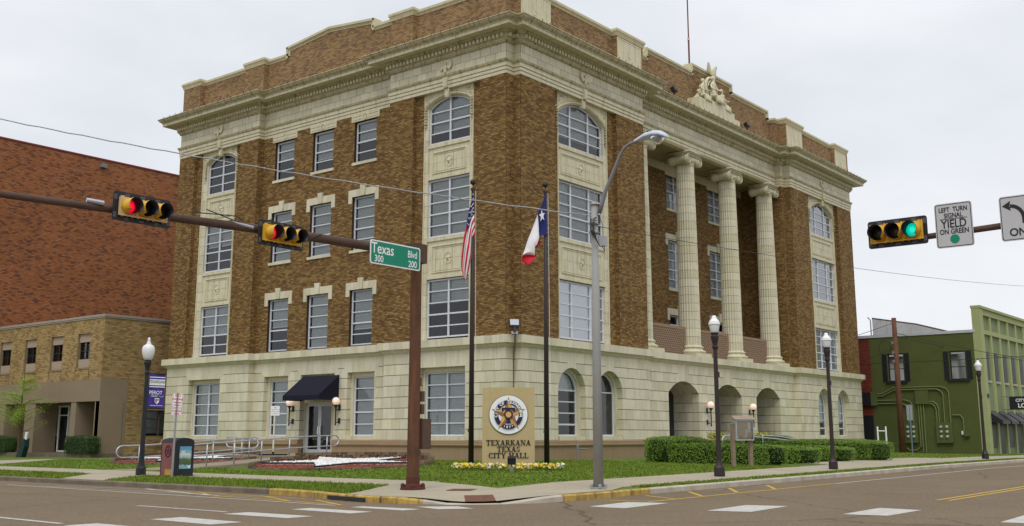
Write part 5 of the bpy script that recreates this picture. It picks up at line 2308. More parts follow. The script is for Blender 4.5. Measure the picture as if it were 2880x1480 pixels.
q.box(tx - .6, -1.0, 27.7, 45, -1.5, -.95)
q.build('step', M_CURBD, TB)

# ------------------------------------------------------------------ green building at the right
GB = wthing('green_building', 'olive green painted brick building with lighter green pilastered street front', 'building', (42.5, -3.5, -1.25))
gx, gy = 42.5, -7.62
M_GRN = mat('olive_painted_brick', (0.088, 0.105, 0.030), .85, .12, .8, bump=.2, bscale=12)
M_GRN2 = mat('olive_side', (0.085, 0.10, 0.028), .85, .12, .8)
M_LG = mat('light_green_paint', (0.33, 0.36, 0.17), .8, .08, 1.2)
M_LG2 = mat('sage_green_paint', (0.19, 0.24, 0.13), .85, .08, 1.2)
M_REDW = mat('dark_red_brick', None, .9, .15, 1, ramp=[(0.17, 0.035, 0.022), (0.20, 0.045, 0.028), (0.14, 0.03, 0.02), (0.18, 0.04, 0.025)])
HG = [(-2.15, -1.0, 3.9, 5.9), (-6.45, -5.35, 3.9, 5.88)]
q, q2, q3 = MB(), MB(), MB()
wallgrid(q, FA(gx), 0, gy + .5, .3, -1.6, 7.15, HG, .25)
bricks(q2, FA(gx), 0, gy + .5, .2, -1.2, 7.1, HG, bl=.30, bh=.1, joint=.008)
wallgrid(q3, FA(gx), .01, .3, 9, 1.5, 7.12, (), .2)
q.build('wall', M_GRN2, GB)
o = q2.build('brickwork', M_GRN, GB)
o['kind'] = 'stuff'
q3.build('red_wall', M_REDW, GB)
q2 = MB()
bricks(q2, FA(gx), 0, .25, 6, 1.5, 7.0, bl=.3, bh=.1)
o = q2.build('red_brickwork', M_REDW, GB)
o['kind'] = 'stuff'
q = MB()
q.box(gx, gx + .5, .3, 9, -1.6, 1.5)
q.build('dark_doorway', M_BLACK, GB)
q = MB()
q.box(gx - .06, gx + .3, gy + .4, 9, 7.12, 7.32)
q.build('roof_edge', mat('pale_flashing', (0.45, 0.47, 0.50), .6, .1, 2), GB)
for (a, b, z0, z1) in HG:
    c = (a + b) / 2
    put_window(GB, 'A', c, gx + .1, z0, b - a, z1 - z0, (), ((z1 - z0) * .45,), blind=('none', 0), fr=M_BLACK)
    for s, u in ((1, b + .06), (-1, a - .06)):
        m_ = MB()
        u0, u1 = (u, u + .34) if s > 0 else (u - .34, u)
        m_.box(gx - .06, gx - .012, u0, u1, z0, z1)
        for k in range(14):
            z = z0 + .08 + k * (z1 - z0 - .1) / 14
            m_.box(gx - .075, gx - .06, u0 + .05, u1 - .05, z, z + .07)
        m_.build('shutter', M_BLACK, GB)
    m_ = MB()
    m_.box(gx - .12, gx, a - .2, b + .2, z0 - .14, z0)
    m_.build('sill', M_BLACK, GB)
# conduits and meters
q = MB()
X = gx - .1
for P in ([(.3, 3.0), (-.5, 3.05), (-1.3, 3.45), (-4.6, 3.45), (-5.0, 3.3), (-5.15, 3.0), (-5.15, .9)], [(.3, 2.85), (-.5, 2.88), (-1.35, 3.28), (-4.3, 3.28), (-4.6, 3.15), (-4.75, 2.9), (-4.75, .9)],
          [(.3, 2.55), (-2.1, 2.55), (-2.45, 2.42), (-2.6, 2.1), (-2.6, .9)], [(.3, 2.33), (-1.8, 2.33), (-2.1, 2.2), (-2.25, 1.9), (-2.25, .9)],
          [(-3.6, 2.4), (-4.05, 2.4), (-4.3, 2.2), (-4.38, 1.9), (-4.38, .9)], [(-3.6, 2.25), (-3.95, 2.25), (-4.15, 2.05), (-4.22, 1.8), (-4.22, .9)],
          [(-3.15, 2.3), (-3.15, -1.1)], [(-3.35, 2.3), (-3.35, -1.1)], [(-3.0, 2.3), (-3.0, -.7), (-2.7, -.95), (-2.2, -1.0), (-2.0, -.8)], [(-5.3, 1.45), (-5.8, 1.45), (-6.0, 1.2), (-6.0, .3)]):
    q.tube([(X, y, z) for y, z in P], .045, 7)
q.build('conduit', M_LG2 if False else mat('olive_conduit', (0.15, 0.18, 0.065), .6, .1, 3), GB)
for (a, b, z0, z1) in ((-2.85, -1.95, -.45, .95), (-5.25, -4.15, -.45, .95), (-3.75, -2.85, 2.25, 3.2), (-.1, .35, 2.2, 3.15), (-6.35, -6.0, 0.0, .35)):
    m_ = MB()
    m_.box(gx - .22, gx - .01, a, b, z0, z1)
    m_.build('meter_panel', M_GRN, GB)
m_ = MB()
m_.box(gx - .24, gx - .01, .36, 1.0, 2.2, 3.15)
m_.build('meter_panel', M_BLACK, GB)
MET = mat('meter_glass', (0.42, 0.42, 0.40), .3, .3, 6)
for c in (-2.4, -4.7):
    for i in (-1, 1):
        for k in range(3):
            m_ = MB()
            m_.lathe([(.10, 0), (.10, .05), (.085, .09), (.03, .10)], seg=14, M=Matrix.Translation((gx - .22, c + i * .2, .65 - .33 * k)) @ Matrix.Rotation(R(-90), 4, 'Y'))
            m_.build('meter', MET, GB)
m_ = MB()
m_.box(gx - .1, gx - .01, -5.95, -5.82, .12, .36)
m_.build('meter_panel', M_WHITE, GB)
# street front
q = MB()
q.box(gx + .2, 75, gy + .25, gy + .5, -1.6, 8.6)
q.build('front_wall', M_LG2, GB)
q = MB()
q.box(gx - .03, gx + .75, gy, gy + .55, -1.6, 8.8)
px = gx + .75
k = 0
while px < 62:
    q.box(px + 1.9, px + 2.3, gy + .1, gy + .26, -1.6, 8.4)
    px += 2.3
    k += 1
q.box(gx + .7, 62, gy + .06, gy + .27, 8.38, 8.85)
q.box(gx + .7, 62, gy + .08, gy + .262, 7.05, 7.35)
q.build('pilasters', M_LG, GB)
q = MB()
q.box(gx - .05, 62, gy - .06, gy + .6, 8.8, 8.98)
q.build('parapet_cap', M_LG, GB)
px = gx + .75
for k in range(8):
    m_ = MB()
    c = px + .95
    m_.box(c - .42, c + .42, gy + .2, gy + .26, 3.85, 5.85)
    m_.build('window', M_BLACK, GB)
    m_ = MB()
    m_.box(c - .55, c + .55, gy + .14, gy + .27, 3.7, 3.84)
    m_.build('sill', M_CURB, GB)
    m_ = MB()
    if k % 2 == 0:
        m_.box(c - .8, c + .8, gy + .19, gy + .26, -.75, 1.5)
    else:
        m_.box(c - .6, c + .6, gy + .19, gy + .26, -1.3, 1.5)
    m_.build('shopfront', M_BLACK, GB)
    m_ = MB()
    m_.add([(c - .95, gy + .2, 1.75), (c + .95, gy + .2, 1.75), (c + .95, gy - .75, 1.05), (c - .95, gy - .75, 1.05), (c + .95, gy - .75, .85), (c - .95, gy - .75, .85), (c - .95, gy + .2, 1.0), (c + .95, gy + .2, 1.0)],
           [(0, 1, 2, 3), (3, 2, 4, 5), (0, 3, 5, 6), (1, 7, 4, 2)])
    m_.build('awning', M_BLACK, GB)
    px += 2.3
m_ = MB()
m_.lathe([(.16, 0), (.16, .06)], seg=14, M=Matrix.Translation((gx + .37, gy, 2.75)) @ Matrix.Rotation(R(90), 4, 'X'))
m_.build('wall_disc', M_BLACK, GB)
t = thing('hanging_sign', 'black hanging sign reading CITY HALL LOFTS on the green shopfront', 'sign', (47.3, gy - .25, 1.90), R(-90))
m_ = MB()
m_.box(0, 2.3, -.04, .04, 0, .88)
m_.build('board', M_BLACK, t)
m_ = MB()
m_.tube([(-.5, 0, .90), (2.3, 0, .90)], .015, 5)
m_.tube([(-.5, 0, -.02), (2.3, 0, -.02)], .015, 5)
m_.build('bracket', M_BLACK, t)
lettering('CITY HALL', .30, M_WHITE, t, (1.15, -.045, .62), depth=.002, bold=.008)
lettering('LOFTS', .42, M_WHITE, t, (1.15, -.045, .25), depth=.002, bold=.013)

t = wthing('white_walled_building', 'peeling white parapet wall of a building rising behind the green roof', 'building', (47.5, -1, -1.3))
m_ = MB()
M_PEEL = mat('peeling_white', (0.55, 0.55, 0.56), .85, .15, 1.5, streak=((0.3, 0.3, 0.31), .6))
m_.prism([(47, 1.6, 6), (47, -5.5, 6), (47, -4.9, 7.55), (47, -4.0, 7.65), (47, -1.7, 8.35), (47, 1.6, 9.0)], (.35, 0, 0), back=True)
m_.box(47.35, 75, -4.5, 9, -1.5, 6.9)
m_.build('wall', M_PEEL, t)
m_ = MB()
m_.tube([(47.15, 1.65, 9.06), (47.15, -1.7, 8.4), (47.15, -4.0, 7.7), (47.15, -4.9, 7.6)], .07, 6)
m_.build('tile_coping', mat('dark_tile_coping', (0.10, 0.07, 0.06), .9, .3, 6), t)
m_ = MB()
m_.tube([(46.9, 1.7, 7.2), (46.9, 1.7, 8.9), (46.9, 1.9, 9.15)], .05, 6)
m_.build('vent_pipe', M_STEEL, t)

# ------------------------------------------------------------------ ramp, rails, star beds
MB_ = MB


def rz_(x):     # height of the ramp
    return -1.19 + (min(max(x, -12.4), -5.4) + 12.4) / 7.0 * .37


RP = wthing('entrance_ramp', 'sloping concrete ramp and landing leading to the side door under the navy awning', 'ramp', (-5, 8, -1.1))
q = MB()
xs = [-13.9 + i * .5 for i in range(18)]
for i in range(len(xs) - 1):
    a, b = xs[i], xs[i + 1]
    za, zb = (rz_(a) if a > -12.4 else TZ(a, 6.5) + .012), (rz_(b) if b > -12.4 else TZ(b, 6.5) + .012)
    y0, y1 = 5.9, 8.0
    q.add([(a, y0, za), (b, y0, zb), (b, y1, zb), (a, y1, za), (a, y0, za - .4), (b, y0, zb - .4), (b, y1, zb - .4), (a, y1, za - .4)],
          [(0, 1, 2, 3), (0, 4, 5, 1), (3, 2, 6, 7)])
q.build('ramp_slab', mat('ramp_concrete', (0.27, 0.225, 0.165), .9, .15, 1.2, bump=.2), RP)
q = MB()
q.box(-5.4, .38, 5.9, 15.0, -1.3, -.82)
q.build('landing_slab', MATS['ramp_concrete'], RP)


def rail(label, P, posts, lo=.43, loop_s=True, loop_e=True):
    """P: top rail points; second rail lo below; rounded ends"""
    t = wthing('handrail', label, 'handrail', (P[0][0], P[0][1], P[0][2] - .85), 'grey pipe handrails of the ramp')
    q = MB()
    top = [Vector(p) for p in P]
    low = [p - Vector((0, 0, lo)) for p in top]
    r_ = lo / 2

    def cap(end, nxt):
        d = (end - nxt).normalized()
        c = end - Vector((0, 0, r_))
        return [c + d * (r_ * 1.15 * math.sin(a)) + Vector((0, 0, r_ * math.cos(a))) for a in [math.pi * k / 8 for k in range(9)]]
    path = top[:]
    path += cap(top[-1], top[-2])[1:]
    path += list(reversed(low))[1:] if False else list(reversed(low[:-1]))
    c0 = list(reversed(cap(top[0], top[1])))
    path += c0[1:]
    q.tube(path, .027, 8, caps=False)
    q.build('rail_pipe', M_STEEL, t, True)
    for (x, y, zt, zb) in posts:
        m_ = MB()
        m_.tube([(x, y, zt), (x, y, zb)], .027, 8)
        m_.build('post', M_STEEL, t, True)
    return t


yr = 6.0
pp = [(-10.95, rz_(-10.95)), (-9.7, rz_(-9.7)), (-8.4, rz_(-8.4)), (-7.0, rz_(-7.0)), (-5.0, -.82)]
rail('long grey handrail along the near edge of the ramp to the awning door', [(-11.5, yr, rz_(-11.5) + .84), (-7.0, yr, rz_(-7.0) + .86), (-6.6, yr, rz_(-6.6) + .86), (-4.6, yr, -.82 + .86)], [(x, yr, z + .85, z) for x, z in pp])
yr = 7.9
rail('long grey handrail along the far edge of the ramp beside the wall', [(-13.3, yr, TZ(-13.3, yr) + .86), (-12.4, yr, rz_(-12.4) + .86), (-7.3, yr, rz_(-7.3) + .88)],
     [(x, yr, (rz_(x) if x > -12.4 else TZ(x, yr)) + .86, (rz_(x) if x > -12.4 else TZ(x, yr))) for x in (-12.6, -11.0, -9.3, -7.9)])
rail('short curved grey handrail at the inner corner of the ramp landing', [(-7.0, 8.2, rz_(-7) + .80), (-6.8, 10.2, -.82 + .80)], [(-6.98, 8.6, rz_(-7) + .8, rz_(-7) - .1), (-6.85, 9.8, -.02, -.9)])
t = thing('ramp_notice', 'small white notice on a pale post with black foot standing on the ramp landing', 'notice', (-4.9, 9.6, -.82))
q = MB()
q.box(-.62, .62, -.10, .10, 0, .07)
q.tube([(0, 0, .05), (0, 0, .16)], .05, 8)
q.build('foot', M_BLACK, t, rot=(0, 0, R(-52)))
q = MB()
q.tube([(0, 0, .15), (0, 0, 1.85)], .04, 8)
q.build('post', mat('cream_post', (0.62, 0.60, 0.48), .6), t)
q = MB()
q.box(-.19, .19, -.02, .0, 0, .42)
bd = q.build('board', M_WHITE, t, loc=(0, -.04, 1.72), rot=(0, 0, R(-52)))
for k, s_ in enumerate(('NO', 'PUBLIC ACCESS', 'USE MAIN BLVD', 'ENTRANCE')):
    me = text_mesh(s_, .075 if k == 0 else .05, M_BLACK)
    _link0('lettering', me, bd, (0, -.024, .34 - .085 * k), (R(90), 0, 0))

M_MULCH = mat('red_mulch', None, .95, .3, 3, ramp=[(0.26, 0.055, 0.03), (0.20, 0.04, 0.025), (0.32, 0.08, 0.045), (0.15, 0.035, 0.025)])
M_MULB = mat('mulch_bed', (0.17, 0.045, 0.028), .95, .4, 6, bump=.6)
M_STONE = mat('white_gravel', None, .8, .1, 4, ramp=[(0.72, 0.72, 0.70), (0.62, 0.62, 0.61), (0.78, 0.78, 0.76), (0.5, 0.5, 0.5)])
M_BLOCK = mat('brown_wall_block', None, .95, .3, 5, ramp=[(0.135, 0.095, 0.058), (0.165, 0.115, 0.072), (0.105, 0.072, 0.045), (0.18, 0.13, 0.08)], bump=.5, bscale=18)


def star_bed(label, cx, cy, Rb, up, rot0, zlow, zhigh):
    zg = TZ(cx, cy)
    t = wthing('star_bed', label, 'flower bed', (cx, cy, zg), 'raised beds with a white gravel star')
    ux, uy = up

    def zs(x, y):
        s = ((x - cx) * ux + (y - cy) * uy) / Rb
        return zlow + (zhigh - zlow) * (s + 1) / 2
    q = MB()
    n = 48
    V = [(cx + (Rb - .1) * math.cos(2 * math.pi * k / n), cy + (Rb - .1) * math.sin(2 * math.pi * k / n)) for k in range(n)]
    q.add([(x, y, zs(x, y)) for x, y in V], [tuple(range(n))])
    q.build('mulch_bed', M_MULB, t)
    q = MB()
    for i in range(2600):
        a, r_ = uni(0, 6.283), (Rb - .2) * math.sqrt(rnd())
        x, y = cx + r_ * math.cos(a), cy + r_ * math.sin(a)
        z = zs(x, y)
        s = uni(.02, .05)
        b = uni(0, 3.14)
        q.add([(x - s * math.cos(b), y - s * math.sin(b), z), (x + s * math.cos(b), y + s * math.sin(b), z + .01), (x + .01, y + .02, z + s * .9)], [(0, 1, 2)], rnd())
    o = q.build('mulch_chips', M_MULCH, t)
    o['kind'] = 'stuff'
    S = []
    for k in range(10):
        a = rot0 + k * math.pi / 5
        r_ = (Rb - .35) * (1 if k % 2 == 0 else .42)
        S.append((cx + r_ * math.cos(a), cy + r_ * math.sin(a)))
    q = MB()
    q.add([(cx, cy, zs(cx, cy) + .08)] + [(x, y, zs(x, y) + .05) for x, y in S] + [(x, y, zs(x, y) - .02) for x, y in S],
          [(0, 1 + k, 1 + (k + 1) % 10) for k in range(10)] + [(1 + k, 11 + k, 11 + (k + 1) % 10, 1 + (k + 1) % 10) for k in range(10)])
    q.build('gravel_star', M_STONE, t)

    def inside(x, y):
        c = False
        j = 9
        for i in range(10):
            if (S[i][1] > y) != (S[j][1] > y) and x < (S[j][0] - S[i][0]) * (y - S[i][1]) / (S[j][1] - S[i][1]) + S[i][0]:
                c = not c
            j = i
        return c
    q = MB()
    k = 0
    while k < 2600:
        x, y = cx + uni(-Rb, Rb), cy + uni(-Rb, Rb)
        if not inside(x, y):
            continue
        z = zs(x, y) + .06 + uni(0, .02)
        s = uni(.028, .055)
        a = uni(0, 1.57)
        c, d = math.cos(a) * s, math.sin(a) * s
        q.add([(x + c, y + d, z), (x - d, y + c, z), (x - c, y - d, z), (x + d, y - c, z), (x, y, z + s * .8)], [(0, 1, 4), (1, 2, 4), (2, 3, 4), (3, 0, 4)], rnd())
        k += 1
    o = q.build('gravel', M_STONE, t)
    o['kind'] = 'stuff'
    q = MB()
    for k in range(10):
        a, b = S[k], S[(k + 1) % 10]
        q.tube([(a[0], a[1], zs(*a) + .06), (b[0], b[1], zs(*b) + .06)], .035, 5)
    q.build('edging', M_BLACK, t)
    # blocks of the surrounding wall
    per = int(2 * math.pi * Rb / .36)
    for c_ in range(4):
        for k in range(per):
            a = 2 * math.pi * (k + .5 * (c_ % 2)) / per
            x, y = cx + Rb * math.cos(a), cy + Rb * math.sin(a)
            s = math.cos(a) * ux + math.sin(a) * uy
            ztop_ = zs(x, y) + .05 + .26 * max(0, s + .15)
            z0 = TZ(x, y) - .04 + c_ * .115
            if c_ > 0 and z0 + .06 > ztop_:
                continue
            m_ = MB()
            h, w_ = .108, .17
            M_ = Matrix.Translation((x, y, z0)) @ Matrix.Rotation(a + uni(-.05, .05), 4, 'Z')
            e = uni(-.015, .015)
            V = [(-.12 + e, -w_ + .01, 0), (.12 + e, -w_, 0), (.12 + e, w_, 0), (-.12 + e, w_ - .01, 0)]
            V2 = [(p[0] * .93, p[1] * .96, h) for p in V]
            m_.add([tuple(M_ @ Vector(p)) for p in V + V2], [(0, 1, 5, 4), (1, 2, 6, 5), (2, 3, 7, 6), (3, 0, 4, 7), (4, 5, 6, 7)], rnd())
            m_.build('wall_block', M_BLOCK, t)


star_bed('round star bed with white gravel and red mulch right of the ramp below the door', -7.45, 2.35, 3.35, (.93, .36), R(209), -1.12, -.86)
star_bed('round star bed with white gravel partly behind the banner lamp post', -7.0, 12.9, 3.1, (.93, .36), R(209), -1.10, -.88)

# ------------------------------------------------------------------ street lamps
def lamp_common(q, h):
    q.lathe([(.165, 0), (.175, .05), (.17, .26), (.12, .34), (.095, .42), (.082, .5), (.078, .9), (.066, h - 1.1), (.062, h - 1.02)], seg=8)


def acorn_lamp(label, x, y):
    z = TZ(x, y)
    t = thing('street_lamp', label, 'street lamp', (x, y, z + .01), 0, 'bronze acorn street lamps along the street')
    q = MB()
    lamp_common(q, 4.98)
    q.build('pole', M_BRONZE, t)
    q = MB()
    q.lathe([(.07, 3.85), (.10, 3.93), (.075, 3.96), (.08, 4.02), (.12, 4.2), (.125, 4.26), (.11, 4.28), (.11, 4.33), (.13, 4.345), (.13, 4.36), (.03, 4.37)], seg=16)
    q.box(.07, .14, -.05, .05, 3.0, 3.16)
    q.build('cup', M_BRONZE, t)
    q = MB()
    q.lathe([(.11, 4.36), (.125, 4.40), (.15, 4.52), (.16, 4.60), (.155, 4.62)], seg=20)
    q.build('globe', mat('frosted_glass', (0.62, 0.65, 0.66), .25, .03, 5), t, True)
    q = MB()
    q.lathe([(.165, 4.60), (.185, 4.62), (.188, 4.65), (.165, 4.67), (.175, 4.69), (.15, 4.73), (.11, 4.77), (.075, 4.82), (.07, 4.86), (.045, 4.90), (.01, 4.91)], seg=20)
    q.build('lamp_cap', M_WHITE, t, True)
    q = MB()
    q.lathe([(.02, 4.90), (.03, 4.925), (.012, 4.94), (.02, 4.955), (.004, 4.99)], seg=8)
    q.build('finial', M_BLACK, t)
    return t


acorn_lamp('bronze street lamp nearest on the right pavement in front of the notice board', -5.93, -12.75)
acorn_lamp('bronze street lamp in front of the arched windows at the far end of city hall', 2.10, -13.05)
acorn_lamp('bronze street lamp farthest right beside the green shopfront', 21.6, -12.95)
t = thing('street_lamp', 'black street lamp with white acorn globe carrying the purple banner', 'street lamp', (-15.8, 2.74, -1.225))
q = MB()
q.lathe([(.155, 0), (.165, .05), (.16, .22), (.125, .28), (.10, .40), (.085, .55), (.080, .9), (.066, 3.2), (.064, 3.3)], seg=8)
q.build('pole', M_BLACK, t)
q = MB()
q.lathe([(.066, 3.2), (.085, 3.28), (.07, 3.32), (.075, 3.4), (.11, 3.56), (.125, 3.6), (.10, 3.63), (.105, 3.68), (.03, 3.69)], seg=16)
q.build('cup', M_BLACK, t)
q = MB()
q.lathe([(.10, 3.68), (.15, 3.76), (.19, 3.88), (.205, 3.98), (.20, 4.07), (.165, 4.15), (.10, 4.19), (.075, 4.20), (.085, 4.22), (.07, 4.25), (.045, 4.27), (.05, 4.30), (.04, 4.34), (.045, 4.37), (.03, 4.41), (.005, 4.43)], seg=24)
q.build('globe', mat('white_globe', (0.70, 0.71, 0.71), .3, .02, 4), t, True)
M_PUR = mat('purple_banner', (0.060, 0.040, 0.27), .8, .12, 3)
bn = thing('banner', 'purple street banner reading TEXARKANA and PEROT THEATRE on the black lamp post', 'banner', (-15.73, 2.74, -1.225 + 2.13))
q = MB()
n = 10
for i in range(n):
    for j in range(14):
        def bp_(a, b):
            return (a / n * .60 + .02, .02 * math.sin(a / n * 5 + b * .3), b / 14 * 1.12)
        q.add([bp_(i, j), bp_(i + 1, j), bp_(i + 1, j + 1), bp_(i, j + 1)], [(0, 1, 2, 3)])
q.build('cloth', M_PUR, bn, True)
q = MB()
for z0, z1 in ((.99, 1.02), (.745, .94), (.68, .71)):
    q.box(.03, .61, -.028, -.026, z0, z1)
q.build('white_band', M_WHITE, bn)
M_BGR = mat('banner_grey', (0.16, 0.17, 0.2), .8)
lettering('TEXARKANA', .135, M_BGR, bn, (.32, -.031, .855), bold=.003, xs=.83)
lettering('PEROT', .17, M_WHITE, bn, (.28, -.031, .50), bold=.002, xs=.95)
lettering('THEATRE', .06, M_WHITE, bn, (.22, -.031, .39), bold=.001)
lettering('visittexarkanadistrict.com', .045, M_WHITE, bn, (.32, -.031, .09), bold=.001)
q = MB()
q.tube([(.40, -.031, .41), (.46, -.031, .37), (.52, -.031, .37), (.58, -.031, .41)], .006, 4)
plate(q, FB(-.031), [(.26, .33), (.26, .2), (.34, .13), (.42, .2), (.42, .33)], 0, .004)
q.build('shield', M_WHITE, bn)
q = MB()
plate(q, FB(-.034), [(.35, .31), (.35, .24), (.40, .24), (.40, .31)], 0, .002)
q.build('shield_red', mat('emblem_red', (0.5, 0.04, 0.05), .7), bn)
q = MB()
plate(q, FB(-.034), [(.28, .31), (.28, .21), (.33, .17), (.33, .31)], 0, .002)
q.build('shield_blue', M_PUR, bn)
q = MB()
for z in (0, 1.12):
    q.tube([(-.12, 0, z), (.66, 0, z)], .016, 6)
q.build('arm', M_BLACK, bn)

# ------------------------------------------------------------------ kerbside signs and recycling bin
M_REDT = mat('sign_red', (0.45, 0.02, 0.05), .6)
t = thing('parking_sign', 'red and white no parking and loading zone signs on a post by the recycling bin', 'sign', (-16.42, .12, -1.24))
q = MB()
q.box(-.03, .03, -.012, .012, -.05, 2.55)
q.build('post', mat('perforated_post', (0.25, 0.26, 0.26), .6, .15, 30), t, rot=(0, R(.8), R(-35)))
for (z0, z1, tx) in ((2.10, 2.53, (('NO', .105, .36), ('PARKING', .075, .255), ('THIS SIDE', .052, .155), ('OF SIGN', .052, .075))), (1.86, 2.075, (('LOADING', .062, .14), ('ZONE', .062, .06)))):
    q = MB()
    q.box(-.15, .15, -.03, -.022, 0, z1 - z0)
    bd = q.build('sign_plate', M_WHITE, t, loc=(0.035, 0, z0), rot=(0, R(3), R(-35)))
    f = MB()
    for a in ((-.14, -.133, .01, z1 - z0 - .01), (.133, .14, .01, z1 - z0 - .01)):
        f.box(a[0], a[1], -.033, -.031, a[2], a[3])
    for a in ((.01, .017), (z1 - z0 - .017, z1 - z0 - .01)):
        f.box(-.133, .133, -.033, -.031, a[0], a[1])
    _link0('sign_border', f.mesh('sign_border', M_REDT), bd)
    for s_, sz, zz in tx:
        _link0('lettering', text_mesh(s_, sz, M_REDT, bold=.002), bd, (0, -.034, zz), (R(90), 0, 0))

t = thing('recycling_bin', 'black recycling bin with maroon side panel and landscape poster beside the kerb', 'bin', (-16.1, .45, -1.235))
M_BIN = mat('bin_black', (0.016, 0.018, 0.024), .5, .1, 4)
q = MB()
W_, D_ = .66, .78
P = [(0, 0), (W_, 0), (W_, 1.06)]
for k in range(9):
    a = math.pi * k / 8
    P.append((W_ / 2 + W_ / 2 * math.cos(a) * .999, 1.06 + .13 * math.sin(a)))
P.append((0, 1.06))
q.prism([(x, 0, z) for x, z in P], (0, D_, 0), back=True)
bo = q.build('body', M_BIN, t)
bv = bo.modifiers.new('bevel', 'BEVEL')
bv.width = .02
bv.segments = 2
q = MB()
q.box(-.008, .004, .05, D_ - .06, .02, 1.04)
q.build('side_panel', mat('maroon_panel', (0.22, 0.075, 0.075), .6, .1, 3), t)
q = MB()
c0 = Vector((-.012, D_ / 2, .78))
q.tube([tuple(c0 + Vector((0, .14 * math.cos(a), .17 * math.sin(a)))) for a in [k * math.pi / 8 for k in range(17)]], .014, 5)
for k in range(5):
    a = math.pi / 2 + k * 2 * math.pi / 5
    q.prism([tuple(c0 + Vector((-.002, .13 * math.cos(a), .15 * math.sin(a)))), tuple(c0 + Vector((-.002, .035 * math.cos(a + .7), .04 * math.sin(a + .7)))), tuple(c0 + Vector((-.002, .035 * math.cos(a - .7), .04 * math.sin(a - .7))))], (.003, 0, 0))
q.build('seal', M_NAVY, t)
M_GOLD = mat('gold_letters', (0.60, 0.42, 0.06), .6)
lettering('RECYCLE', .085, M_GOLD, t, (-.012, .33, .20), rot=(R(90), 0, R(-90)), bold=.004)
lettering('HERE!', .14, M_GOLD, t, (-.012, .33, .11), rot=(R(90), 0, R(-90)), bold=.006)


def poster_mat():
    m = bpy.data.materials.new('landscape_poster')
    m.use_nodes = True
    N, K = m.node_tree.nodes, m.node_tree.links.new
    b = N['Principled BSDF']
    b.inputs['Roughness'].default_value = .4
    co = N.new('ShaderNodeTexCoord')
    sx = N.new('ShaderNodeSeparateXYZ')
    K(co.outputs['Generated'], sx.inputs[0])
    no = N.new('ShaderNodeTexNoise')
    no.inputs['Scale'].default_value = 4
    K(co.outputs['Generated'], no.inputs['Vector'])
    md = N.new('ShaderNodeMath')
    md.operation = 'MULTIPLY_ADD'
    md.inputs[1].default_value = .22
    K(no.outputs['Fac'], md.inputs[0])
    K(sx.outputs['Z'], md.inputs[2])
    cr = N.new('ShaderNodeValToRGB')
    e = cr.color_ramp.elements
    e[0].position = .0
    e[0].color = (.10, .26, .36, 1)
    e[1].position = 1
    e[1].color = (.10, .30, .45, 1)
    for p, c in ((.26, (.22, .42, .50)), (.32, (.05, .09, .03)), (.5, (.08, .13, .05)), (.56, (.10, .16, .10)), (.60, (.30, .40, .40)), (.75, (.55, .58, .55)), (.85, (.25, .42, .50))):
        q_ = e.new(p)
        q_.color = (*c, 1)
    K(md.outputs[0], cr.inputs['Fac'])
    K(cr.outputs['Color'], b.inputs['Base Color'])
    return m


q = MB()
q.box(.14, .56, -.008, .004, .25, .93)
q.build('poster', poster_mat(), t)
lettering('BIG', .09, M_WHITE, t, (.27, -.011, .76), bold=.003)
lettering('DIFFERENCE.', .055, M_WHITE, t, (.33, -.011, .69), bold=.003)
q = MB()
q.box(.46, .53, -.011, -.008, .28, .35)
q.build('poster_label', M_WHITE, t)

# ------------------------------------------------------------------ monument sign
SN = thing('monument_sign', 'tan slab sign with the round city seal reading TEXARKANA TEXAS CITY HALL', 'sign', (-6.5, -4.97, -1.16), R(-51.4))
M_SIGN = mat('sign_stucco', (0.46, 0.36, 0.19), .9, .07, 1.5, streak=((0.34, 0.26, 0.13), .3), bump=.15, bscale=50)
q = MB()
q.box(-.905, .905, -.12, .16, -.05, 2.83)
q.build('slab', M_SIGN, SN)
M_NV = mat('seal_navy', (0.022, 0.012, 0.055), .5)
M_SG1 = mat('seal_gold', (0.62, 0.37, 0.13), .5)
M_SG2 = mat('seal_brown', (0.30, 0.15, 0.075), .5)
zc = 1.90
seal = None


def disc(r0, r1, y, m_, name, th=.006, seg=48):
    q = MB()
    V = []
    for rr in (r0, r1):
        for s in range(seg):
            a = 2 * math.pi * s / seg
            V.append((rr * math.cos(a), y, rr * math.sin(a)))
    n = len(V)
    V += [(x, yy + th, z) for x, yy, z in V]
    F = []
    for s in range(seg):
        s2 = (s + 1) % seg
        F.append((s, s2, seg + s2, seg + s))
        F.append((seg + s, seg + s2, n + seg + s2, n + seg + s))
        if r0 > 0:
            F.append((s, s2, n + s2, n + s))
    q.add(V, F)
    return q.mesh(name, m_)


so = link('seal', disc(.001, .675, -.155, M_BLACK, 'seal', .035), SN, (0, 0, zc))
_link0('seal_face', disc(.001, .66, -.164, M_WHITE, 'seal_face', .012), so)
_link0('seal_ring', disc(.355, .495, -.170, M_NV, 'seal_ring', .004), so)
q, q2 = MB(), MB()
for k in range(5):
    a = math.pi / 2 + k * 2 * math.pi / 5
    tip = (.62 * math.cos(a), -.172, .62 * math.sin(a))
    tip2 = (.36 * math.cos(a), -.178, .36 * math.sin(a))
    c = (0, -.20, 0)
    for sg, mm in ((-1, q), (1, q2)):
        b = a + sg * math.pi / 5
        inn = (.235 * math.cos(b), -.172, .235 * math.sin(b))
        mm.add([tip, inn, c], [(0, 1, 2)])
_link0('seal_star_light', q.mesh('seal_star_light', M_SG1), so)
_link0('seal_star_dark', q2.mesh('seal_star_dark', M_SG2), so)
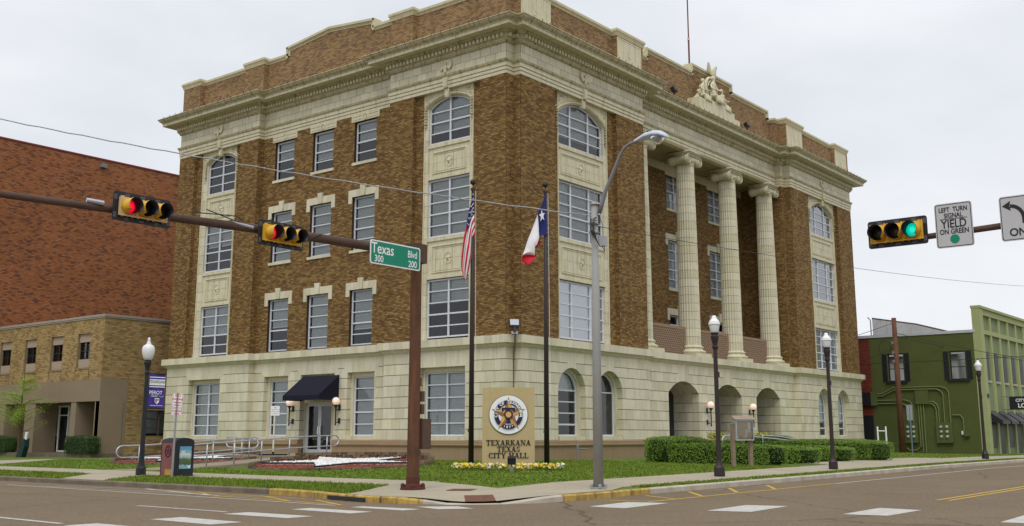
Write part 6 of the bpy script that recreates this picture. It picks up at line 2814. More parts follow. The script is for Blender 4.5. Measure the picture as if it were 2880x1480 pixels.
# ring again in front between the star points so that lettering sits on it
q = MB()
for k in range(5):
    a0 = math.pi / 2 + k * 2 * math.pi / 5 + .16
    a1 = a0 + 2 * math.pi / 5 - .32
    n = 10
    V = []
    for i in range(n + 1):
        a = a0 + (a1 - a0) * i / n
        V += [(.36 * math.cos(a), -.205, .36 * math.sin(a)), (.495 * math.cos(a), -.205, .495 * math.sin(a))]
    q.add(V, [(2 * i, 2 * i + 1, 2 * i + 3, 2 * i + 2) for i in range(n)])
_link0('seal_band', q.mesh('seal_band', M_NV), so)
q = MB()
yy = -.215
for P in ([(-.23, .235), (.23, .235), (.23, .10), (.19, .10), (.16, .175), (.055, .175), (.055, -.24), (.11, -.30), (-.11, -.30), (-.055, -.24), (-.055, .175), (-.16, .175), (-.19, .10), (-.23, .10)],):
    q.prism([(x, yy, z) for x, z in P], (0, .01, 0))
_link0('seal_letter', q.mesh('seal_letter', M_NV), so)
_link0('seal_centre', disc(.001, .155, -.222, M_NV, 'seal_centre', .004, 32), so)
_link0('seal_centre_gold', disc(.001, .10, -.227, M_SG1, 'seal_centre_gold', .004, 24), so)
s_ = 'CITY OF TEXARKANA'
for i, ch in enumerate(s_):
    if ch == ' ':
        continue
    a = R(192 - (204) * (i + .5) / len(s_))
    _link0('lettering', text_mesh(ch, .145, M_WHITE, bold=.004), so, (.428 * math.cos(a), -.212, .428 * math.sin(a)), (R(90), -(a - math.pi / 2), 0))
for i, ch in enumerate('1873'):
    a = R(270 + (i - 1.5) * 13)
    _link0('lettering', text_mesh(ch, .11, M_WHITE, bold=.004), so, (.428 * math.cos(a), -.212, .428 * math.sin(a)), (R(90), -(a + math.pi / 2), 0))

# bold serif capitals, drawn with strokes on a 0..1 grid
def ser(x, z, w_=.30, h=.07, up=True):
    return [(x - w_ / 2, z), (x + w_ / 2, z), (x + w_ / 2, z + h), (x - w_ / 2, z + h)] if up else [(x - w_ / 2, z - h), (x + w_ / 2, z - h), (x + w_ / 2, z), (x - w_ / 2, z)]


def st(x0, z0, x1, z1, w_=.17):
    return [(x0 - w_ / 2, z0), (x0 + w_ / 2, z0), (x1 + w_ / 2, z1), (x1 - w_ / 2, z1)]


def bar(x0, x1, z, h=.07):
    return [(x0, z), (x1, z), (x1, z + h), (x0, z + h)]


def curve(cx, cz, rx, rz, a0, a1, w0=.05, w1=.16, n=10):
    out = []
    for i in range(n):
        p, q_ = R(a0 + (a1 - a0) * i / n), R(a0 + (a1 - a0) * (i + 1) / n)
        wp, wq = w0 + (w1 - w0) * abs(math.cos(p)), w0 + (w1 - w0) * abs(math.cos(q_))
        out.append([(cx + rx * math.cos(p), cz + rz * math.sin(p)), (cx + rx * math.cos(q_), cz + rz * math.sin(q_)),
                    (cx + (rx - wq) * math.cos(q_), cz + (rz - w0 * 1.3) * math.sin(q_)), (cx + (rx - wp) * math.cos(p), cz + (rz - w0 * 1.3) * math.sin(p))])
    return out


GL = {
    'T': (.80, [st(.40, 0, .40, 1), ser(.40, 0, .38), bar(.04, .76, .92, .08), st(.07, .72, .07, .93, .06), st(.73, .72, .73, .93, .06)]),
    'E': (.74, [st(.20, 0, .20, 1), bar(.04, .68, .92, .08), bar(.04, .70, 0, .08), bar(.2, .50, .47, .06), st(.66, .74, .66, .93, .06), st(.68, .07, .68, .28, .06), st(.49, .38, .49, .62, .05)]),
    'X': (.84, [st(.62, 0, .20, 1, .19), st(.16, 0, .66, 1, .07), ser(.15, 0, .28), ser(.64, 0, .36), ser(.21, 1, .36, up=False), ser(.67, 1, .26, up=False)]),
    'A': (.86, [st(.64, 0, .42, 1, .19), st(.14, 0, .40, 1, .07), bar(.2, .6, .30, .06), ser(.13, 0, .26), ser(.66, 0, .34)]),
    'R': (.84, [st(.20, 0, .20, 1), ser(.20, 0, .34), bar(.04, .42, .93, .07), bar(.2, .42, .46, .06), *curve(.42, .73, .27, .27, -90, 90), st(.70, 0, .42, .48, .18), ser(.72, 0, .22)]),
    'K': (.86, [st(.20, 0, .20, 1), ser(.20, 0, .34), ser(.20, 1, .34, up=False), st(.24, .38, .62, 1, .07), st(.68, 0, .38, .56, .19), ser(.68, 0, .32), ser(.62, 1, .28, up=False)]),
    'N': (.90, [st(.18, 0, .18, 1, .06), st(.72, 0, .20, 1, .18), st(.74, 0, .74, 1, .06), ser(.18, 0, .26), ser(.74, 1, .26, up=False), ser(.14, 1, .24, up=False)]),
    'S': (.62, [*curve(.31, .74, .24, .26, 50, 250), *curve(.31, .26, .25, .26, 70, -130), st(.53, .70, .53, .95, .05), st(.09, .06, .09, .30, .05)]),
    'C': (.80, [*curve(.43, .5, .38, .5, 48, 312, .05, .19, 16), st(.70, .66, .70, .98, .05), st(.72, .08, .72, .3, .05)]),
    'I': (.42, [st(.21, 0, .21, 1), ser(.21, 0, .36), ser(.21, 1, .36, up=False)]),
    'Y': (.82, [st(.42, 0, .42, .45), ser(.42, 0, .36), st(.42, .42, .18, 1, .18), st(.42, .42, .68, 1, .07), ser(.18, 1, .34, up=False), ser(.69, 1, .26, up=False)]),
    'H': (.90, [st(.20, 0, .20, 1), st(.70, 0, .70, 1), bar(.2, .7, .47, .07), ser(.2, 0, .34), ser(.7, 0, .34), ser(.2, 1, .34, up=False), ser(.7, 1, .34, up=False)]),
    'L': (.72, [st(.20, 0, .20, 1), ser(.20, 1, .34, up=False), bar(.04, .68, 0, .08), st(.66, .07, .66, .3, .06)]),
}
for word, wd, z in (('TEXARKANA', 1.55, .86), ('TEXAS', .80, .645), ('CITY HALL', 1.38, .43)):
    tot = sum(.42 if c == ' ' else GL[c][0] for c in word)
    sc = wd / tot
    x = -wd / 2
    for c in word:
        if c == ' ':
            x += .42 * sc
            continue
        q = MB()
        for P in GL[c][1]:
            q.prism([(x + u * sc, -.145, z + v * .175) for u, v in P], (0, .028, 0))
        x += GL[c][0] * sc
        q.build('letter', M_BLACK, SN)

t = thing('floodlight', 'black ground floodlight on a short stem in the flowers before the sign', 'floodlight', (-7.80, -6.15, -1.15), R(128))
q = MB()
q.box(-.04, .04, -.03, .03, 0, .2)
q.lathe([(.06, 0), (.055, .1), (.03, .14), (.02, .3)], seg=8)
q.build('stem', M_GREYD, t)
q = MB()
M_ = Matrix.Translation((0, 0, .36)) @ Matrix.Rotation(R(-12), 4, 'X')
q.box(-.13, .13, -.1, .1, -.11, .11, M=M_)
q.box(-.14, .14, -.12, -.1, -.12, .12, M=M_)
o = q.build('housing', M_BLACK, t)

# flowers and their leaves
t = thing('flower_bed', 'strip of yellow and white pansies in front of the sign', 'flower bed', (-7.2, -5.7, -1.14))
t2 = Vector((-5.7, -6.78)) - Vector((-8.83, -4.49))
FL = mat('pansy_petal', None, .8, .1, 5, ramp=[(0.75, 0.50, 0.02), (0.85, 0.62, 0.04), (0.80, 0.80, 0.72), (0.70, 0.42, 0.01), (0.85, 0.60, 0.03), (0.75, 0.75, 0.55), (0.62, 0.36, 0.01), (0.8, 0.55, 0.03)])
q, q2 = MB(), MB()
d = t2.normalized()
nn = Vector((-d.y, d.x))
nfl = 0
for i in range(2000):
    s = rnd()
    if abs(s - .52) < .02 and rnd() < .6:
        continue
    o_ = uni(-.18, .18)
    p = Vector((-8.83, -4.49)) + t2 * s + nn * (o_ + .1)
    z = TZ(p.x, p.y) + uni(.0, .17)
    a = uni(0, 6.28)
    w_ = uni(.02, .05)
    q2.add([(p.x - t2.x * 0, p.y, z), (p.x + math.cos(a) * w_, p.y + math.sin(a) * w_, z + .02), (p.x + math.cos(a + .8) * w_, p.y + math.sin(a + .8) * w_, z + .05)], [(0, 1, 2)], rnd())
blk = [2, 0, 1, 0, 4, 1, 2, 0, 5, 1, 0, 4, 1, 2, 0, 1, 3, 2, 0, 5, 2]
for i in range(300):
    s = (i + rnd()) / 300
    if abs(s - .38) < .015 or abs(s - .48) < .02:
        continue
    p = Vector((-8.83, -4.49)) + t2 * s + nn * uni(-.14, .30)
    z = TZ(p.x, p.y) + uni(.10, .24)
    r_ = uni(.028, .045)
    col = (blk[int(s * 20.9)] + .5 + (uni(0, 2) if rnd() < .4 else 0)) % 8 / 8
    f_ = Vector((-.72, -.58, .38)).normalized()
    f_ = (f_ + Vector((uni(-.4, .4), uni(-.4, .4), uni(-.2, .4)))).normalized()
    a1 = f_.orthogonal().normalized()
    b1 = f_.cross(a1)
    c0 = Vector((p.x, p.y, z))
    V = [tuple(c0 + f_ * .01)]
    for k in range(5):
        for e, rr in ((-.5, .9), (0, 1.1), (.5, .9)):
            an = (k + e * .6) * 2 * math.pi / 5
            V.append(tuple(c0 + (a1 * math.cos(an) + b1 * math.sin(an)) * r_ * rr))
    q.add(V, [(0, 1 + 3 * k, 2 + 3 * k, 3 + 3 * k) for k in range(5)], col)
o = q.build('pansies', FL, t)
o.matrix_parent_inverse = Matrix.Translation(t.location).inverted()
o['kind'] = 'stuff'
o = q2.build('pansy_leaves', M_BLADE, t)
o.matrix_parent_inverse = Matrix.Translation(t.location).inverted()
o['kind'] = 'stuff'

# ------------------------------------------------------------------ flagpoles and flags
LAT = Vector((.62428, -.7812, 0))
FWD = Vector((.7812, .62428, 0))


def flagpole(label, x, y, ztop):
    z = TZ(x, y)
    t = thing('flagpole', label, 'flagpole', (x, y, z - .02), 0, 'dark bronze flagpoles flanking the sign')
    q = MB()
    h = ztop - z
    q.tube([(0, 0, 0), (0, 0, h * .5), (0, 0, h)], [.10, .082, .055], 12)
    q.build('pole', M_BRONZE, t, True)
    q = MB()
    q.tube([(0, 0, h), (0, 0, h + .22)], .02, 6)
    q.box(-.07, .1, -.05, .05, h - .0, h + .09)
    q.build('truck', M_BRONZE, t)
    q = MB()
    q.lathe([(.11 * math.sin(a) + .001, h + .32 - .11 * math.cos(a)) for a in [k * math.pi / 10 for k in range(11)]], seg=14)
    q.build('ball', M_BRONZE, t, True)
    q = MB()
    q.tube([(.09, -.06, h), (.12, -.10, 1.3)], .008, 4)
    q.build('halyard', M_WHITE, t)
    q = MB()
    q.box(-.15, -.09, -.03, .03, 1.2 + .05, 1.35)
    q.build('cleat', M_BRONZE, t)


B1, B2 = Vector((-6.575, -3.33, 0)), Vector((-4.475, -5.106, 0))
flagpole('dark bronze flagpole left of the sign carrying the striped flag', B1.x, B1.y, 8.97)
flagpole('dark bronze flagpole right of the sign carrying the lone star flag', B2.x, B2.y, 9.0)
M_FR = mat('flag_red', (0.50, 0.015, 0.03), .8, .08, 3)
M_FW = mat('flag_white', (0.72, 0.71, 0.73), .8, .05, 3)
M_FB = mat('flag_blue', (0.016, 0.022, 0.13), .8, .1, 3)


def lerp_path(P, t):
    Ls = [0]
    for a, b in zip(P, P[1:]):
        Ls.append(Ls[-1] + math.hypot(b[0] - a[0], b[1] - a[1]))
    s = t * Ls[-1]
    for i in range(len(P) - 1):
        if s <= Ls[i + 1] + 1e-9:
            f = (s - Ls[i]) / max(Ls[i + 1] - Ls[i], 1e-9)
            return (P[i][0] + (P[i + 1][0] - P[i][0]) * f, P[i][1] + (P[i + 1][1] - P[i][1]) * f)
    return P[-1]


def flag(name, label, base, Lp, Rp, hoist, colour, nu, nv, fold, vmap=None, dx=0):
    t = thing(name, label, 'flag', (base.x, base.y, 0))
    q = MB()
    V = []
    for i in range(nu + 1):
        u = i / nu
        a = lerp_path(Lp, u)
        b = lerp_path(Rp, u)
        for j in range(nv + 1):
            v = j / nv
            vv = vmap(u, v) if vmap else v
            x = a[0] + (b[0] - a[0]) * vv + dx
            z = a[1] + (b[1] - a[1]) * vv
            dep = fold * math.sin(v * 9 + u * 2.5) * min(u * 3, 1) + .05 * math.sin(u * 7 + v * 4) * u
            p = LAT * x + FWD * (dep - .12)
            V.append((p.x, p.y, z))
    F, M_ = [], []
    for i in range(nu):
        for j in range(nv):
            F.append((i * (nv + 1) + j, (i + 1) * (nv + 1) + j, (i + 1) * (nv + 1) + j + 1, i * (nv + 1) + j + 1))
            M_.append(colour((i + .5) / nu, (j + .5) / nv))
    q.v, q.f, q.m, q.r = V, F, M_, [.5] * len(F)
    o = q.build('cloth', [M_FR, M_FW, M_FB], t, True)
    return t, V


def us(u, v):
    if v < 7 / 13 and u < .40:
        return 2
    return 0 if int(v * 13) % 2 == 0 else 1


USL = [(.05, 8.90), (0, 8.65), (-.09, 8.28), (-.18, 7.83), (-.25, 7.43), (-.31, 7.15), (-.35, 6.82), (-.39, 6.37), (-.40, 6.06), (-.30, 5.55)]
USR = [(.12, 7.27), (.0, 7.14), (-.03, 6.87), (-.06, 6.45), (-.12, 6.10), (-.22, 5.60)]


def usm(u, v):
    return v


def us_flag():
    t = thing('us_flag', 'limp stars and stripes flag hanging on the left flagpole', 'flag', (B1.x, B1.y, 0))
    q = MB()
    nu, nv = 60, 52
    V = []
    for i in range(nu + 1):
        u = i / nu
        for j in range(nv + 1):
            v = j / nv
            # hoist runs down the pole; the fly falls to the lower left
            hx, hz = .08 + .05 * v, 8.90 - 1.62 * v
            a = lerp_path(USL, min(u * .98 + .0, 1))
            b = lerp_path(USR, u)
            k = min(u * 2.2, 1)
            kf = min(u * 3, 1)
            vv = v + .20 * math.sin(v * 3 * math.pi) * kf
            x = a[0] + (b[0] - a[0]) * vv
            z = a[1] + (b[1] - a[1]) * vv
            dep = -.14 * math.cos(v * 3 * math.pi) * kf + .03 * math.sin(u * 9)
            p = LAT * (x - .03 * (1 - k)) + FWD * (dep - .13)
            V.append((p.x, p.y, z + .035 * math.sin(v * 13) * u))
    F, M_ = [], []
    for i in range(nu):
        for j in range(nv):
            F.append((i * (nv + 1) + j, (i + 1) * (nv + 1) + j, (i + 1) * (nv + 1) + j + 1, i * (nv + 1) + j + 1))
            M_.append(us((i + .5) / nu, (j + .5) / nv))
    q.v, q.f, q.m, q.r = V, F, M_, [.5] * len(F)
    q.build('cloth', [M_FR, M_FW, M_FB], t, True)
    # stars
    s = MB()
    for r_ in range(9):
        for c in range(11):
            if (r_ + c) % 2:
                continue
            u, v = .40 * (c + .8) / 12, 7 / 13 * (r_ + .8) / 10
            i, j = int(u * nu), int(v * nv)
            p = Vector(V[i * (nv + 1) + j])
            for sd in (-.012, .012):
                pc = p + FWD * sd
                P = []
                for k in range(10):
                    a = math.pi / 2 + k * math.pi / 5
                    rr = .032 if k % 2 == 0 else .014
                    w_ = LAT * (rr * math.cos(a) * .8)
                    P.append((pc.x + w_.x, pc.y + w_.y, pc.z + rr * math.sin(a)))
                s.add(P, [tuple(range(10))])
    s.build('stars', M_FW, t)


us_flag()


def tx(u, v):
    if u < .30:
        return 2
    return 1 if v < .5 else 0


def txm(u, v):
    # the white half folds over most of the width, red shows at the foot
    k = min(max((u - .28) / .2, 0), 1)
    e = min(max((u - .74) / .12, 0), 1)
    wide = .5 + .42 * k - .90 * e
    return (v / .5) * wide if v < .5 else wide + (v - .5) / .5 * (1 - wide)


TXL = [(.01, 8.99), (-.05, 8.77), (-.13, 8.51), (-.23, 8.32), (-.43, 7.77), (-.66, 7.17), (-.78, 6.8), (-.91, 6.46), (-.90, 6.34), (-.78, 6.26)]
TXR = [(.06, 7.38), (-.15, 7.33), (-.26, 7.24), (-.18, 7.00), (-.38, 6.86), (-.36, 6.55), (-.46, 6.36), (-.63, 6.23)]
t, V = flag('texas_flag', 'limp lone star flag in blue, white and red hanging on the right flagpole', B2, TXL, TXR, None, tx, 60, 40, .06, txm)
s = MB()
c0 = B2 * 0
for sd in (-.2, .0):
    P = []
    for k in range(10):
        a = math.pi / 2 + k * math.pi / 5 + .15
        rr = .21 if k % 2 == 0 else .085
        w_ = LAT * (-.13 + rr * .55 * math.cos(a)) + FWD * (sd)
        P.append((w_.x, w_.y, 8.07 + rr * 1.15 * math.sin(a)))
    s.add(P, [tuple(range(10))])
s.build('star', M_FW, t)

# ------------------------------------------------------------------ traffic mast, signals
TP = Vector((-16.95, -10.45))
tz = TZ(TP.x, TP.y)
t = thing('traffic_mast', 'rusty brown octagonal traffic mast with a long arm reaching left across the street', 'traffic mast', (TP.x, TP.y, tz))
q = MB()
q.lathe([(.155, .0), (.155, .3), (.125, 5.85), (.13, 5.86), (.135, 5.94), (.02, 5.99)], seg=8)
q.build('mast', M_RUST, t)
q = MB()
q.lathe([(.30, 0), (.30, .05), (.22, .06), (.20, .12), (.165, .14), (.16, .3)], seg=8)
for k in range(4):
    a = R(45 + 90 * k)
    q.lathe([(.05, .05), (.05, .13), (.02, .16)], .24 * math.cos(a), .24 * math.sin(a), 8)
q.build('base_plate', mat('rust_red_base', (0.085, 0.025, 0.018), .8, .2, 4), t)
q = MB()
zz = 4.43 - tz
q.tube([(-.1, .05, zz + .03), (-4, .05, zz - .05), (-10.5, .05, 4.13 - tz), (-13.5, .05, 4.05 - tz)], [.115, .10, .062, .05], 14)
q.box(-.22, .2, -.17, .2, zz - .22, zz + .25)
q.build('arm', M_RUSTD, t)
q = MB()
q.box(.14, .36, -.13, .17, 4.9 - 3.95, 5.9 - 4.22) if False else q.box(.15, .44, -.16, .14, .95, 1.67)
q.build('control_box', M_RUSTD, t)
for z0, z1 in ((1.78, 2.02), (2.08, 2.33)):
    m_ = MB()
    m_.box(.14, .24, -.12, .10, z0, z1)
    m_.build('crossing_signal', M_RUSTD, t)
for z0, z1 in ((.78, .92), (2.45, 2.66)):
    m_ = MB()
    m_.box(.13, .20, -.05, .05, z0, z1)
    m_.build('bracket', M_RUSTD, t)
q = MB()
for P in ([(-3.15, -.05, zz + .05), (-3.6, -.1, zz - .15), (-4.6, -.05, zz - .22), (-5.4, 0, zz - .02), (-6.2, .0, zz + .12)], [(-6.6, .0, zz - .0), (-6.0, -.08, zz + .04), (-5.5, -.07, zz + .08), (-5.3, -.05, zz + .02)]):
    q.tube(P, .012, 5)
q.build('cable', M_CABLE, t)

M_SIGY = mat('signal_yellow', (0.62, 0.36, 0.03), .5, .1, 4)
M_SIGP = mat('faded_signal_yellow', (0.60, 0.42, 0.20), .6, .1, 4)
M_REDL = mat('red_lens_lit', (0.5, 0.02, 0.03), .3, emit=((1.0, 0.02, 0.05), 1.6))
M_REDL2 = mat('red_lens_body', (0.5, 0.01, 0.03), .3, emit=((1.0, 0.0, 0.03), .45))
M_GRNL = mat('green_lens_lit', (0.0, 0.5, 0.4), .3, emit=((0.02, 0.95, 0.65), 1.1))
M_GRNL2 = mat('green_lens_body', (0.0, 0.4, 0.32), .3, emit=((0.0, 0.55, 0.42), .6))
M_LENSD = mat('dark_lens', (0.03, 0.022, 0.008), .3)


def signal(label, loc, rz, lit, hl=1.18, hv=.56, faded=False):
    """faces local -Y; lit 0,1,2 from the viewer's left; three sections side by side"""
    t = thing('traffic_signal', label, 'traffic signal', loc, rz, 'horizontal traffic signals on the mast arms')
    Y = M_SIGP if faded else M_SIGY
    W_, H_ = hl, hv
    q = MB()
    r_ = .05
    P = []
    for (cx, cz, a0) in ((W_ / 2 - r_, H_ / 2 - r_, 0), (-W_ / 2 + r_, H_ / 2 - r_, 90), (-W_ / 2 + r_, -H_ / 2 + r_, 180), (W_ / 2 - r_, -H_ / 2 + r_, 270)):
        for k in range(5):
            a = R(a0 + k * 22.5)
            P.append((cx + r_ * math.cos(a), 0, cz + r_ * math.sin(a)))
    q.prism(P, (0, .012, 0), back=True)
    q.build('backplate', M_BLACK, t)
    q = MB()
    for k in range(3):
        for i in (-1, 1):
            for j in range(4):
                cx = (k - 1) * .33 + i * .0
                q.box(cx - .05, cx + .05, -.004, -.002, i * (H_ / 2 - .055) - .03 + j * .017, i * (H_ / 2 - .055) - .024 + j * .017)
    for i in (-1, 1):
        for j in range(4):
            for zc_ in (-.17, .17):
                q.box(i * (W_ / 2 - .05) - .03 + j * .017, i * (W_ / 2 - .05) - .024 + j * .017, -.004, -.002, zc_ - .05, zc_ + .05)
    q.build('louvre', M_GREYD, t)
    q = MB()
    q.box(-.50, .50, -.07, -.002, -.175, .175)
    for k in range(4):
        x = -.5 + k * .3333
        q.box(x - .012, x + .012, -.085, -.07, -.19, .19)
        for sz in (-1, 1):
            for dx_ in (-.06, .06):
                if -.5 < x + dx_ < .5:
                    q.box(x + dx_ - .015, x + dx_ + .015, -.06, -.03, sz * .185 - .015, sz * .185 + .015)
    q.box(-.5, .5, -.10, -.07, -.19, -.165)
    ho = q.build('housing', M_SIGP if faded else M_SIGY, t)
    q = MB()
    q.box(-.12, .12, .012, .16, -.1, .1)
    q.build('clamp', M_STEEL, t)
    for k in range(3):
        cx = (k - 1) * .33
        n = 24
        # visor: yellow outside, black inside, open at the front, cut away below
        q = MB()
        V = []
        ln = .27
        for s in range(n):
            a = 2 * math.pi * s / n
            cut = 1.0 if math.sin(a) > -.85 else .35
            for (rr, yy) in ((.146, -.07), (.150, -.07 - ln * cut), (.143, -.07 - ln * cut), (.139, -.07)):
                V.append((cx + rr * math.cos(a), yy, rr * math.sin(a)))
        F, M_ = [], []
        for s in range(n):
            s2 = (s + 1) % n
            for b, mm in ((0, 0), (1, 1), (2, 1)):
                F.append((s * 4 + b, s2 * 4 + b, s2 * 4 + b + 1, s * 4 + b + 1))
                M_.append(mm)
        q.v, q.f, q.m, q.r = V, F, M_, [.5] * len(F)
        q.build('visor', [M_SIGY, M_BLACK], t, True)
        on_ = (k == lit)
        red = lit == 0
        q = MB()
        q.lathe([(.137, 0), (.12, .02), (.07, .038), (.01, .045)], seg=20, M=Matrix.Translation((cx, -.075, 0)) @ Matrix.Rotation(R(90), 4, 'X'))
        lo = q.build('lens', (M_REDL2 if red else M_GRNL2) if on_ else M_LENSD, t, True)
        if on_:
            q = MB()
            for i in range(-5, 6):
                for j in range(-5, 6):
                    x, z = i * .025 + (.0125 if j % 2 else 0), j * .023
                    if x * x + z * z < .122 ** 2:
                        dd = .045 * (1 - (x * x + z * z) / .0188)
                        q.add([(cx + x + .009 * math.cos(a * 1.0472), -.079 - dd, z + .009 * math.sin(a * 1.0472)) for a in range(6)], [tuple(range(6))])
            _link0('led', q.mesh('led', M_REDL if red else M_GRNL), lo)
    return t


signal('horizontal traffic signal with lit red light farther left on the long arm', (-24.68, -10.56, 4.27), R(0), 0, 1.24, .56, True)
signal('horizontal traffic signal with lit red light nearer the mast and the green street name sign', (-21.33, -10.60, 4.26), R(0), 0, 1.22, .55)
XR = -15.0
signal('horizontal traffic signal with lit green light at the right against the sky', (XR - .14, -21.70, 3.925), R(-90), 2, 1.16, .55)
for (o_, s0, s1) in ((t, -1, -1),):
    pass
q = MB()
q.tube([(-25.75, -10.42, 4.30), (-25.45, -10.5, 4.28)], .045, 8)
q.tube([(-22.45, -10.44, 4.38), (-22.0, -10.5, 4.34)], .035, 8)
o = q.build('arm_bracket', M_STEEL, bpy.data.objects['traffic_mast'])
o.matrix_parent_inverse = Matrix.Translation(bpy.data.objects['traffic_mast'].location).inverted()

# street name sign
t = thing('street_name_sign', 'green street name sign reading Texas Blvd 300 200 on the mast arm', 'street sign', (-18.01, -10.78, 4.235), R(0))
M_STG = mat('sign_green', (0.004, 0.22, 0.13), .5, .04, 2)


def rrect(w_, h, r_, y=0):
    P = []
    for (cx, cz, a0) in ((w_ / 2 - r_, h / 2 - r_, 0), (-w_ / 2 + r_, h / 2 - r_, 90), (-w_ / 2 + r_, -h / 2 + r_, 180), (w_ / 2 - r_, -h / 2 + r_, 270)):
        for k in range(5):
            a = R(a0 + k * 22.5)
            P.append((cx + r_ * math.cos(a), y, cz + r_ * math.sin(a)))
    return P


q = MB()
q.prism(rrect(1.68, .565, .06), (0, .012, 0), back=True)
q.build('border', M_WHITE, t)
q = MB()
q.prism(rrect(1.62, .505, .045, -.003), (0, .003, 0))
q.build('panel', M_STG, t)
lettering('Texas', .36, M_WHITE, t, (-.44, -.006, .085), bold=.004, xs=.86)
lettering('Blvd', .24, M_WHITE, t, (.56, -.006, .08), bold=.003, xs=.80)
lettering('300', .22, M_WHITE, t, (-.56, -.006, -.155), bold=.003, xs=.9)
lettering('200', .22, M_WHITE, t, (.57, -.006, -.155), bold=.003, xs=.9)
q = MB()
q.box(-.5, -.45, .012, .3, -.05, .05)
q.box(.45, .5, .012, .25, -.05, .05)
q.build('bracket', M_STEEL, t)

# right-hand mast arm, reaching in from beyond the frame
t = thing('traffic_mast', 'brown mast arm coming in from the right with a signal and two white signs', 'traffic mast', (XR, -31.5, -1.42))
q = MB()
q.tube([(0, 0, 0), (0, 0, 6.6)], [.16, .12], 10)
q.build('mast', M_RUSTD, t)
q = MB()
q.tube([(0, 0, 5.95), (0, 7.5, 5.28), (0, 9.9, 5.20)], [.10, .062, .055], 12)
q.build('arm', M_RUSTD, t)
M_SIGNW = mat('sign_face_grey', (0.47, 0.47, 0.48), .5, .03, 2)
t = thing('traffic_sign', 'white sign reading LEFT TURN SIGNAL YIELD ON GREEN with a green disc', 'sign', (XR - .09, -22.76, 3.955), R(-90))
q = MB()
q.prism(rrect(.69, .86, .05), (0, .01, 0), back=True)
q.build('panel', M_SIGNW, t)
q = MB()
A, B = rrect(.655, .825, .04, -.002), rrect(.63, .80, .03, -.002)
n = len(A)
q.add(A + B, [(i, (i + 1) % n, n + (i + 1) % n, n + i) for i in range(n)])
q.box(-.25, .25, -.003, -.001, .118, .13)
q.build('border', M_BLACK, t)
lettering('LEFT  TURN', .128, M_BLACK, t, (0, -.004, .30), bold=.003, xs=.78)
lettering('SIGNAL', .128, M_BLACK, t, (0, -.004, .185), bold=.003, xs=.80)
lettering('YIELD', .225, M_BLACK, t, (0, -.004, .02), bold=.004, xs=.80)
lettering('ON GREEN', .135, M_BLACK, t, (0, -.004, -.125), bold=.003, xs=.80)
q = MB()
q.lathe([(.086, 0), (.086, .002)], seg=28, M=Matrix.Translation((0, -.002, -.27)) @ Matrix.Rotation(R(90), 4, 'X'))
q.build('green_disc', M_STG, t)
t = thing('traffic_sign', 'white sign with a black curved left arrow over the word ONLY at the right edge', 'sign', (XR - .09, -23.99, 3.95), R(-90))
q = MB()
q.prism(rrect(.80, .84, .05), (0, .01, 0), back=True)
q.build('panel', M_SIGNW, t)
q = MB()
A, B = rrect(.765, .805, .04, -.002), rrect(.74, .78, .03, -.002)
q.add(A + B, [(i, (i + 1) % n, n + (i + 1) % n, n + i) for i in range(n)])
q.build('border', M_BLACK, t)
q = MB()
V = []
m = 10
for i in range(m + 1):
    a = R(0 + 88 * i / m)
    for rr in (.20, .265):
        V.append((-.24 + rr * math.cos(a) + .02, -.004, -.02 + (rr + .02) * math.sin(a)))
q.add(V, [(2 * i, 2 * i + 1, 2 * i + 3, 2 * i + 2) for i in range(m)])
q.add([(-.02, -.004, -.11), (.045, -.004, -.11), (.045, -.004, -.02), (-.02, -.004, -.02)], [(0, 1, 2, 3)])
q.add([(-.35, -.004, .24), (-.20, -.004, .33), (-.215, -.004, .25), (-.23, -.004, .235), (-.215, -.004, .22), (-.20, -.004, .14)], [(0, 1, 2, 3, 4, 5)])
q.build('arrow', M_BLACK, t)
lettering('ONLY', .20, M_BLACK, t, (0, -.004, -.27), bold=.004, xs=.95)

# ------------------------------------------------------------------ tall grey light pole
LP = Vector((-13.82, -13.66))
lz = TZ(LP.x, LP.y)
t = thing('light_pole', 'tall grey tapered light pole with curved arm and cobra head lamp', 'street light', (LP.x, LP.y, lz))
hp = 5.78 - lz
q = MB()
q.tube([(0, 0, 0), (0, 0, hp * .5), (0, 0, hp)], [.128, .105, .082], 20)
q.build('pole', M_GREY, t, True)
q = MB()
q.lathe([(.19, 0), (.19, .04), (.13, .05)], seg=16)
for k in range(4):
    a = R(45 + 90 * k)
    q.lathe([(.045, .04), (.045, .11), (.02, .13)], .17 * math.cos(a), .17 * math.sin(a), 8)
q.build('base', M_GREY, t)
q = MB()
q.lathe([(.085, hp), (.12, hp + .01), (.06, hp + .08), (.01, hp + .1)], seg=14)
q.tube([(0, 0, hp + .08), (0, 0, hp + .33)], .006, 4)
q.build('cap', M_GREY, t)
q = MB()
e = -lz
arm = [(0.03, -.12, 5.55 + e), (0.03, -.22, 5.8 + e), (0.03, -.32, 6.1 + e), (0.03, -.60, 6.62 + e), (.03, -.80, 7.0 + e), (.03, -.92, 7.14 + e), (.03, -1.08, 7.22 + e), (.03, -1.36, 7.25 + e)]
q.tube(arm, [.055, .055, .05, .042, .038, .036, .034, .034], 10)
q.build('arm', M_GREYD, t, True)
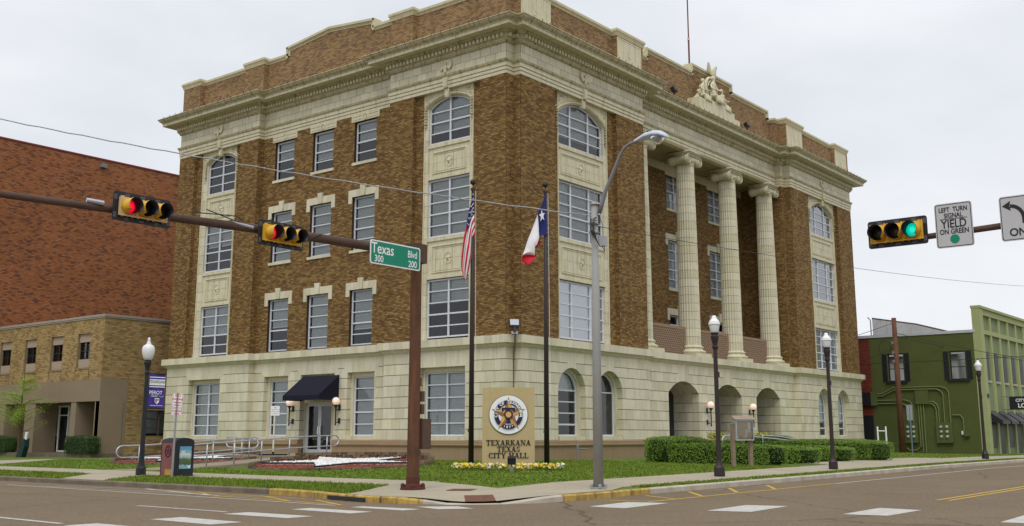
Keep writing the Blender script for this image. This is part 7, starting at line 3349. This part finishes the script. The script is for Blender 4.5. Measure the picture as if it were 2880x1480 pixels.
# cobra head
q = MB()
V, F = [], []
st_ = [(-1.22, .05, .05, 7.24), (-1.35, .10, .09, 7.25), (-1.55, .15, .12, 7.29), (-1.80, .19, .13, 7.30), (-2.0, .20, .12, 7.27), (-2.12, .15, .09, 7.22), (-2.17, .06, .04, 7.19)]
n = 16
for (y, rx, rz, zc_) in st_:
    for k in range(n):
        a = 2 * math.pi * k / n
        zz_ = rz * math.sin(a) * (1 if math.sin(a) > 0 else .28)
        V.append((.03 + rx * math.cos(a), y, zc_ + e + zz_))
for i in range(len(st_) - 1):
    for k in range(n):
        F.append((i * n + k, i * n + (k + 1) % n, (i + 1) * n + (k + 1) % n, (i + 1) * n + k))
F.append(tuple(range(n)))
F.append(tuple(range((len(st_) - 1) * n, len(st_) * n)))
q.add(V, F)
hd = q.build('luminaire', M_LUM, t, True)
q = MB()
q.lathe([(.175, 0), (.17, -.05), (.14, -.12), (.09, -.17), (.04, -.185), (.01, -.19)], seg=18, M=Matrix.Translation((.03, -1.86, 7.255 + e)))
_link0('lens', q.mesh('lens', M_CLEAR, True), hd)
q = MB()
q.lathe([(.13, 0), (.12, -.05), (.05, -.10), (.02, -.12)], seg=12, M=Matrix.Translation((.03, -1.84, 7.25 + e)))
_link0('reflector', q.mesh('reflector', M_STEEL, True), hd)
q = MB()
q.lathe([(.04, 0), (.04, .05), (.01, .055)], seg=10, M=Matrix.Translation((.03, -1.62, 7.40 + e)))
_link0('photocell', q.mesh('photocell', M_BLACK), hd)
q = MB()
q.box(.06, .23, -.22, -.07, 4.72 + e, 4.98 + e)
q.build('junction_box', mat('light_grey_box', (0.36, 0.37, 0.38), .6), t)
q = MB()
for zz_ in (5.28, 5.05):
    q.tube([(-.10, -.1, zz_ + e), (.10, -.1, zz_ + e)], .015, 5)
    q.lathe([(.098, -.02), (.098, .02)], 0, 0, 14, M=Matrix.Translation((0, 0, zz_ + e)))
    q.box(-.18, -.08, -.06, .06, zz_ - .03 + e, zz_ + .03 + e)
q.build('band', M_GREYD, t)
q = MB()
for i in range(7):
    a = uni(-.05, .05)
    x0 = -.09 - .03 * i
    q.tube([(-.05, -.1, 5.45 + e - .1 * (i % 2)), (x0 - .06, -.1 + a, 5.35 + e), (x0 - .1, -.12, 5.05 + e), (x0 - .03 + .02 * i, -.14, 4.85 + e), (.0, -.15, 4.70 + e), (.1, -.16, 4.70 + e)], .007, 4)
q.tube([(.10, -.15, 4.72 + e), (.2, -.16, 4.6 + e), (.18, -.16, 4.72 + e)], .01, 4)
q.tube([(.10, -.10, 5.45 + e), (.17, -.12, 5.3 + e), (.2, -.12, 4.98 + e)], .007, 4)
q.build('cable', M_CABLE, t)


def wire(label, P0, P1, sag, r_, t1=1.0, m_=None, n=40, twist=0.0):
    P0, P1 = Vector(P0), Vector(P1)
    q = MB()
    pts_ = []
    for i in range(n + 1):
        s = t1 * i / n
        p = P0.lerp(P1, s) if s <= 1 else P0 + (P1 - P0) * s
        pts_.append(p - Vector((0, 0, sag * 4 * s * (1 - s))) + Vector((0, 0, twist * math.sin(i * 2.1))))
    q.tube(pts_, r_, 5)
    tag(q.build('wire', m_ or M_WIRE), label, 'wire')


wire('grey overhead cable running from the light pole up to the upper left corner', (-13.86, -13.6, 5.50), (-22.384, .485, 8.70), .16, .016, 1.5, twist=.012, n=60)
wire('thin dark overhead wire running from the light pole to the right edge over the portico', (-13.75, -13.75, 5.22), (28.33, -13.9, 8.24), .22, .008, 1.3, M_CABLE)

# ------------------------------------------------------------------ hedges
HEDC = [(0.105, 0.20, 0.008), (0.14, 0.25, 0.012), (0.075, 0.15, 0.007), (0.19, 0.30, 0.016), (0.115, 0.21, 0.010), (0.055, 0.11, 0.006), (0.16, 0.27, 0.013), (0.09, 0.175, 0.008)]
M_LEAF = mat('hedge_leaf', None, .6, .2, 1.5, ramp=HEDC, spec=.35)
M_LEAFD = mat('dark_hedge_leaf', None, .6, .2, 1.5, ramp=[(c[0] * .28, c[1] * .38, c[2]) for c in HEDC], spec=.3)
M_HCORE = mat('hedge_core', (0.010, 0.022, 0.003), .95, .3, 6)


def hedge(label, x0, x1, y0, y1, zt, group='clipped hedges before the portico', leaf=None, dens=620, zb=None):
    zb = zb if zb is not None else TZ((x0 + x1) / 2, (y0 + y1) / 2) - .03
    cx, cy, cz = (x0 + x1) / 2, (y0 + y1) / 2, zb
    t = thing('hedge', label, 'hedge', (cx, cy, cz), 0, group)
    hx, hy, H_ = (x1 - x0) / 2, (y1 - y0) / 2, zt - zb
    rr = min(.32, hx * .6, hy * .6)
    pw = 3.2

    def surf(u, v):
        """direction -> rounded box point"""
        a, b = u * 2 * math.pi, v
        return a, b
    q = MB()
    # core
    M0 = MB()
    n = 28
    V = []
    for (sc, z) in ((.90, .06), (.97, .2), (.98, H_ * .6), (.94, H_ * .84), (.82, H_ * .95), (.60, H_ * 1.0), (.05, H_ * 1.0)):
        for k in range(n):
            a = 2 * math.pi * k / n
            c, s = math.cos(a), math.sin(a)
            f = (abs(c) ** pw + abs(s) ** pw) ** (-1 / pw)
            V.append(((hx - .05) * c * f * sc, (hy - .05) * s * f * sc, z - .03))
    F = []
    for i in range(6):
        for k in range(n):
            F.append((i * n + k, i * n + (k + 1) % n, (i + 1) * n + (k + 1) % n, (i + 1) * n + k))
    M0.add(V, F)
    M0.build('branches', M_HCORE, t)
    area_side = 2 * (x1 - x0 + y1 - y0) * H_
    area_top = (x1 - x0) * (y1 - y0)
    N_ = int(dens * (area_side + area_top))
    for i in range(N_):
        top = rnd() < area_top / (area_side + area_top)
        a = uni(0, 2 * math.pi)
        if top:
            px_, py_ = uni(-hx, hx) * .99, uni(-hy, hy) * .99
            e = max((abs(px_) / hx) ** 5 + (abs(py_) / hy) ** 5, 0)
            if e > 1.05:
                continue
            p = Vector((px_, py_, H_ - .16 * min(e, 1) + .02 * math.sin(px_ * 3 + 1) * math.cos(py_ * 2.3)))
            nrm = Vector((px_ / hx * e, py_ / hy * e, 1))
        else:
            # perimeter by arclength
            s = uni(0, 2 * (hx + hy) * 2)
            if s < 4 * hx:
                px_ = s / 2 - hx if s < 4 * hx else 0
                px_ = uni(-hx, hx)
                py_ = hy if rnd() < .5 else -hy
                nrm = Vector((0, 1 if py_ > 0 else -1, .15))
            else:
                py_ = uni(-hy, hy)
                px_ = hx if rnd() < .5 else -hx
                nrm = Vector((1 if px_ > 0 else -1, 0, .15))
            c = max(abs(px_) / hx, abs(py_) / hy)
            f = ((abs(px_) / hx) ** pw + (abs(py_) / hy) ** pw) ** (-1 / pw)
            z = uni(.0, 1) ** .9 * (H_ - .03)
            tp = max(0, (z / H_ - .76) / .24)
            f *= 1 - .22 * tp * tp
            f *= 1 - .06 * max(0, .18 - z / H_) / .18 - .012 * math.sin(z * 9 + px_ * 4 + py_ * 5)
            p = Vector((px_ * f, py_ * f, z))
            nrm = nrm + Vector((px_ / hx * (1 - f) * 3, py_ / hy * (1 - f) * 3, tp))
        nrm.normalize()
        nrm = (nrm + Vector((uni(-.55, .55), uni(-.55, .55), uni(-.3, .7)))).normalized()
        p += nrm * uni(-.03, .045)
        u_ = nrm.orthogonal().normalized()
        u_.rotate(Matrix.Rotation(uni(0, 6.28), 3, nrm))
        v_ = nrm.cross(u_)
        l = uni(.018, .034)
        q.add([tuple(p - u_ * l), tuple(p + v_ * l * .5), tuple(p + u_ * l), tuple(p - v_ * l * .5)], [(0, 1, 2, 3)], rnd())
    o = q.build('leaves', leaf or M_LEAF, t)
    o['kind'] = 'stuff'
    return t


hedge('clipped hedge against the stone wall left of the portico, tallest of the left pair', 4.55, 8.6, -4.7, -3.3, -.02)
hedge('long clipped hedge directly behind the notice board', 3.95, 4.95, -10.2, -4.5, -.30)
hedge('clipped hedge second from the notice board, right of it', 6.3, 7.9, -10.4, -5.0, -.40)
hedge('clipped hedge behind the second bronze street lamp', 10.2, 11.9, -10.3, -5.4, -.42)
hedge('large rounded clipped hedge farthest right before the arched windows', 13.0, 15.2, -10.9, -5.0, -.17)
hedge('low rear hedge under the far arched windows', 16.5, 21, -3.4, -1.9, .05, dens=250)
hedge('low rear hedge by the portico wall left of the handrail', 9.3, 13.5, -4.2, -3.2, -.16, dens=250)
hedge('dark clipped hedge in front of the tan building beside the hedge-height window', -3.3, -2.4, 27.3, 30.4, .03, 'hedges before the tan building', M_LEAFD, 350, -.97)
hedge('dark clipped hedge in front of the tan building at the left edge of the photo', -3.3, -2.4, 36.4, 41.5, .03, 'hedges before the tan building', M_LEAFD, 350, -.97)

# rails, planters, notice board by the portico
t = wthing('handrail', 'thin steel handrails of the portico steps behind the hedges', 'handrail', (14, -5, -1.1))
q = MB()
q.tube([(8.5, -5.3, -.35), (8.5, -5.3, -.1), (8.7, -5.3, .02), (9.2, -5.3, .05), (12, -5.2, -.02), (14.3, -6.4, -.24), (16.0, -7.4, -.32), (16.5, -7.7, -.42)], .03, 7)
q.tube([(13.2, -5.0, -.7), (13.2, -5.0, .06), (14.2, -5.4, .0), (15.6, -6.0, -.22)], .025, 6)
q.build('rail_pipe', M_STEEL, t, True)
M_YLEAF = mat('yellow_foliage', None, .7, .2, 4, ramp=[(0.45, 0.42, 0.03), (0.32, 0.34, 0.03), (0.18, 0.24, 0.02), (0.55, 0.48, 0.05)])
for (x, lab) in ((16.05, 'stone bowl planter with yellow foliage behind the nearest bronze street lamp'), (21.2, 'stone bowl planter with yellow foliage just right of the notice board')):
    t = thing('planter', lab, 'planter', (x, -.95, -1.05), 0, 'bowl planters beside the doorway arches')
    q = MB()
    q.lathe([(.3, 0), (.3, .1), (.14, .2), (.12, .35), (.2, .5), (.42, .66), (.56, .84), (.60, .90), (.56, .92), (.5, .9), (.05, .86)], seg=24)
    q.build('bowl', mat('sandstone', (0.46, 0.36, 0.22), .8, .1, 4), t, True)
    q = MB()
    for i in range(520):
        a, b, r_ = uni(0, 6.28), uni(0, 1.5), uni(.15, .50)
        p = Vector((r_ * math.cos(a) * 1.0, r_ * math.sin(a), .88 + r_ * math.sin(b) * .85))
        u_ = Vector((uni(-1, 1), uni(-1, 1), uni(0, 1.3))).normalized()
        v_ = u_.orthogonal().normalized()
        l = uni(.05, .09)
        q.add([tuple(p - u_ * l), tuple(p + v_ * l * .4), tuple(p + u_ * l), tuple(p - v_ * l * .4)], [(0, 1, 2, 3)], rnd())
    o = q.build('foliage', M_YLEAF, t)
    o['kind'] = 'stuff'

ba = R(-27)
t = thing('notice_board', 'glazed notice case with small roof on two brown wooden posts in the lawn', 'notice board', (1.95, -9.6, TZ(1.95, -9.6)), ba)
for x in (-.40, .40):
    q = MB()
    q.box(x - .07, x + .07, .02, .14, 0, 1.60 if x < 0 else 1.1)
    q.build('post', M_WOOD, t)
q = MB()
q.box(-.36, .44, .0, .03, .98, 1.76)
q.box(-.36, -.33, -.12, 0, .98, 1.76)
q.box(.41, .44, -.12, 0, .98, 1.76)
q.box(-.33, .41, -.12, 0, .98, 1.02)
q.box(-.33, .41, -.12, 0, 1.70, 1.76)
q.build('case', M_STEEL, t)
q = MB()
q.box(-.33, .41, -.03, -.005, 1.02, 1.70)
q.build('cork', mat('cork', (0.60, 0.46, 0.27), .9, .1, 8), t)
for (a, b, c, d) in ((.22, .36, 1.42, 1.66), (.12, .20, 1.22, 1.40), (.11, .19, 1.10, 1.20), (-.31, -.28, 1.2, 1.6), (.25, .33, 1.28, 1.40)):
    m_ = MB()
    m_.box(a, b, -.034, -.031, c, d)
    m_.build('paper', M_WHITE, t)
q = MB()
q.add([(-.33, -.11, 1.02), (.41, -.11, 1.02), (.41, -.11, 1.70), (-.33, -.11, 1.70)], [(0, 1, 2, 3)])
q.build('pane', M_GLASS, t)
q = MB()
q.prism([(-.46, -.20, 1.76), (-.46, .22, 1.76), (-.46, .02, 1.90)], (.96, 0, 0), back=True)
q.build('roof', mat('board_roof', (0.30, 0.23, 0.17), .8, .1, 5), t)

t = thing('stand_pipe', 'short grey standpipe and curved bracket by the plinth left of the hedge', 'pipe', (3.9, -.55, TZ(3.9, -.55)))
q = MB()
q.tube([(0, 0, 0), (0, 0, .62), (.05, 0, .68)], .05, 7)
q.tube([(0, 0, .5), (.5, 0, .48), (.9, 0, .45)], .03, 6)
q.build('pipe', M_GREYD, t)

# ------------------------------------------------------------------ utility pole and things by the green wall
t = thing('utility_pole', 'reddish brown wooden utility pole in front of the olive green wall', 'utility pole', (40.3, -2.4, -1.2))
q = MB()
q.tube([(0, 0, 0), (0, 0, 9.45)], [.21, .16], 12)
q.build('pole', M_UTIL, t, True)
q = MB()
q.tube([(-.05, .75 + .42 * math.cos(a), 7.4 + .5 * math.sin(a)) for a in [k * .4 for k in range(17)]], .025, 5)
q.build('cable_coil', M_CABLE, t)
q = MB()
for z in (6.3, 6.9, 7.6):
    q.box(-.25, -.1, .05, .2, z, z + .18)
q.build('fitting', M_GREYD, t)
for lab, A, B, sg in (('black service cable from the utility pole up to the left toward the city hall', (40.2, -2.4, 7.9), (39.7, 6.5, 5.9), .2), ('black service cable low from the utility pole past the red wall', (40.2, -2.4, 6.2), (41.5, 3.5, 4.6), .2),
                      ('black cable from the utility pole along the green wall to the right', (40.2, -2.4, 7.2), (44, -14.0, 4.6), .3), ('second black cable from the utility pole drooping right past the green front', (40.2, -2.4, 7.0), (52, -16, 4.6), .5),
                      ('thin straight cable crossing the green wall near mid height', (41.8, 3, 5.2), (41.8, -12, 5.3), .05)):
    wire(lab, A, B, sg, .018, 1.0, M_CABLE, 16)
t = thing('signpost', 'thin blue grey signpost seen edge on beside the utility pole', 'sign', (40.6, -2.98, -1.2))
q = MB()
q.tube([(0, 0, 0), (0, 0, 3.4)], .045, 6)
q.build('post', mat('blue_grey_post', (0.14, 0.21, 0.26), .5), t)
q = MB()
q.box(-.03, -.01, -.18, .22, 2.3, 3.35)
q.build('plate', M_STEEL, t)
t = thing('frame_stand', 'white H shaped post frame behind the large hedge', 'post frame', (36.8, -2.3, -1.2))
q = MB()
for y in (-.28, .28):
    q.tube([(0, y, 0), (0, y, 1.85)], .055, 8)
q.build('post', M_WHITE, t)
q = MB()
q.tube([(0, -.28, 1.55), (0, .28, 1.55)], .04, 8)
q.build('crossbar', M_WHITE, t)

# ------------------------------------------------------------------ young tree at the left
t = thing('young_tree', 'slender young tree with feathery bright green foliage at the left edge', 'tree', (-4.3, 33.2, -1.16))
q = MB()
q.tube([(0, 0, 0), (.05, 0, 1.5), (0, .05, 3.0), (.02, 0, 5.1)], [.07, .05, .035, .01], 8)
tips = []
for k in range(34):
    z0 = uni(1.3, 4.3)
    a = uni(0, 6.28)
    ln = (1 - abs(z0 - 2.1) / 3.2) * 1.9
    P = [(0, 0, z0)]
    for s in (.35, .7, 1.0):
        P.append((ln * s * math.cos(a + s * .2), ln * s * math.sin(a + s * .2), z0 + .35 * s * ln * uni(.6, 1.2)))
    q.tube(P, [.02, .015, .01, .004], 5)
    tips.append(P)
q.build('trunk', mat('young_bark', (0.10, 0.065, 0.04), .9, .2, 8), t)
q = MB()
for P in tips:
    for i in range(330):
        s = uni(.15, 1.05)
        k = min(int(s * 3), 2)
        f = s * 3 - k
        p = Vector(P[k]).lerp(Vector(P[k + 1]), min(f, 1.1)) + Vector((random.gauss(0, .13), random.gauss(0, .13), random.gauss(-.02, .11)))
        u_ = Vector((uni(-1, 1), uni(-1, 1), uni(-.6, .6))).normalized()
        v_ = u_.orthogonal().normalized()
        l = uni(.03, .06)
        q.add([tuple(p - u_ * l), tuple(p + v_ * l * .3), tuple(p + u_ * l)], [(0, 1, 2)], rnd())
o = q.build('crown', mat('feathery_leaf', None, .7, .2, 2, ramp=[(0.16, 0.26, 0.02), (0.22, 0.32, 0.03), (0.11, 0.19, 0.015), (0.27, 0.35, 0.04)]), t)
o['kind'] = 'stuff'
t = thing('tree_guard', 'dark green leaning tree watering bag with white tube at the foot of the young tree', 'tree guard', (-4.6, 32.6, -1.17))
q = MB()
q.prism([(0, -.35, 0), (0, .25, 0), (0, -.45, 1.05), (0, -.6, 1.05), (0, -.62, .6)], (.3, 0, 0), back=True)
q.build('bag', mat('dark_green_bag', (0.01, 0.035, 0.03), .6), t)
q = MB()
q.tube([(.1, -.55, 1.0), (.1, -.62, 1.4)], .09, 8)
q.build('tube', M_WHITE, t)
